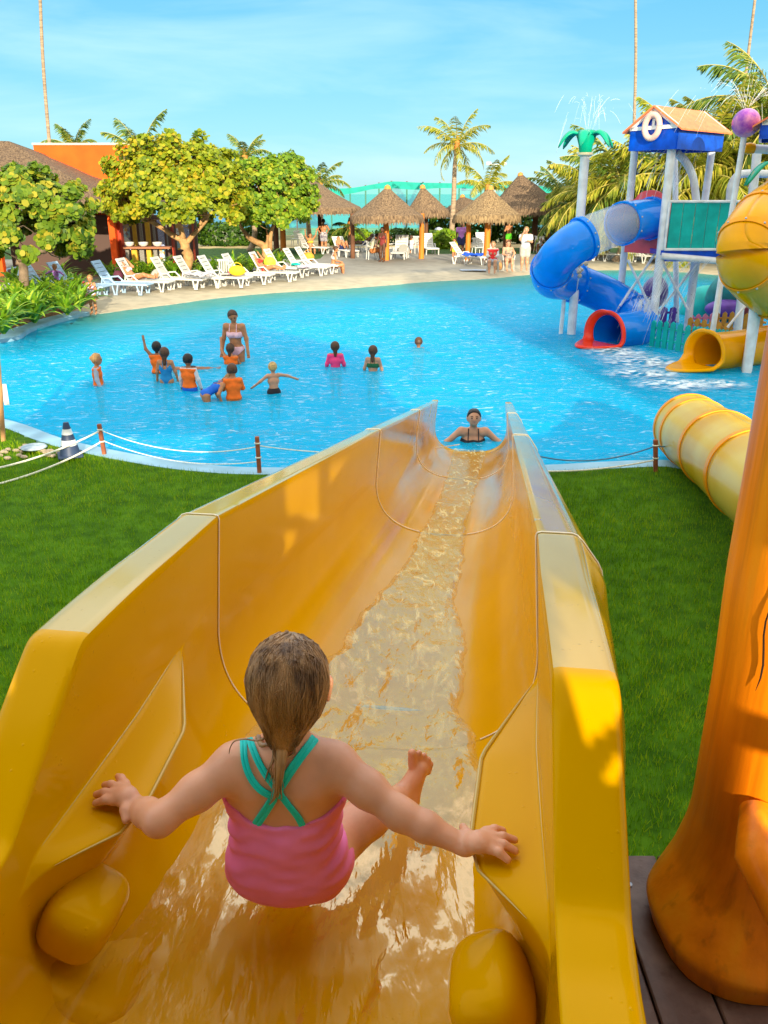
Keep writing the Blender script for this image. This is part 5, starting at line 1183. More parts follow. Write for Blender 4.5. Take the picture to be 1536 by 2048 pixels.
def palm(label, base, top, L_, nf, lm, r=.16, seed=0, group='coconut palms', nl=70, name='coconut_palm', curve=.4, spread=(-.5, 1.35), trunkonly=False, coco=True):
    rs = np.random.default_rng(seed); base, top = GLD(base), GLD(top); root = thing(name, label, 'palm tree', base, 0, group)
    s = np.linspace(0, 1, 24)[:, None]; bend = np.array([rs.uniform(-1, 1), rs.uniform(-.5, .5), 0]) * curve
    P = base + (top - base) * s + bend * np.sin(s * math.pi) + bend * .35 * np.sin(s * 3 * math.pi)
    rr = r * (1 - .35 * s[:, 0]) * (1 + .04 * (np.arange(24) % 2)); rr[0] *= 1.5; rr[1] *= 1.15
    m = MB(); m.tube(P, rr, 10); m.build('trunk', palmb, root, world=True, ang=0)
    if trunkonly: return root
    Q_ = []; mm = MB()
    for i in range(nf):
        az = i * 2.399 + rs.uniform(-.3, .3); k = (i + .5) / nf; el = spread[1] - (spread[1] - spread[0]) * k ** .9 + rs.uniform(-.12, .12); droop = .75 + 1.0 * k + rs.uniform(-.15, .3)
        v, Pp = frond(L_ * rs.uniform(.82, 1.08), droop, az, el, nl, None, top, rs=rs); Q_.append(v); mm.tube(Pp, np.linspace(.035, .008, 14) * L_ / 3, 4)
    fastmesh('fronds', np.concatenate(Q_), 4, lm, root, world=True)
    mm.build('frond_ribs', mat('palm_rib', (.42, .36, .08), .6), root, world=True)
    c = MB(); c.lathe([(.10, -.45), (.20, -.15), (.17, .2), (.06, .55)], top, 10); c.build('crown_shaft', mat('palm_shaft', (.50, .20, .04), .7, .3, 8), root, world=True)
    return root
def palm_at(label, px, py, Y, L_, nf, lm, seed, basez=.1, lean=0, r=.16, nl=96, basepx=None, **kw):
    top = np.array(aty(px, py, Y)); b = np.array([top[0] + lean, Y, basez])
    if basepx: bb = aty(basepx[0], basepx[1], Y); b = np.array([bb[0], Y, basez])
    return palm(label, b, top, L_, nf, lm, r, seed, nl=nl, **kw)
palm_at('slim coconut palm standing alone above the thatched huts', 914, 292, 52, 2.5, 18, palmy, 3, lean=-.1, r=.17, nl=64, curve=.1)
palm_at('low yellow green palm behind the huts, just right of the lone tall palm', 975, 378, 56, 2.6, 9, palmy, 5, spread=(.2, 1.4))
palm_at('palm crown low above the big thatched hut at the left of the pool huts', 640, 372, 56, 2.2, 10, palmg, 6, spread=(.0, 1.3))
palm_at('palm with drooping crown nearest the sea grape trees, over the thatch', 612, 385, 54, 1.8, 9, palmg, 7, spread=(.2, 1.3))
palm_at('palm top showing over the left part of the orange wall', 150, 305, 52, 2.4, 9, palmg, 8, spread=(.2, 1.4))
palm_at('palm behind the right corner of the orange wall', 285, 320, 44, 2.6, 13, palmg, 9, spread=(.0, 1.4))
palm_at('palm tuft rising above the bright green sea grape tree', 490, 318, 50, 2.0, 9, palmg, 10, spread=(.2, 1.4))
palm_at('dark green palm left of the playground, beside the rearmost thatched hut', 1125, 392, 50, 2.6, 13, palmg, 12, spread=(-.2, 1.3))
palm_at('yellow palm behind the palm shaped water spout', 1195, 385, 43, 3.5, 16, palmy, 13)
palm_at('palm with upright fronds behind the left post of the playground roof', 1245, 375, 42, 3.9, 16, palmg, 14)
palm_at('large golden palm behind the teal panels of the play tower', 1390, 375, 41, 5.2, 30, palmy, 15, nl=130)
palm_at('golden palm behind the roof of the play tower', 1440, 335, 43, 4.8, 28, palmy, 16, nl=130)
palm_at('bushy palm behind the purple ball', 1490, 360, 41, 5.0, 26, palmy, 17, nl=120)
palm_at('dark palm crown at the upper right edge of the view', 1560, 235, 40, 4.8, 22, palmg, 18, nl=120)
palm_at('small palm leaning behind the thatched hut of the standing man', 700, 455, 50, 1.6, 8, palmg, 19, spread=(-.4, .8))
palm_at('leafy palm low between the palm spout and the tower posts', 1212, 412, 45, 4.2, 20, palmy, 41, spread=(-.1, 1.4))
palm_at('bushy green palm low behind the clear tube section', 1160, 425, 47, 3.4, 18, palmg, 42, spread=(-.1, 1.4))
palm_at('dense golden palm low behind the teal panels', 1330, 400, 42, 4.4, 24, palmy, 43, spread=(-.2, 1.3))
for (bx, by, tx, ty, Y, sd_, lb) in ((80, 300, 50, -330, 40, 31, 'very tall bare palm trunk rising out of view behind the orange wall'), (1292, 235, 1284, -330, 45, 32, 'very tall palm trunk behind the roof of the play tower'), (1488, 205, 1545, -260, 45, 33, 'tall curved palm trunk at the right beside the purple ball')):
    t = np.array(aty(tx, ty, Y)); b = np.array(aty(bx, by, Y)); k = (t - b) / (t[2] - b[2]); base = b - k * (b[2] - .1) * .3; base[2] = .1
    palm(lb, base, t, 3.2, 16, palmg, .085, sd_, group='very tall palms', curve=.35)
# strap leaved lilies
def lily(p, n, L_, seed, label, group, lm=None, wid=.05, par=None):
    rs = np.random.default_rng(seed); Q_ = []
    for i in range(n):
        az = rs.uniform(0, 2 * math.pi); el = rs.uniform(.75, 1.45); l = L_ * rs.uniform(.7, 1.15); s = np.linspace(0, 1, 8); ang = el - rs.uniform(1.0, 2.1) * s ** 1.3
        d = np.stack([np.cos(ang) * math.cos(az), np.cos(ang) * math.sin(az), np.sin(ang)], 1); P = np.vstack([[0, 0, 0], np.cumsum(d[:-1] * l / 7, 0)]) + np.array([math.cos(az), math.sin(az), 0]) * .03
        sd = np.array([-math.sin(az), math.cos(az), 0]); w_ = wid * np.array([.5, .8, 1, 1.05, 1, .8, .5, .05]) * rs.uniform(.7, 1.2); up = np.array([0, 0, 1.])
        A_ = P + sd * w_[:, None] + up * (w_ * .35)[:, None]; B2 = P - sd * w_[:, None] + up * (w_ * .35)[:, None]
        for j in range(7): Q_ += [A_[j], P[j], P[j + 1], A_[j + 1], P[j], B2[j], B2[j + 1], P[j + 1]]
    o = fastmesh('lily_plant', np.array(Q_), 4, lm or strapm); o.location = p; tag(o, label, 'plant', group)
    return o
protos = [lily((0, 0, 0), 34, .95, 100 + i, '', 'strap leaved lilies on the pool bank', wid=.055) for i in range(3)]
spots = [(-25, 700), (8, 690), (30, 672), (55, 660), (82, 652), (108, 644), (135, 632), (155, 618), (10, 655), (40, 640), (68, 632), (95, 622), (122, 612), (145, 600), (20, 625), (55, 612), (88, 602), (118, 592), (0, 645), (-30, 660), (70, 668), (160, 640), (30, 600), (135, 652)]
for i, (x, y) in enumerate(spots):
    p = atz(x, y - 22, .28); o = protos[i] if i < 3 else dup(protos[i % 3]); o.location = p; o.rotation_euler = (0, 0, i * 1.7); s_ = rng.uniform(.8, 1.15); o.scale = (s_,) * 3
    o['label'] = 'green strap leaved lily growing on the reddish bank at the left of the pool'; o['group'] = 'strap leaved lilies on the pool bank'
pr2 = [lily((0, 0, 0), 30, .85, 200 + i, '', 'x', wid=.045) for i in range(2)]; k = 0
for x in list(range(205, 560, 13)):
    yb = np.interp(x, [200, 420, 560], [566, 560, 536]) ; p = atz(x + rng.uniform(-4, 4), yb - rng.uniform(0, 14), .15); o = pr2[k] if k < 2 else dup(pr2[k % 2]); k += 1
    o.location = p; o.rotation_euler = (0, 0, k * 2.1); s_ = rng.uniform(.9, 1.35); o.scale = (s_,) * 3; o['label'] = 'bright green strap leaved plant in the bed behind the white loungers'; o['group'] = 'plants behind the loungers'
# hedges and shrubs as leaf volumes
def leafbox(name, label, cat, c, s, n, lr, lm, group=None, lump=.25):
    rs = np.random.default_rng(int(abs(c[0] * 31 + c[1] * 7)) % 9999); P = rs.uniform(-1, 1, (n, 3)); e = (np.abs(P) ** 3).sum(1) ** (1 / 3); P = P / e[:, None] * (rs.uniform(.55, 1, n) ** .4)[:, None]
    P *= 1 + lump * fbm(P * 2.3 + c[0], 3)[:, None]; P = P * np.array(s) / 2 + np.array([0, 0, s[2] / 2]); P[:, 2] = np.maximum(P[:, 2], .02)
    nr = P - np.array([0, 0, s[2] / 2]) + rs.normal(size=(n, 3)) * .5 * max(s) * .3 + np.array([0, -.3, .3])
    o = fastmesh(name, discs(P, lr * rs.uniform(.6, 1.3, n), nr, 5), 5, lm); o.location = c; return tag(o, label, cat, group)
def hb_at(x0, x1, yb, h, Y=None, dep=1.2, **k):
    b = atz((x0 + x1) / 2, yb, .1) if Y is None else aty((x0 + x1) / 2, 460, Y); w_ = (x1 - x0) / pxm((b[0], b[1], 1)); return (b[0], b[1], .08), (w_, dep, h)
for (x0, x1, yb, h, n, lr, lm, lb) in ((385, 550, 492, 1.5, 2600, .11, hedgem, 'long dark clipped hedge behind the rear lawn'), (655, 745, 492, 1.05, 1500, .10, hedgel, 'light green hedge behind the seated man in white'), (745, 850, 490, 1.0, 1300, .10, hedgem, 'dark low shrubs between the thatched huts'),
        (858, 925, 498, 1.15, 1500, .10, hedgel, 'yellow green shrub beside the waste bin'), (850, 1010, 486, 2.3, 3200, .13, hedgem, 'tall dark shrubs behind the hut of the man in purple'), (1005, 1130, 488, 1.9, 2400, .12, hedgem, 'dark hedge behind the rearmost hut'),
        (1120, 1250, 480, 2.2, 2600, .13, hedgem, 'dark bushes at the left of the playground'), (1240, 1536, 486, 2.6, 3000, .16, palmg, 'green bushes behind the play tower')):
    c, s = hb_at(x0, x1, yb, h); leafbox('hedge', lb, 'hedge', c, s, n, lr, lm)
# ================================================================ HUTS, BAR, WALLS, NET
huts = 'thatched parasol huts on the pool deck'
th2 = bpy.data.materials.new('thatch_gold'); th2.use_nodes = True; MATS['thatch_gold'] = th2; m_thatch(th2.node_tree, th2.node_tree.nodes['Principled BSDF'], ((.08, .05, .025), (.27, .18, .09), (.42, .30, .15)))
th3 = bpy.data.materials.new('thatch_dark'); th3.use_nodes = True; MATS['thatch_dark'] = th3; m_thatch(th3.node_tree, th3.node_tree.nodes['Principled BSDF'], ((.05, .03, .02), (.17, .11, .065), (.28, .19, .11)))
ochre = mat('ochre_post', (.66, .20, .02), .6, .2, 3, .2, 12, stretch=(1, 1, .2)); brownp = mat('brown_post', (.14, .06, .03), .8, .2, 3)
cap_m = mat('clay_cap', (.65, .27, .06), .7)
def hut(label, ax, ay, x0, x1, ye, Y, posts, ns=8, m=None, fringe=True, skirt=.30):
    ap = np.array(aty(ax, ay, Y)); xl = aty(x0, ye, Y)[0]; xr = aty(x1, ye, Y)[0]; ze = aty(ax, ye, Y)[2]; cx = (xl + xr) / 2; rr = (xr - xl) / 2
    root = thing('thatched_hut', label, 'hut', (cx, Y, .12), 0, huts); M = m or thatch; n = 64; G = []
    off = ap[0] - cx
    prof = [(.03, 1.0), (.16, .86), (.34, .66), (.52, .46), (.70, .27), (.86, .12), (.97, .03), (1.0, .0), (1.0, -.0)]
    hgt = ap[2] - ze - skirt
    sq = lambda a: 1.0 / max(abs(math.cos((a + math.pi / ns) % (2 * math.pi / ns) - math.pi / ns)), .01) * math.cos(math.pi / ns) * .6 + .4
    rings = []
    for r_, z_ in prof[:-1]:
        rings.append([(off * (1 - r_) + rr * r_ * sq(a) * math.cos(a), rr * r_ * sq(a) * math.sin(a), ze + skirt + hgt * z_) for a in np.arange(n) * 2 * math.pi / n])
    fr = []
    for k, dz in ((1.02, .12), (1.03, 0)):
        rings.append([(rr * k * sq(a) * math.cos(a), rr * k * sq(a) * math.sin(a), ze + skirt * (dz / .3 if dz else 0) + (rng.uniform(-.03, .03) if dz == 0 else 0)) for a in np.arange(n) * 2 * math.pi / n])
    rings.append([(rr * .90 * sq(a) * math.cos(a), rr * .90 * sq(a) * math.sin(a), ze + .14) for a in np.arange(n) * 2 * math.pi / n])
    rings.append([(0, 0, ap[2] - .35)] * n)
    V = np.array(rings); V[..., 2] -= .12; V += (fbm(V * 1.7 + Y, 2)[..., None] * .06)
    mm = MB(); k = len(V); mm.add(V.reshape(-1, 3), [(i * n + j, i * n + (j + 1) % n, (i + 1) * n + (j + 1) % n, (i + 1) * n + j) for i in range(k - 1) for j in range(n)]); mm.build('thatch_roof', M, root, ang=60)
    # ragged straw fringe
    nf = 420; a = rng.uniform(0, 2 * math.pi, nf); rq = rr * np.array([1.03 * sq(t) for t in a]); L_ = rng.uniform(.06, .20, nf); top = ze + .16 - .12
    c0_ = np.stack([rq * np.cos(a), rq * np.sin(a), np.full(nf, top)], 1); tn = np.stack([-np.sin(a), np.cos(a), 0 * a], 1) * .035; ou = np.stack([np.cos(a), np.sin(a), 0 * a], 1)
    Vq = np.stack([c0_ - tn, c0_ + tn, c0_ + tn * .2 + ou * .05 - np.array([0, 0, 1.]) * L_[:, None] - np.array([0, 0, .1]), c0_ - tn * .2 + ou * .05 - np.array([0, 0, 1.]) * L_[:, None] - np.array([0, 0, .1])], 1)
    fastmesh('straw_fringe', Vq, 4, M, root)
    cc_ = MB(); cc_.lathe([(.17, -.12), (.13, .02), (.03, .08)], (off, 0, ap[2] - .12 + .02), 12); cc_.build('ridge_cap', cap_m, root)
    for (px, dy, pm, w) in posts:
        x = aty(px, 480, Y + dy)[0] - cx; q = MB(); q.tube([(x, dy, -.1), (x + .01, dy, ze * .5), (x, dy, ze + .25)], [w, w * .94, w * .9], 12); q.build('post', pm, root)
    return root
hut('thatched hut nearest the sea grape trees, with a tall tawny cone roof', 775, 374, 700, 848, 444, 43, [(772, -.1, ochre, .16), (705, 1.2, brownp, .12), (843, .9, ochre, .14)], m=thatch)
hut('small thatched hut with a pointed roof behind the two front huts', 845, 373, 812, 900, 432, 49, [(852, 0, brownp, .11)], m=thatch)
hut('thatched hut with a rounded skirt in front of the man in purple', 981, 375, 905, 1040, 443, 42.5, [(936, .4, ochre, .13), (974, -.3, ochre, .16)], m=th2)
hut('big dark thatched hut farthest right beside the playground', 1041, 348, 972, 1140, 428, 50, [(1068, .2, brownp, .18), (1095, .8, brownp, .14), (1010, .5, brownp, .12)], m=th3)
hut('wide thatched pavilion half hidden behind the bright green tree', 605, 349, 490, 726, 426, 50, [(552, -.5, brownp, .16), (566, -.8, ochre, .17), (640, .5, brownp, .12), (705, .5, brownp, .13)], m=thatch)
hut('dark thatched roof partly hidden behind the hut of the man in purple', 925, 392, 885, 1000, 430, 54, [(925, .3, brownp, .12)], m=th3)
# bar: big thatched roof, orange walls, mosaic columns, counter
orange = mat('orange_render', (.88, .10, .008), .85, .12, 1.5, .1, 30); redp = mat('red_paint', (.45, .05, .02), .7, .1)
ow = thing('orange_wall', 'tall plain bright orange wall behind the big thatched roof', 'wall', (aty(165, 400, 38)[0], 38, 0))
a, b = aty(66, 290, 38), aty(262, 290, 38); m = MB(); m.box(((a[0] + b[0]) / 2, 38.2, a[2] / 2), (b[0] - a[0], .4, a[2]), bev=.01); m.build('wall_face', orange, ow, world=True)
m = MB(); m.box(((a[0] + b[0]) / 2, 38.2, a[2] + .04), (b[0] - a[0] + .06, .46, .08)); m.build('coping_cap', mat('cream_cap', (.62, .52, .42), .7), ow, world=True)
YB = 34.2; pB = lambda x, y, d=0: aty(x, y, YB + d)
bar = thing('pool_bar', 'open pool bar with red pillars, mosaic panels and a counter under a big thatched roof', 'bar', (pB(150, 500)[0], YB, 0))
ap = pB(18, 283, 3); e0, e1 = pB(-260, 400, -1), pB(235, 410, -1)
m = MB(); fr = [(e0[0], YB - 1, e0[2]), (e1[0], YB - 1, e1[2] - .0), (e1[0] + .3, YB + 7, e1[2]), (e0[0], YB + 7, e0[2])]
rg = (ap[0] - 4, YB + 3, ap[2]), (ap[0], YB + 3, ap[2])
def subq(a, b, c, d, n, k, w=.05, off=0):
    a, b, c, d = map(GLD, (a, b, c, d)); G = np.zeros((n + 1, k + 1, 3))
    for i in range(n + 1):
        for j in range(k + 1):
            s, t = i / n, j / k; G[i, j] = (a * (1 - s) + b * s) * (1 - t) + (d * (1 - s) + c * s) * t
            if w: G[i, j, 2] += w * fbm(G[i, j] * 1.5, 2) + (.05 * ((j * 7) % 3) if 0 else 0)
    return G
m.grid(subq(fr[0], fr[1], rg[1], rg[0], 40, 26)); m.grid(subq(fr[1], fr[2], rg[1], rg[1], 30, 26)); m.grid(subq(fr[2], fr[3], rg[0], rg[1], 20, 6)); 
m.grid(subq(fr[0], fr[1], (fr[1][0], fr[1][1], fr[1][2] - .28), (fr[0][0], fr[0][1], fr[0][2] - .28), 60, 3, .06)); m.grid(subq(fr[1], fr[2], (fr[2][0], fr[2][1], fr[2][2] - .28), (fr[1][0], fr[1][1], fr[1][2] - .28), 60, 3, .06))
m.build('thatch_roof', th3, bar, world=True, ang=50)
def bb(name, x0, x1, y0, y1, m_, d=0, th=.25, zfloor=None):
    a_, b_ = pB(x0, y0, d), pB(x1, y1, d); q = MB(); z1 = b_[2] if zfloor is None else zfloor; q.box(((a_[0] + b_[0]) / 2, YB + d + th / 2, (a_[2] + z1) / 2), (abs(b_[0] - a_[0]), th, a_[2] - z1), bev=.008); return q.build(name, m_, bar, world=True)
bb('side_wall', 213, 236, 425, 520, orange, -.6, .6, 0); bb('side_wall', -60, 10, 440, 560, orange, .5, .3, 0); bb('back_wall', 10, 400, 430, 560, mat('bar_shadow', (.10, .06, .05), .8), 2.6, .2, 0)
for x0, x1 in ((337, 350), (380, 390), (236, 243)): bb('pillar', x0, x1, 415, 540, redp, -.3, .35, 0)
mosb = bpy.data.materials.new('mosaic'); mosb.use_nodes = True; t = mosb.node_tree; b_ = t.nodes['Principled BSDF']; vo = t.nodes.new('ShaderNodeTexVoronoi'); vo.inputs['Scale'].default_value = 9; co = t.nodes.new('ShaderNodeTexCoord'); t.links.new(co.outputs['Object'], vo.inputs['Vector'])
sp_ = t.nodes.new('ShaderNodeSeparateColor'); t.links.new(vo.outputs['Color'], sp_.inputs[0]); t.links.new(ramp(t, sp_.outputs[0], [(.0, (.75, .75, .72)), (.35, (.05, .35, .55)), (.55, (.6, .35, .05)), (.75, (.05, .07, .25)), (1, (.7, .7, .7))]), b_.inputs['Base Color'])
mos2 = mat('blue_mosaic', (.03, .06, .35), .4, .2, 30, col2=(.55, .6, .75)); yelp = mat('yellow_panel', (.62, .36, .03), .6, .1); tilem = mat('grey_tiles', (.16, .15, .13), .4, .3, 40, col2=(.35, .33, .30))
for x0, x1, mm_ in ((244, 262, mosb), (262, 276, yelp), (276, 288, tilem), (288, 303, yelp), (303, 313, tilem), (313, 330, mos2), (330, 337, tilem), (350, 362, mosb), (362, 380, mos2)): bb('wall_panel', x0, x1, 440, 500, mm_, 1.2, .1)
bb('counter_top', 246, 340, 494, 498, mat('counter_wood', (.35, .14, .07), .5), -.6, .7)
for x0, x1, mm_ in ((250, 262, tilem), (262, 278, yelp), (278, 292, tilem), (292, 306, yelp), (306, 318, tilem), (318, 332, mosb)): bb('counter_front', x0, x1, 498, 545, mm_, -.4, .2, 0)
for x0 in (259, 287, 315):
    a_ = pB(x0, 490, -.35); o = MB(); o.lathe([(.10, 0), (.17, .06), (.19, .15), (.17, .15), (.15, .08)], (0, 0, 0), 16, capt=False); o = o.build('serving_bowl', mat('white_ceramic', (.75, .72, .68), .4)); o.location = (a_[0], YB - .35, pB(280, 494, -.35)[2] + .03); tag(o, 'white bowl on the counter of the pool bar, %s of three' % ({259: 'left', 287: 'middle', 315: 'right'}[x0]), 'bowl', 'bowls on the bar counter')
# green wind net on poles
YN = 66; teal_t = mat('net_band', (.01, .33, .28), .8, .15, 2)
netm = bpy.data.materials.new('net_mesh'); netm.use_nodes = True; t = netm.node_tree; b_ = t.nodes['Principled BSDF']; b_.inputs['Base Color'].default_value = (.02, .42, .34, 1); b_.inputs['Alpha'].default_value = .38; b_.inputs['Roughness'].default_value = .8
net = thing('wind_net', 'long teal wind net stretched on wooden poles behind the huts', 'net', (aty(850, 400, YN)[0], YN, 0))
pts = [(560, 384), (640, 378), (700, 376), (745, 369), (783, 363), (830, 365), (880, 366), (940, 367), (1010, 366), (1080, 372), (1180, 380), (1300, 384)]
top = np.array([aty(x, y, YN) for x, y in pts]); low = top.copy(); low[:, 2] -= .42 + .1 * np.sin(np.arange(len(top)) * 1.7); bot_ = low.copy(); bot_[:, 2] = .3
T_ = crom(top, 6); Lw = crom(low, 6); Bt = crom(bot_, 6)
m = MB(); m.grid(np.stack([T_, Lw], 1)); m.build('top_band', teal_t, net, world=True, smooth=False)
m = MB(); m.grid(np.stack([Lw, Bt], 1)); m.build('net_sheet', netm, net, world=True, smooth=False)
for i in range(0, len(T_), 4):
    p = T_[i]; m = MB(); m.tube([(p[0], p[1] + .06, 0), (p[0], p[1] + .06, p[2] + .05)], .06, 6); m.build('pole', brownp, net, world=True)
# twin floodlights on poles
for px, py, Y, lb in ((590, 325, 58, 'slim floodlight pole behind the left thatched pavilion'), (992, 329, 60, 'slim floodlight pole right of the lone palm')):
    t = aty(px, py, Y); r_ = thing('floodlight_pole', lb, 'light pole', (t[0], Y, 0), 0, 'floodlight poles'); s = MB(); s.tube([(0, 0, 0), (0, 0, t[2])], .05, 8); s.tube([(-.5, 0, t[2]), (.5, 0, t[2])], .03, 6); s.build('pole', stl, r_)
    for sx in (-.5, .5): s = MB(); s.box((sx, -.05, t[2] + .06), (.34, .22, .16), Matrix.Rotation(.4, 3, 'X'), bev=.02); s.build('floodlight', mat('lamp_housing', (.6, .62, .62), .4), r_)
# waste bin on a post
t = atz(877, 497, .12); wb = thing('waste_bin', 'round grey waste bin on a dark post on the grass', 'bin', (t[0], t[1], .12)); s = MB(); s.tube([(0, 0, 0), (0, 0, .75)], .05, 8); s.build('post', mat('dark_metal', (.05, .05, .05), .5), wb)
s = MB(); s.lathe([(.19, .55), (.23, .72), (.24, 1.0), (.20, 1.0), (.18, .75)], (0, 0, 0), 20, capt=False); s.build('bin_body', mat('bin_brown', (.10, .06, .045), .6), wb); s = MB(); s.lathe([(.25, .98), (.27, 1.05), (.22, 1.16), (.06, 1.22)], (0, 0, 0), 20); s.build('lid', mat('bin_lid', (.45, .50, .58), .4), wb)
# ================================================================ LOUNGERS, CHAIRS, SMALL THINGS
wpl = mat('white_plastic', (.62, .62, .60), .4, .05, 6); gpl = mat('grey_plastic', (.50, .50, .48), .45, .05, 6)
def lounger(label, back=58, m_=None):
    """foot towards +x, origin on the ground under the middle"""
    M_ = m_ or wpl; root = thing('sun_lounger', label, 'sun lounger', (0, 0, 0), 0, 'white plastic loungers'); w = .33; h = .34; m = MB()
    for s in (-1, 1): m.tube([(-.62, s * w, h), (.2, s * w, h), (.95, s * w, h - .015), (1.0, s * w * .92, h - .02)], .032, 8)
    m.tube([(1.0, -w * .95, h - .02), (1.0, w * .95, h - .02)], .03, 8); m.build('frame', M_, root)
    m = MB()
    for i in range(13): m.box((-.28 + i * .102, 0, h + .006), (.086, 2 * w - .03, .022), bev=.006)
    m.build('seat_slats', M_, root, smooth=False)
    a = R(back); m = MB(); bx = lambda s, y, t=0: (-.36 - math.cos(a) * s - math.sin(a) * t * -1, y, h + math.sin(a) * s + math.cos(a) * t)
    L_ = .82; Rm = Matrix.Rotation(a, 3, 'Y')
    def bq(s0, s1, y0, y1, t=.022):
        c = ((s0 + s1) / 2, (y0 + y1) / 2); m.box(bx(c[0], c[1]), (s1 - s0, y1 - y0, t), Rm, bev=.006)
    bq(0, L_, -w, -w + .07, .04); bq(0, L_, w - .07, w, .04); bq(L_ - .10, L_, -w + .07, w - .07, .034)
    for i in range(5): bq(.01 + i * .142, .01 + i * .142 + .126, -w + .07, w - .07)
    m.build('backrest', M_, root, smooth=False)
    for x in (.78, -.05, -.62):
        for s in (-1, 1):
            m = MB(); m.bar((x - .10, s * w, h - .02), (x - .03, s * (w + .01), .02), .045, .05, up=(0, 1, 0), bev=.008); m.bar((x + .10, s * w, h - .02), (x + .03, s * (w + .01), .02), .045, .05, up=(0, 1, 0), bev=.008); m.box((x, s * (w + .01), .02), (.13, .05, .04), bev=.008); m.build('leg', M_, root)
    for s in (-1, 1):
        m = MB(); m.tube([(-.48, s * (w + .03), h + .0), (-.44, s * (w + .04), h + .17), (-.20, s * (w + .04), h + .19), (-.02, s * (w + .03), h + .02)], .028, 8); m.build('armrest', M_, root)
    return root
bluish = mat('shaded_blue_plastic', (.34, .50, .68), .45, .05, 6)  # white plastic with the blue of the shade painted into its colour
rows = [((98, 590), -8, 'white lounger tinted blue as in shade, half hidden behind the trunk of the dark green tree', bluish, 60), ((157, 592), -8, 'white lounger tinted blue as in shade, with a red cloth near the purple swimsuit girl', bluish, 60), ((243, 588), -6, 'white lounger tinted blue as in shade, right of the girl in the purple swimsuit', bluish, 60),
        ((288, 582), -8, 'white lounger with the reclining sunbather, left of the grey round table', None, 62), ((356, 577), -8, 'white lounger under the pale forked tree trunk', None, 60), ((400, 574), -10, 'white lounger with a white and grey towel on it', None, 60), ((447, 573), -10, 'white lounger with a grey chair standing in front of it', None, 60),
        ((493, 567), -10, 'white lounger with a yellow beach bag on it', None, 60), ((545, 562), -10, 'white lounger of the sunbather with the red bikini', None, 60), ((572, 553), -12, 'white lounger with a teal cloth on its seat', None, 60), ((610, 550), -12, 'white lounger second from the right end of the front row', None, 58), ((632, 546), -12, 'white lounger at the right end of the front row, with a towel over its back', None, 58),
        ((720, 503), 195, 'white lounger turned to the left in front of the light green hedge', None, 45), ((625, 507), -20, 'white lounger of the woman beside the standing man', None, 58), ((690, 513), -60, 'white lounger of the person with raised knees', None, 50), ((800, 517), -100, 'white lounger standing upright behind the ochre post', None, 70),
        ((858, 508), -80, 'white lounger right of the seated child', None, 60), ((938, 528), -25, 'white lounger with a bright blue towel', None, 50), ((968, 506), -80, 'white lounger behind the blue towel lounger', None, 62),
        ((1215, 522), -30, 'white lounger seen through the blue slide posts', None, 60), ((1262, 520), -30, 'white lounger beyond the play tower, left of the rose panel post', None, 60), ((1292, 526), -30, 'white lounger beyond the play tower, between its posts', None, 60)]
LO = []; base_l = {}
for (px, rz, lb, mm_, bk) in rows:
    p = atz(px[0], px[1], .12); key = (mm_ is not None, bk)
    if key not in base_l: o = lounger(lb, bk, mm_); base_l[key] = o
    else: o = dup(base_l[key], label=lb)
    o.location = p; o.rotation_euler = (0, 0, R(rz)); LO.append(o)
def chair(label, m_=None):
    M_ = m_ or wpl; root = thing('plastic_chair', label, 'chair', (0, 0, 0), 0, 'plastic armchairs'); m = MB(); m.box((0, 0, .43), (.46, .44, .03), bev=.01); m.build('seat', M_, root)
    m = MB(); Rm = Matrix.Rotation(R(-12), 3, 'X')
    for i in range(5): m.box((-.16 + i * .08, -.27, .66), (.055, .02, .42), Rm, bev=.006)
    m.box((0, -.315, .87), (.44, .03, .08), Rm, bev=.01); m.build('backrest', M_, root)
    for x, y in ((-.21, .19), (.21, .19), (-.21, -.21), (.21, -.21)): m = MB(); m.tube([(x * 1.12, y * 1.15, 0), (x, y, .44)], [.02, .026], 8); m.build('leg', M_, root)
    for s in (-1, 1): m = MB(); m.tube([(s * .23, .19, .43), (s * .26, .17, .62), (s * .26, -.15, .65), (s * .22, -.28, .66)], .02, 8); m.build('armrest', M_, root)
    return root
chairs = [((453, 572), 200, 'grey plastic chair standing in front of the loungers beside the yellow bag', gpl), ((592, 492), 170, 'white chair at the left beside the standing man', None), ((744, 519), -75, 'white chair of the man in the white shirt', None), ((782, 513), 90, 'white chair right of the man in the white shirt', None), ((826, 507), 150, 'white chair of the child in the white shirt', None),
          ((985, 545), 178, 'white chair of the person in the red vest', gpl), ((1015, 541), 182, 'dark grey chair of the seated woman in the bikini', gpl), ((1078, 506), 190, 'white chair of the seated person beneath the dark hut', None), ((955, 512), 200, 'white chair below the hut with the rounded skirt', None), ((38, 575), 160, 'white chair tinted blue as in shade, left of the dark green tree trunk', bluish)]
bc = {}
for (px, rz, lb, mm_) in chairs:
    p = atz(px[0], px[1], .12); k = mm_.name if mm_ else 'w'
    if k not in bc: o = chair(lb, mm_); bc[k] = o
    else: o = dup(bc[k], label=lb)
    o.location = p; o.rotation_euler = (0, 0, R(rz))
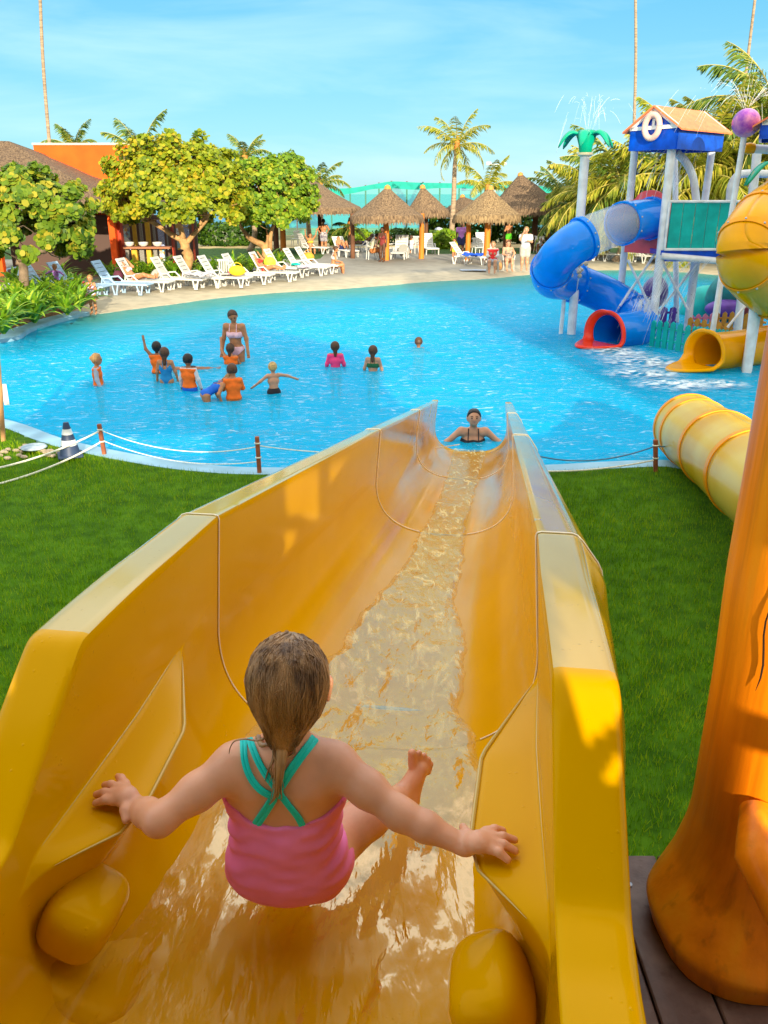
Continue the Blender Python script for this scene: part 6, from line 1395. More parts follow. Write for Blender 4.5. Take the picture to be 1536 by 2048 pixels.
# towels and bags
def cloth(name, label, cat, c, s, rz, m_, bumpy=.03, seed=0):
    n = 16; g = np.linspace(-.5, .5, n); X, Y = np.meshgrid(g, g, indexing='ij'); Z_ = bumpy * (fbm(np.stack([X * 5 + seed, Y * 5, 0 * X], -1), 3) + .5) ; m = MB(); m.grid(np.stack([X * s[0], Y * s[1], Z_ + .02], -1)); o = m.build(name, m_, None, ang=0); md = o.modifiers.new('t', 'SOLIDIFY'); md.thickness = .02; o.location = c; o.rotation_euler = (0, 0, R(rz)); return tag(o, label, cat)
def onl(px, py, h=.5): return atz(px, py, h)
cloth('towel', 'red cloth lying on the second shade-blue lounger', 'towel', onl(157, 572), (.35, .25), 0, mat('cloth_red', (.45, .03, .05), .9), .12)
cloth('towel', 'white and grey towel on the lounger beside the tree', 'towel', onl(398, 556), (.9, .5), -10, mat('cloth_white', (.75, .75, .80), .9, .3, 6, col2=(.35, .35, .42)), .18, 3)
cloth('towel', 'bright blue towel heaped on the white lounger', 'towel', onl(945, 514), (.9, .55), -20, mat('cloth_blue', (.01, .08, .60), .8), .16, 5)
cloth('towel', 'teal cloth lying on a white lounger seat', 'towel', onl(592, 532), (.35, .35), 0, mat('cloth_teal', (.0, .45, .40), .8), .1, 7)
cloth('towel', 'grey lilac towel over the lounger near the seated bikini woman', 'towel', onl(607, 536), (.5, .4), 10, mat('cloth_lilac', (.45, .42, .55), .8), .08, 9)
cloth('towel', 'pink beach towel under the yellow bag', 'towel', onl(466, 549), (.3, .6), 0, mat('cloth_pink', (.80, .08, .16), .8), .1, 11)
cloth('mat', 'small striped white mat on the deck near the red vest person', 'mat', atz(948, 541, .13), (1.2, .5), 0, mat('cloth_stripe', (.7, .72, .75), .8, .3, 12, col2=(.3, .45, .7)), .02, 13)
def bag(label, px, py, s, m_, h=.5):
    c = onl(px, py, h); root = thing('beach_bag', label, 'bag', c); m = MB(); m.ell((0, 0, s[2] / 2), (s[0] / 2, s[1] / 2, s[2] / 2), 14, 8); o = m.build('bag_body', m_, root); m = MB(); a = np.linspace(0, math.pi, 10); m.tube(np.stack([s[0] * .3 * np.cos(a), 0 * a, s[2] * .8 + s[2] * .45 * np.sin(a)], 1), .012, 6); m.build('handle', m_, root)
bag('yellow beach bag on a white lounger', 475, 552, (.6, .4, .36), mat('bag_yellow', (.85, .55, .02), .7)); bag('yellow patterned bag between two loungers', 540, 535, (.5, .35, .4), mat('bag_lemon', (.75, .65, .05), .7, .3, 8)); bag('orange cushion like bag on the rightmost front lounger', 617, 524, (.5, .25, .4), mat('bag_orange', (.75, .30, .03), .7))
bag('brown straw bag between the seated pair', 997, 541, (.35, .25, .35), mat('bag_straw', (.45, .25, .10), .8), .12); bag('dark red bag beside the reclining sunbather', 238, 562, (.35, .3, .35), mat('bag_wine', (.10, .02, .04), .7), .45)
# round table tipped on its edge / grey discs
for (px, py, lb) in ((322, 578, 'pale grey round side table standing tipped beside the reclining sunbather'), (808, 517, 'white round side table tipped on its edge near the ochre post')):
    p = atz(px, py, .12); r_ = thing('side_table', lb, 'table', p, R(20), 'tipped round side tables'); m = MB(); m.lathe([(.0, -.02), (.30, -.02), (.32, 0), (.30, .02), (0, .02)], (0, 0, 0), 24); o = m.build('table_top', mat('table_grey', (.28, .28, .26), .5), r_); o.rotation_euler = (R(78), 0, 0); o.location = (0, 0, .38)
    m = MB(); m.tube([(0, .05, .38), (0, .42, .3)], .03, 6); m.build('leg', gpl, r_)
# traffic cone
p = atz(141, 912, .09); cone = thing('traffic_cone', 'dark blue and white striped cone on the grass at the pool edge', 'cone', p, .4); m = MB(); Rz = lambda z: .115 - .19 * z
m.box((0, 0, .015), (.30, .30, .03), bev=.01); cn = mat('cone_navy', (.035, .06, .13), .5, .1); m.build('base', cn, cone)
zs_l = [.03, .15, .22, .29, .36, .44]
for i, (z0, z1) in enumerate(zip(zs_l[:-1], zs_l[1:])):
    m = MB(); m.lathe([(.135 - .235 * z0 + (.001 * (i % 2)), z0), (.135 - .235 * z1 + (.001 * (i % 2)), z1)], (0, 0, 0), 20, capb=False, capt=(i == 4)); m.build('stripe', cn if i % 2 == 0 else mat('cone_white', (.72, .76, .80), .5), cone)
# rope barrier
pw = mat('barrier_wood', (.30, .09, .04), .7, .3, 8); ropem = mat('white_rope', (.72, .72, .62), .8, .2, 40); ropeb = mat('blue_grey_rope', (.10, .20, .32), .7)
bpost = [((209, 907), (198, 848), 'rope post nearest the striped cone'), ((519, 944), (514, 873), 'rope post between the cone and the yellow slide'), ((1312, 942), (1311, 879), 'rope post right of the slide, by the pale tube'), ((795, 950), (790, 890), 'rope post hidden behind the yellow slide wall')]
BP = []
for b_, t_, lb in bpost[:3]:
    p = atz(b_[0], b_[1], .08); q = aty(t_[0], t_[1], p[1]); r_ = thing('rope_post', 'short reddish wooden ' + lb, 'post', p, 0, 'wooden posts of the rope barrier'); m = MB(); d = np.array(q) - np.array(p); m.bar((0, 0, -.05), tuple(d), .048, .048, up=(0, 1, 0), bev=.006); m.build('stake', pw, r_)
    for f in (.82, .42): m = MB(); m.tube([tuple(d * f + np.array([.03 * math.cos(a), .03 * math.sin(a), 0])) for a in np.linspace(0, 6.28, 9)], .009, 5, caps=False); m.build('rope_hitch', ropem, r_)
    BP.append((np.array(p), d))
def rope(a, b, sag, m_, label, r=.009):
    a, b = np.array(a), np.array(b); s = np.linspace(0, 1, 24)[:, None]; P_ = a + (b - a) * s - np.array([0, 0, 1.]) * sag * 4 * s * (1 - s); m = MB(); m.tube(P_, r, 6); o = m.build('barrier_rope', m_, None); tag(o, label, 'rope', 'ropes of the pool barrier')
pt = lambda i, f: BP[i][0] + BP[i][1] * f
rope(aty(-120, 955, 8.6), pt(0, .78), .10, ropem, 'upper white rope running left from the post by the cone', .012); rope(aty(-120, 990, 8.4), pt(0, .42), .11, ropem, 'lower white rope running left from the post by the cone', .012)
rope(pt(0, .80), pt(1, .72), .16, ropem, 'upper thin rope between the cone post and the middle post', .006); rope(pt(0, .45), pt(1, .3), .14, ropem, 'lower thin rope between the cone post and the middle post', .006)
rope(pt(1, .75), (.9, 9.45, .42), .10, ropem, 'rope from the middle post disappearing behind the yellow slide', .006)
rope((1.75, 9.45, .30), pt(2, .80), .13, ropeb, 'upper blue grey rope between the slide and the right post', .009); rope((1.75, 9.35, .12), pt(2, .36), .05, ropem, 'pale slack rope lying low between the slide and the right post', .010); rope(pt(2, .8), aty(1400, 880, 9.6), .04, ropeb, 'short end of rope from the right post to the pale tube', .008)
# tall pole at the left edge, with white board
p = atz(6, 880, .08); q = aty(-6, 700, p[1]); tp = thing('wooden_pole', 'tall thin wooden pole with a white board at the left edge of the lawn', 'pole', p); m = MB(); d = np.array(q) - np.array(p); m.tube([(0, 0, -.05), tuple(d)], .032, 10); m.build('pole', mat('pole_wood', (.45, .24, .10), .7, .2, 8), tp); m = MB(); c = np.array(aty(4, 790, p[1])) - np.array(p); m.box(tuple(c + np.array([.03, .03, 0])), (.07, .012, .28), bev=.003); m.build('board', mat('board_white', (.75, .78, .75), .5), tp)
# drain lid
p = atz(68, 896, .11); lid = thing('drain_lid', 'round pale blue drain lid lying on the bare patch of lawn', 'lid', p); m = MB(); m.lathe([(.0, 0), (.15, 0), (.165, .012), (.15, .028), (.02, .034)], (0, 0, 0), 28); m.build('lid', mat('lid_paint', (.30, .44, .56), .5, .25, 12, col2=(.5, .58, .62)), lid)
m = MB(); pr = np.random.default_rng(2)
for i in range(26): a = pr.uniform(0, 6.28); q = pr.uniform(.1, .42); m.ell((p[0] + q * 1.2 * math.cos(a), p[1] - .1 + q * .8 * math.sin(a), .09), (pr.uniform(.02, .07), pr.uniform(.02, .05), .025), 6, 4)
tag(m.build('stones', mat('stone_pale', (.38, .30, .22), .9, .3, 10)), 'pale stones and dirt around the drain lid', 'stones', kind='stuff')
# ================================================================ PEOPLE
HAIRS = {'black': mat('hair_black', (.012, .009, .008), .4, .2, 30), 'brown': mat('hair_brown', (.07, .032, .015), .45, .3, 30), 'light': mat('hair_light', (.28, .16, .06), .5, .3, 30), 'blond': mat('hair_blond', (.50, .33, .12), .5, .3, 30)}
CL = {}
def clm(n, c, **k):
    if n not in CL: CL[n] = mat('fabric_' + n, c, .8, .1, 12, .1, 60, **k)
    return CL[n]
eyem = mat('eye_dark', (.02, .012, .01), .2)
def joints(pose, arms='down', lean=0):
    J = dict(pel=(0, 0, .52), che=(0, .0, .70), nk=(0, 0, .825), hd=(0, .015, .925), sL=(-.108, 0, .800), sR=(.108, 0, .800), hL=(-.050, 0, .50), hR=(.050, 0, .50),
             kL=(-.058, .012, .28), kR=(.058, .012, .28), aL=(-.060, -.01, .045), aR=(.060, -.01, .045), tL=(-.070, .085, .015), tR=(.070, .085, .015))
    J = {k: np.array(v, float) for k, v in J.items()}
    if pose == 'sit':
        d = np.array([0, 0, -.245]); 
        for k in ('pel', 'che', 'nk', 'hd', 'sL', 'sR', 'hL', 'hR'): J[k] = J[k] + d
        for k in ('che', 'nk', 'hd', 'sL', 'sR'): J[k][1] -= .02
        J['kL'], J['kR'] = np.array([-.075, .235, .285]), np.array([.075, .235, .285]); J['aL'], J['aR'] = np.array([-.07, .25, .045]), np.array([.07, .25, .045]); J['tL'], J['tR'] = J['aL'] + [0, .09, -.03], J['aR'] + [0, .09, -.03]
    if pose in ('recline', 'knees'):
        a = R(42); z0 = .24
        def bk(s, y=0, x=0): return np.array([x, -math.cos(a) * s + y, z0 + math.sin(a) * s])
        J['pel'] = bk(0); J['che'] = bk(.18); J['nk'] = bk(.30); J['hd'] = bk(.385, .02); J['sL'] = bk(.28, 0, -.108); J['sR'] = bk(.28, 0, .108); J['hL'] = np.array([-.05, .01, z0 - .005]); J['hR'] = np.array([.05, .01, z0 - .005])
        if pose == 'recline': J['kL'], J['kR'] = np.array([-.06, .23, z0 + .03]), np.array([.065, .225, z0 + .06]); J['aL'], J['aR'] = np.array([-.05, .46, z0]), np.array([.06, .45, z0])
        else: J['kL'], J['kR'] = np.array([-.06, .17, z0 + .17]), np.array([.065, .15, z0 + .18]); J['aL'], J['aR'] = np.array([-.05, .30, z0]), np.array([.06, .28, z0])
        J['tL'], J['tR'] = J['aL'] + [0, .03, .075], J['aR'] + [0, .03, .075]
    if pose == 'bend':
        pv = J['pel'].copy(); a = R(62)
        for k in ('che', 'nk', 'hd', 'sL', 'sR'):
            v = J[k] - pv; J[k] = pv + np.array([v[0], v[1] * math.cos(a) + v[2] * math.sin(a), v[2] * math.cos(a) - v[1] * math.sin(a)])
        J['hd'] = J['nk'] + np.array([0, .085, .04])
    if pose == 'swim':
        pv = np.array([0, 0, .0])
        for k in list(J):
            v = J[k] - np.array([0, 0, .55]); J[k] = np.array([v[0], v[2], -.02 + (.05 if k in ('hd',) else 0)])
        J['tL'] += [0, -.03, .02]; J['tR'] += [0, -.03, .02]
    if lean:
        pv = J['pel'].copy(); a = R(lean)
        for k in ('che', 'nk', 'hd', 'sL', 'sR'):
            v = J[k] - pv; J[k] = pv + np.array([v[0], v[1] * math.cos(a) + v[2] * math.sin(a), v[2] * math.cos(a) - v[1] * math.sin(a)])
    up = J['nk'] - J['pel']; up /= np.linalg.norm(up); r_ = np.array([1., 0, 0]); f_ = np.cross(up, r_)
    A_ = {'down': ((.035, .01, -.155), (.02, .045, -.145)), 'out': ((.115, .02, -.10), (.10, .06, -.085)), 'fwd': ((.02, .07, -.135), (-.02, .13, -.02)), 'front': ((.03, .04, -.14), (-.08, .12, .02)), 'face': ((.02, .10, -.09), (-.06, .04, .14)), 'up': ((.07, .06, .10), (.02, .05, .14)), 'hip': ((.08, -.03, -.12), (-.075, .05, -.11)),
          'lap': ((.02, .03, -.15), (-.05, .13, -.02)), 'reach': ((.02, .13, -.07), (0, .15, -.03)), 'back': ((.03, -.06, -.14), (.01, -.06, -.12)), 'side': ((.14, .02, -.03), (.14, .02, -.06)), 'prop': ((.05, -.08, -.12), (.03, .05, -.12))}
    ar = arms if isinstance(arms, tuple) else (arms, arms)
    for s, S in ((-1, 'L'), (1, 'R')):
        e, w_ = A_[ar[0 if s < 0 else 1]]; v = lambda q: r_ * q[0] * s + f_ * q[1] + up * q[2]
        J['e' + S] = J['s' + S] + v(e); J['w' + S] = J['e' + S] + v(w_)
    J['_up'], J['_f'], J['_r'] = up, f_, r_
    return J
def person(label, at, H, face, pose='stand', arms='down', skin_='fair', hair='brown', hairlen=0, wear=(), cat='person', child=False, sex='f', lean=0, headturn=0, group=None, eyes=True, vox=None, nod=0, seat=None, stout=1.0, bun=False, part=None):
    """at: world point of the feet (or of the ground under the seat); face: heading in degrees (0 = away from the camera, +90 = to the left of the frame)"""
    J = joints(pose, arms, lean); up, f_, r_ = J['_up'], J['_f'], J['_r']; hs = 1.28 if child else 1.0; S = H * stout
    q = lambda k: J[k] * H; g = 1.05 if child else 1.0
    if child:
        J['hd'] = J['hd'] + (J['hd'] - J['nk']) * .12
        for k in ('sL', 'sR'): J[k][0] *= .90
    hr = .0525 * hs * H; hup = (J['hd'] - J['nk']); hup /= np.linalg.norm(hup); hf = f_ - hup * (f_ @ hup); hf /= np.linalg.norm(hf)
    if nod: a = R(nod); hf, hup = hf * math.cos(a) + hup * math.sin(a), hup * math.cos(a) - hf * math.sin(a)
    if headturn: a = R(headturn); hrt = np.cross(hf, hup); hf = hf * math.cos(a) + hrt * math.sin(a)
    hrt = np.cross(hf, hup); HD = q('hd')
    P = [(q('pel') - r_ * .025 * S, q('pel') + r_ * .025 * S, .072 * S, .072 * S, (f_, .86)), (q('pel'), q('pel') * .5 + q('che') * .5, .078 * S, .068 * S * (1 if sex == 'f' else 1.1), (f_, .74)), (q('pel') * .5 + q('che') * .5, q('che'), .068 * S, .078 * S, (f_, .74)),
         (q('che') - r_ * .035 * S, q('che') + r_ * .035 * S, .068 * S, .068 * S, (f_, .80)), (q('sL') + r_ * .02 * H - up * .012 * H, q('sR') - r_ * .02 * H - up * .012 * H, .040 * S, .040 * S), (q('nk') - up * .03 * H, HD - hup * .03 * H, .030 * S, .028 * S),
         (HD - hf * .006 * H, HD + hf * .010 * H, hr, hr * .96, (hup, 1.22)), (HD + hf * .020 * H * hs - hup * .030 * H * hs, HD + hf * .030 * H * hs - hup * .040 * H * hs, hr * .55, hr * .5),
         (HD + hf * .060 * H * hs - hup * .012 * H * hs, HD + hf * .050 * H * hs + hup * .004 * H, .0085 * H * hs, .006 * H * hs)]
    for s in (-1, 1): P.append((HD + hrt * s * hr * 1.0 - hup * .004 * H, HD + hrt * s * hr * .98 - hup * .022 * H * hs, .010 * H * hs, .008 * H))
    if sex == 'f' and not child:
        for s in (-1, 1): P.append((q('che') + r_ * s * .042 * H + f_ * .045 * H + up * .012 * H, q('che') + r_ * s * .044 * H + f_ * .052 * H, .034 * S, .034 * S))
    limbs = {}
    for X in 'LR':
        limbs['ua' + X] = (q('s' + X), q('e' + X), .031 * S, .024 * S); limbs['fa' + X] = (q('e' + X), q('w' + X), .025 * S, .0165 * H)
        w_ = q('w' + X); d = w_ - q('e' + X); d /= np.linalg.norm(d) + 1e-9; pal = w_ + d * .040 * H
        limbs['pa' + X] = (w_, pal, .015 * H, .020 * H, (f_, .7)); n_ = np.cross(d, f_); n_ /= np.linalg.norm(n_) + 1e-9
        for k, of in enumerate((-.014, -.005, .005, .013)): limbs['fi%d' % k + X] = (pal + n_ * of * H, pal + n_ * of * 1.3 * H + d * (.040 - abs(of) * .5) * H + f_ * .006 * H, .0068 * H, .0052 * H, None, .004 * H)
        limbs['th' + X] = (w_ + d * .012 * H, w_ + d * .035 * H + f_ * .022 * H, .0075 * H, .006 * H, None, .006 * H)
        limbs['tg' + X] = (q('h' + X), q('k' + X), .060 * S, .040 * S); m_ = q('k' + X) * .6 + q('a' + X) * .4; limbs['cf' + X] = (q('k' + X), m_, .038 * S, .036 * S); limbs['sh' + X] = (m_, q('a' + X), .036 * S, .021 * H)
        limbs['ft' + X] = (q('a' + X) * .75 + q('t' + X) * .25, q('t' + X), .024 * H, .018 * H)
    P += list(limbs.values()); v = vox or H * .0085
    V, Fc = sdf_mesh(P, v, k=.022 * H)
    body = mkobj('person', V, Fc, SKIN[skin_], ang=0); body.location = at; body.rotation_euler = (0, 0, R(face)); tag(body, label, cat, group)
    # clothes
    tor = P[:5]; pe, ch = q('pel'), q('che'); tl = np.linalg.norm(ch - pe)
    ax_ = lambda X: ((X - pe) @ up) / H
    for w_ in wear:
        kind, m_ = w_[0], w_[1]; pr, clip, inf = None, None, .008 * H
        if kind == 'shirt': pr = tor + [(limbs['ua' + X][0], limbs['ua' + X][0] * .45 + limbs['ua' + X][1] * .55, .034 * S, .032 * S) for X in 'LR'] + (P[-0:] if 0 else []); clip = lambda X: np.maximum(-(ax_(X) + .03) * H, (ax_(X) - .30) * H); inf = .013 * H
        if kind == 'longshirt': pr = tor + [limbs['ua' + X] for X in 'LR'] + [limbs['fa' + X] for X in 'LR']; clip = lambda X: np.maximum(-(ax_(X) + .02) * H, (ax_(X) - .30) * H); inf = .007 * H
        if kind == 'vest': pr = tor; clip = lambda X: np.maximum(-(ax_(X) - .0) * H, (ax_(X) - .29) * H); inf = .020 * H
        if kind == 'shorts': pr = tor[:2] + [(limbs['tg' + X][0], limbs['tg' + X][0] * .35 + limbs['tg' + X][1] * .65, .066 * S, .056 * S) for X in 'LR']; clip = lambda X: (ax_(X) - .085) * H; inf = .009 * H
        if kind == 'trunks': pr = tor[:2] + [(limbs['tg' + X][0], limbs['tg' + X][0] * .7 + limbs['tg' + X][1] * .3, .063 * S, .058 * S) for X in 'LR']; clip = lambda X: (ax_(X) - .06) * H
        if kind == 'suit': pr = tor + P[-0:0] + ([p for p in P if 0] if 0 else []) ; pr = pr + [p for p in P[11:13]] * (1 if sex == 'f' and not child else 0); clip = lambda X: np.maximum((ax_(X) - .235 + (.06 * np.clip(np.abs(X @ r_) / H - .02, 0, .05) / .05 * -1 + .06)) * H, -(ax_(X) + .055) * H); inf = .006 * H
        if kind == 'top': pr = tor[2:4] + (P[11:13] if sex == 'f' and not child else []); clip = lambda X: np.maximum(np.abs(ax_(X) - (ch - pe) @ up / H) * H - .036 * H, -.02 * H + 0 * X[..., 0]); inf = .006 * H
        if kind == 'bottom': pr = tor[:2] + [(limbs['tg' + X][0], limbs['tg' + X][0] * .93 + limbs['tg' + X][1] * .07, .061 * S, .06 * S) for X in 'LR']; clip = lambda X: np.maximum((ax_(X) - .035) * H, (np.abs(X @ r_) / H * .9 - (ax_(X) + .10)) * H); inf = .006 * H
        if pr is None: continue
        Vc, Fcc = sdf_mesh(pr, v, k=.022 * H, inflate=inf, clip=clip)
        if len(Fcc): mkobj({'shirt': 'shirt', 'longshirt': 'rash_shirt', 'vest': 'float_vest', 'shorts': 'shorts', 'trunks': 'swim_trunks', 'suit': 'swimsuit', 'top': 'bikini_top', 'bottom': 'bikini_bottom'}[kind], Vc, Fcc, m_, body, ang=0)
        if kind in ('top', 'suit'):
            mb = MB(); 
            for s in (-1, 1): mb.tube([ch + r_ * s * .045 * H + f_ * .078 * H + up * .03 * H, q('nk') + r_ * s * .042 * H + f_ * .030 * H - up * .0 * H, q('nk') + r_ * s * .035 * H - f_ * .035 * H - up * .01 * H, ch + r_ * s * .03 * H - f_ * .068 * H], .0048 * H, 5)
            mb.build('straps', m_, body)
    # hair
    if hair:
        hm = HAIRS[hair]; Hh = [(HD + hup * .006 * H - hf * .008 * H, HD + hup * .006 * H + hf * .006 * H, hr * 1.15, hr * 1.10, (hup, 1.16))]
        if hairlen > 0:
            e = HD - hf * (hr * .7) - hup * (.05 + hairlen) * H; Hh += [(HD - hf * hr * .55 - hup * .01 * H, e, hr * .72, hr * .34, (hf, .7))]
        if bun: Hh.append((HD - hf * hr * 1.2 + hup * .01 * H, HD - hf * hr * 1.25, .024 * H, .022 * H))
        def hc_(X):
            d = X - HD; ff = d @ hf; uu = d @ hup; face_ = np.minimum(ff - hr * .22 - .55 * uu, ff + .12 * hr)
            return np.maximum(face_ * .7, -(uu + hr * (.75 if hairlen == 0 and not bun else 9)))
        Vh, Fh = sdf_mesh(Hh, v * .8, k=.01 * H, clip=hc_, noise=lambda X: .0022 * H * vnoise(X * (55 / H)))
        mkobj('hair', Vh, Fh, hm, body, ang=0)
    if eyes:
        for s in (-1, 1):
            e = MB(); e.ell(HD + hf * (hr * .93 + .007 * H) + hrt * s * hr * .38 + hup * .004 * H, (.0075 * H * hs, .0075 * H * hs, .0055 * H * hs), 8, 6); e.build('eye', eyem, body)
        e = MB()
        for s in (-1, 1): b0 = HD + hf * (hr * .92 + .009 * H) + hup * .017 * H * hs; e.tube([b0 + hrt * s * hr * .20, b0 + hrt * s * hr * .40 + hup * .004 * H, b0 + hrt * s * hr * .58 - hf * .006 * H], .0024 * H * hs, 5)
        if hair: e.build('eyebrows', HAIRS[hair], body)
        e = MB(); p0 = HD + hf * (hr * .86 + .012 * H * hs) - hup * .032 * H * hs; e.tube([p0 - hrt * .012 * H * hs - hf * .002 * H, p0 + hf * .004 * H, p0 + hrt * .012 * H * hs - hf * .002 * H], .0032 * H * hs, 6); e.build('lips', mat('lip', (.42, .10, .08), .4), body)
    return body
def wl(px, py, H, top):           # wader: waterline pixel and pixel row of the top of the head
    w_ = atz(px, py, 0); t_ = aty(px, top, w_[1]); return (w_[0], w_[1], t_[2] - H * 1.0)
KH = 1.16
orange_v = clm('orange', (.90, .16, .012)); cyan_s = clm('cyan_suit', (.01, .22, .50)); blue_s = clm('blue', (.01, .13, .60)); lightp = clm('pale_pink', (.80, .50, .58)); greyv = clm('grey', (.35, .40, .48)); whitef = clm('white', (.60, .60, .62)); redf = clm('red', (.80, .03, .03)); pinkf = clm('hot_pink', (.92, .06, .22)); purplef = clm('purple', (.42, .18, .55)); greenf = clm('green', (.10, .60, .02)); blackf = clm('black', (.02, .02, .025)); khaki = clm('khaki', (.42, .40, .36)); patt = clm('floral', (.60, .58, .60), col2=(.12, .10, .16)); violetp = clm('violet_print', (.55, .35, .70), col2=(.85, .75, .85))
kids = 'children playing in the shallow pool'
person('child at the left in an orange and grey float vest, facing right', wl(197, 769, KH, 710), KH, -80, arms='down', skin_='tan', hair='light', bun=True, wear=[('vest', orange_v), ('longshirt', greyv)], child=True, group=kids, cat='child')
person('dark haired child in an orange vest with one arm raised, behind the girl in blue', wl(318, 746, KH, 686), KH, 12, arms=('up', 'down'), skin_='brown', hair='black', hairlen=.03, wear=[('vest', orange_v)], child=True, group=kids, cat='child')
person('girl with long wet hair in a blue swimsuit, back to the camera', wl(334, 764, KH, 698), KH, 0, arms='down', skin_='tan', hair='brown', hairlen=.12, wear=[('suit', cyan_s)], child=True, group=kids, cat='child')
person('boy with black hair in orange, white and blue swimwear amid the group', wl(380, 779, KH, 711), KH, -15, arms='down', skin_='brown', hair='black', wear=[('vest', orange_v), ('longshirt', whitef), ('trunks', blue_s)], child=True, group=kids, cat='child', sex='m')
person('child floating stretched out in the water behind the boy in the middle', Vector(atz(372, 738, 0)) , KH, 96, pose='swim', arms='reach', skin_='brown', hair='black', wear=[('trunks', blackf)], child=True, group=kids, cat='child', sex='m')
b_ = wl(412, 800, KH, 738); person('girl in a blue swimsuit bending over to the right towards the water', (b_[0], b_[1], -.50), KH, -68, pose='bend', arms='fwd', skin_='tan', hair='light', hairlen=.04, wear=[('suit', blue_s)], child=True, group=kids, cat='child')
person('boy in a full orange vest seen from behind, nearest the slide', wl(468, 798, KH, 731), KH, 15, arms='front', skin_='tan', hair='brown', wear=[('vest', orange_v), ('longshirt', orange_v)], child=True, group=kids, cat='child', sex='m')
person('blond bare backed child with arms spread out over the water', wl(548, 786, 1.0, 727), 1.0, 20, arms=('out', 'side'), skin_='fair', hair='blond', wear=[('trunks', blackf)], child=True, group=kids, cat='child', sex='m')
person('child in orange hugging the woman in the white bikini', wl(462, 728, KH, 690), KH, -10, arms=('up', 'fwd'), skin_='tan', hair='brown', hairlen=.07, wear=[('vest', orange_v)], child=True, group=kids, cat='child')
person('woman in a pale pink bikini standing in the pool looking down at a child', wl(474, 722, 1.66, 617), 1.66, 172, arms='down', skin_='tan', hair='brown', hairlen=.02, wear=[('top', lightp), ('bottom', lightp)], lean=6, headturn=-18, nod=-25, vox=.010)
person('girl in a hot pink shirt with a long dark ponytail, seen from behind', wl(671, 734, KH, 686), KH, 5, arms='down', skin_='tan', hair='brown', hairlen=.10, wear=[('longshirt', pinkf)], child=True, group=kids, cat='child')
person('girl with long wet hair and a green bikini string across her back', wl(746, 742, KH, 694), KH, -8, arms='down', skin_='fair', hair='brown', hairlen=.12, wear=[('top', clm('dark_green', (.01, .12, .05)))], child=True, group=kids, cat='child')
person('swimmer deep in the water with only head and orange collar showing', wl(837, 694, KH, 677), KH, -5, arms='out', skin_='brown', hair='brown', wear=[('vest', orange_v)], child=True, group=kids, cat='child')
p = aty(945, 885, 11.1); person('smiling woman in a black bikini waiting in the water at the end of the slide', (p[0], p[1], aty(945, 820, 11.1)[2] - 1.58), 1.62, 178, nod=14, arms=('out', 'out'), skin_='fair', hair='black', hairlen=.06, wear=[('top', blackf), ('bottom', blackf)], lean=4, vox=.0085)
# people on the deck
def gd(px, py): p = atz(px, py, .12); return (p[0], p[1], .12)
person('little girl in a purple patterned swimsuit standing at the left shore of the pool', gd(188, 622)[:2] + (.03,), 1.05, 175, arms='front', skin_='tan', hair='light', wear=[('suit', violetp)], child=True, cat='child', hairlen=.03)
person('child in a purple shirt reaching sideways between the shade-blue loungers', gd(118, 594), 1.0, 150, arms=('side', 'side'), skin_='tan', hair='light', wear=[('longshirt', purplef)], child=True, cat='child')
def on(i, dx=-.25, z=.34): o = LO[i]; a = o.rotation_euler[2]; return (o.location[0] + dx * math.cos(a), o.location[1] + dx * math.sin(a), o.location[2])
def rec(i, label, **k): o = LO[i]; H = k.pop('H', 1.62); p = on(i, k.pop('dx', -.28)); return person(label, (p[0], p[1], .12 + .36 + .055 * H - .24 * H), H, math.degrees(o.rotation_euler[2]) - 90, **k)
rec(3, 'sunbather reclining on a white lounger with one arm over her face', pose='recline', arms=('face', 'down'), skin_='tan', hair='brown', wear=[('top', lightp), ('bottom', lightp)])
rec(8, 'sunbather in a red bikini shading her eyes on a white lounger', pose='recline', arms=('face', 'down'), skin_='tan', hair='brown', wear=[('top', redf), ('bottom', redf)])
p = on(11, .75); person('woman in a white bikini sitting on the end of the last front lounger', (p[0], p[1], .0), 1.62, -75, pose='sit', arms='lap', skin_='tan', hair='brown', wear=[('top', whitef), ('bottom', whitef)], lean=12, bun=True)
person('bare backed man in floral shorts standing between the loungers', gd(648, 503), 1.78, -10, arms='hip', skin_='tan', hair='black', wear=[('shorts', patt)], sex='m')
p = on(13, -.1); person('woman raising both hands to her hair left of the standing man', (p[0], p[1], .0), 1.6, 200, pose='sit', arms='up', skin_='tan', hair='brown', wear=[('top', clm('yellow', (.75, .45, .05))), ('bottom', blackf)])
rec(14, 'person with raised knees lounging right of the standing man', pose='knees', arms='down', skin_='tan', hair='brown', wear=[('trunks', clm('navy', (.02, .03, .12)))], sex='m')
rec(12, 'dark skinned person lying on the lounger in front of the light green hedge', pose='recline', arms='down', skin_='dark', hair='black', wear=[('trunks', clm('navy', (.02, .03, .12)))], sex='m')
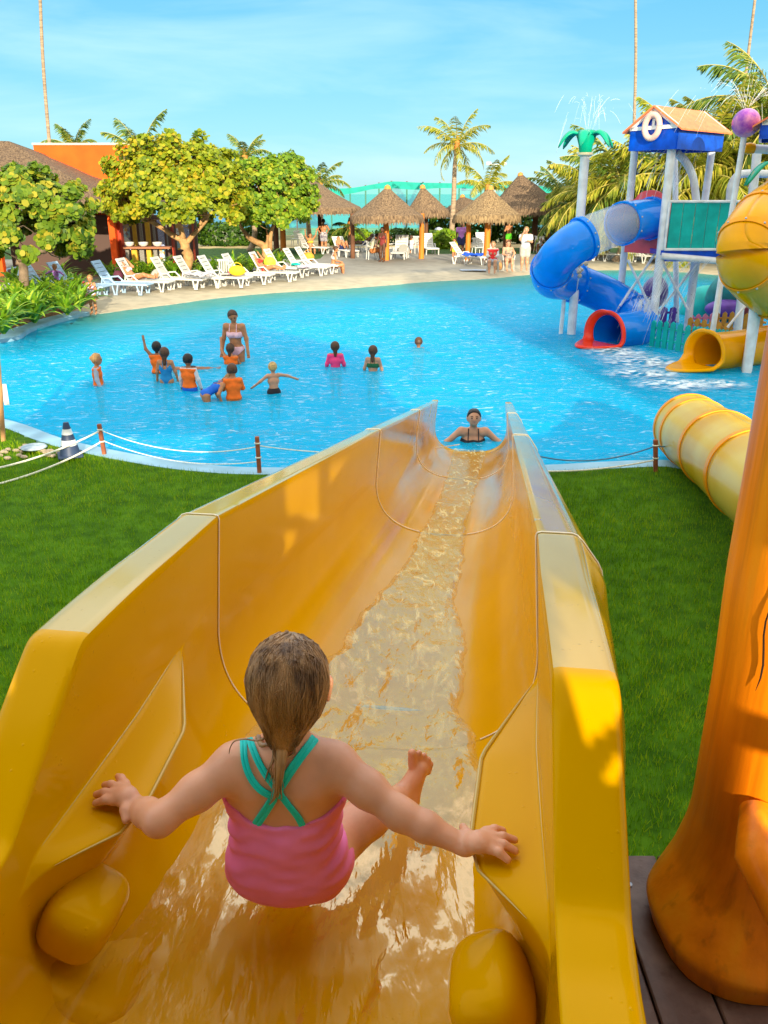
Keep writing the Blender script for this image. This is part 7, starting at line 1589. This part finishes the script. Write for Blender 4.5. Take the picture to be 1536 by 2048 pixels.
person('man in a cream shirt sitting with his head in his hands beside the ochre post', gd(744, 520), 1.74, -75, pose='sit', arms=('face', 'lap'), skin_='brown', hair='black', wear=[('shirt', clm('cream', (.68, .62, .48))), ('shorts', clm('rust', (.42, .16, .05)))], sex='m', lean=22)
person('dark haired woman standing just left of the ochre hut post', gd(765, 524), 1.62, 150, arms='down', skin_='dark', hair='black', hairlen=.12, wear=[('suit', clm('wine', (.20, .03, .03)))])
person('child in a white shirt sitting under the second hut', gd(822, 508), 1.25, 20, pose='sit', arms='lap', skin_='tan', hair='brown', wear=[('shirt', whitef), ('shorts', greyv)], child=True, cat='child')
person('man in a purple shirt and dark shorts standing at the left of the third hut', gd(921, 512), 1.76, 190, arms='down', skin_='dark', hair='black', wear=[('shirt', purplef), ('shorts', clm('navy', (.02, .03, .12)))], sex='m')
person('person in a red vest over white sleeves sitting by the water', gd(984, 545), 1.66, 172, pose='sit', arms='lap', skin_='fair', hair='light', wear=[('longshirt', whitef), ('vest', redf), ('shorts', greyv)], stout=1.12)
person('woman in a dark patterned swimsuit sitting with one hand on her hip', gd(1014, 541), 1.64, 185, pose='sit', arms=('hip', 'lap'), skin_='fair', hair='brown', hairlen=.03, wear=[('suit', clm('brown_print', (.16, .12, .10), col2=(.45, .38, .32)))], stout=1.12)
person('man in a white t-shirt and grey shorts with sunglasses standing at the shore', gd(1048, 541), 1.80, 172, arms=('front', 'face'), skin_='fair', hair='light', wear=[('shirt', whitef), ('shorts', khaki)], sex='m', stout=1.12)
person('person in bright green shorts standing in the shade behind the seated woman', gd(1016, 503), 1.70, 30, arms='front', skin_='tan', hair='black', wear=[('trunks', greenf)], sex='m')
person('person in white sitting under the big dark hut', gd(1078, 507), 1.6, 175, pose='sit', arms='lap', skin_='brown', hair='black', wear=[('shirt', whitef), ('shorts', greyv)])
person('small child in yellow standing beside the man in purple', gd(908, 520), 1.0, 160, arms='down', skin_='tan', hair='brown', wear=[('shirt', clm('lemon', (.80, .60, .05))), ('trunks', clm('lemon', (.8, .6, .05)))], child=True, cat='child')
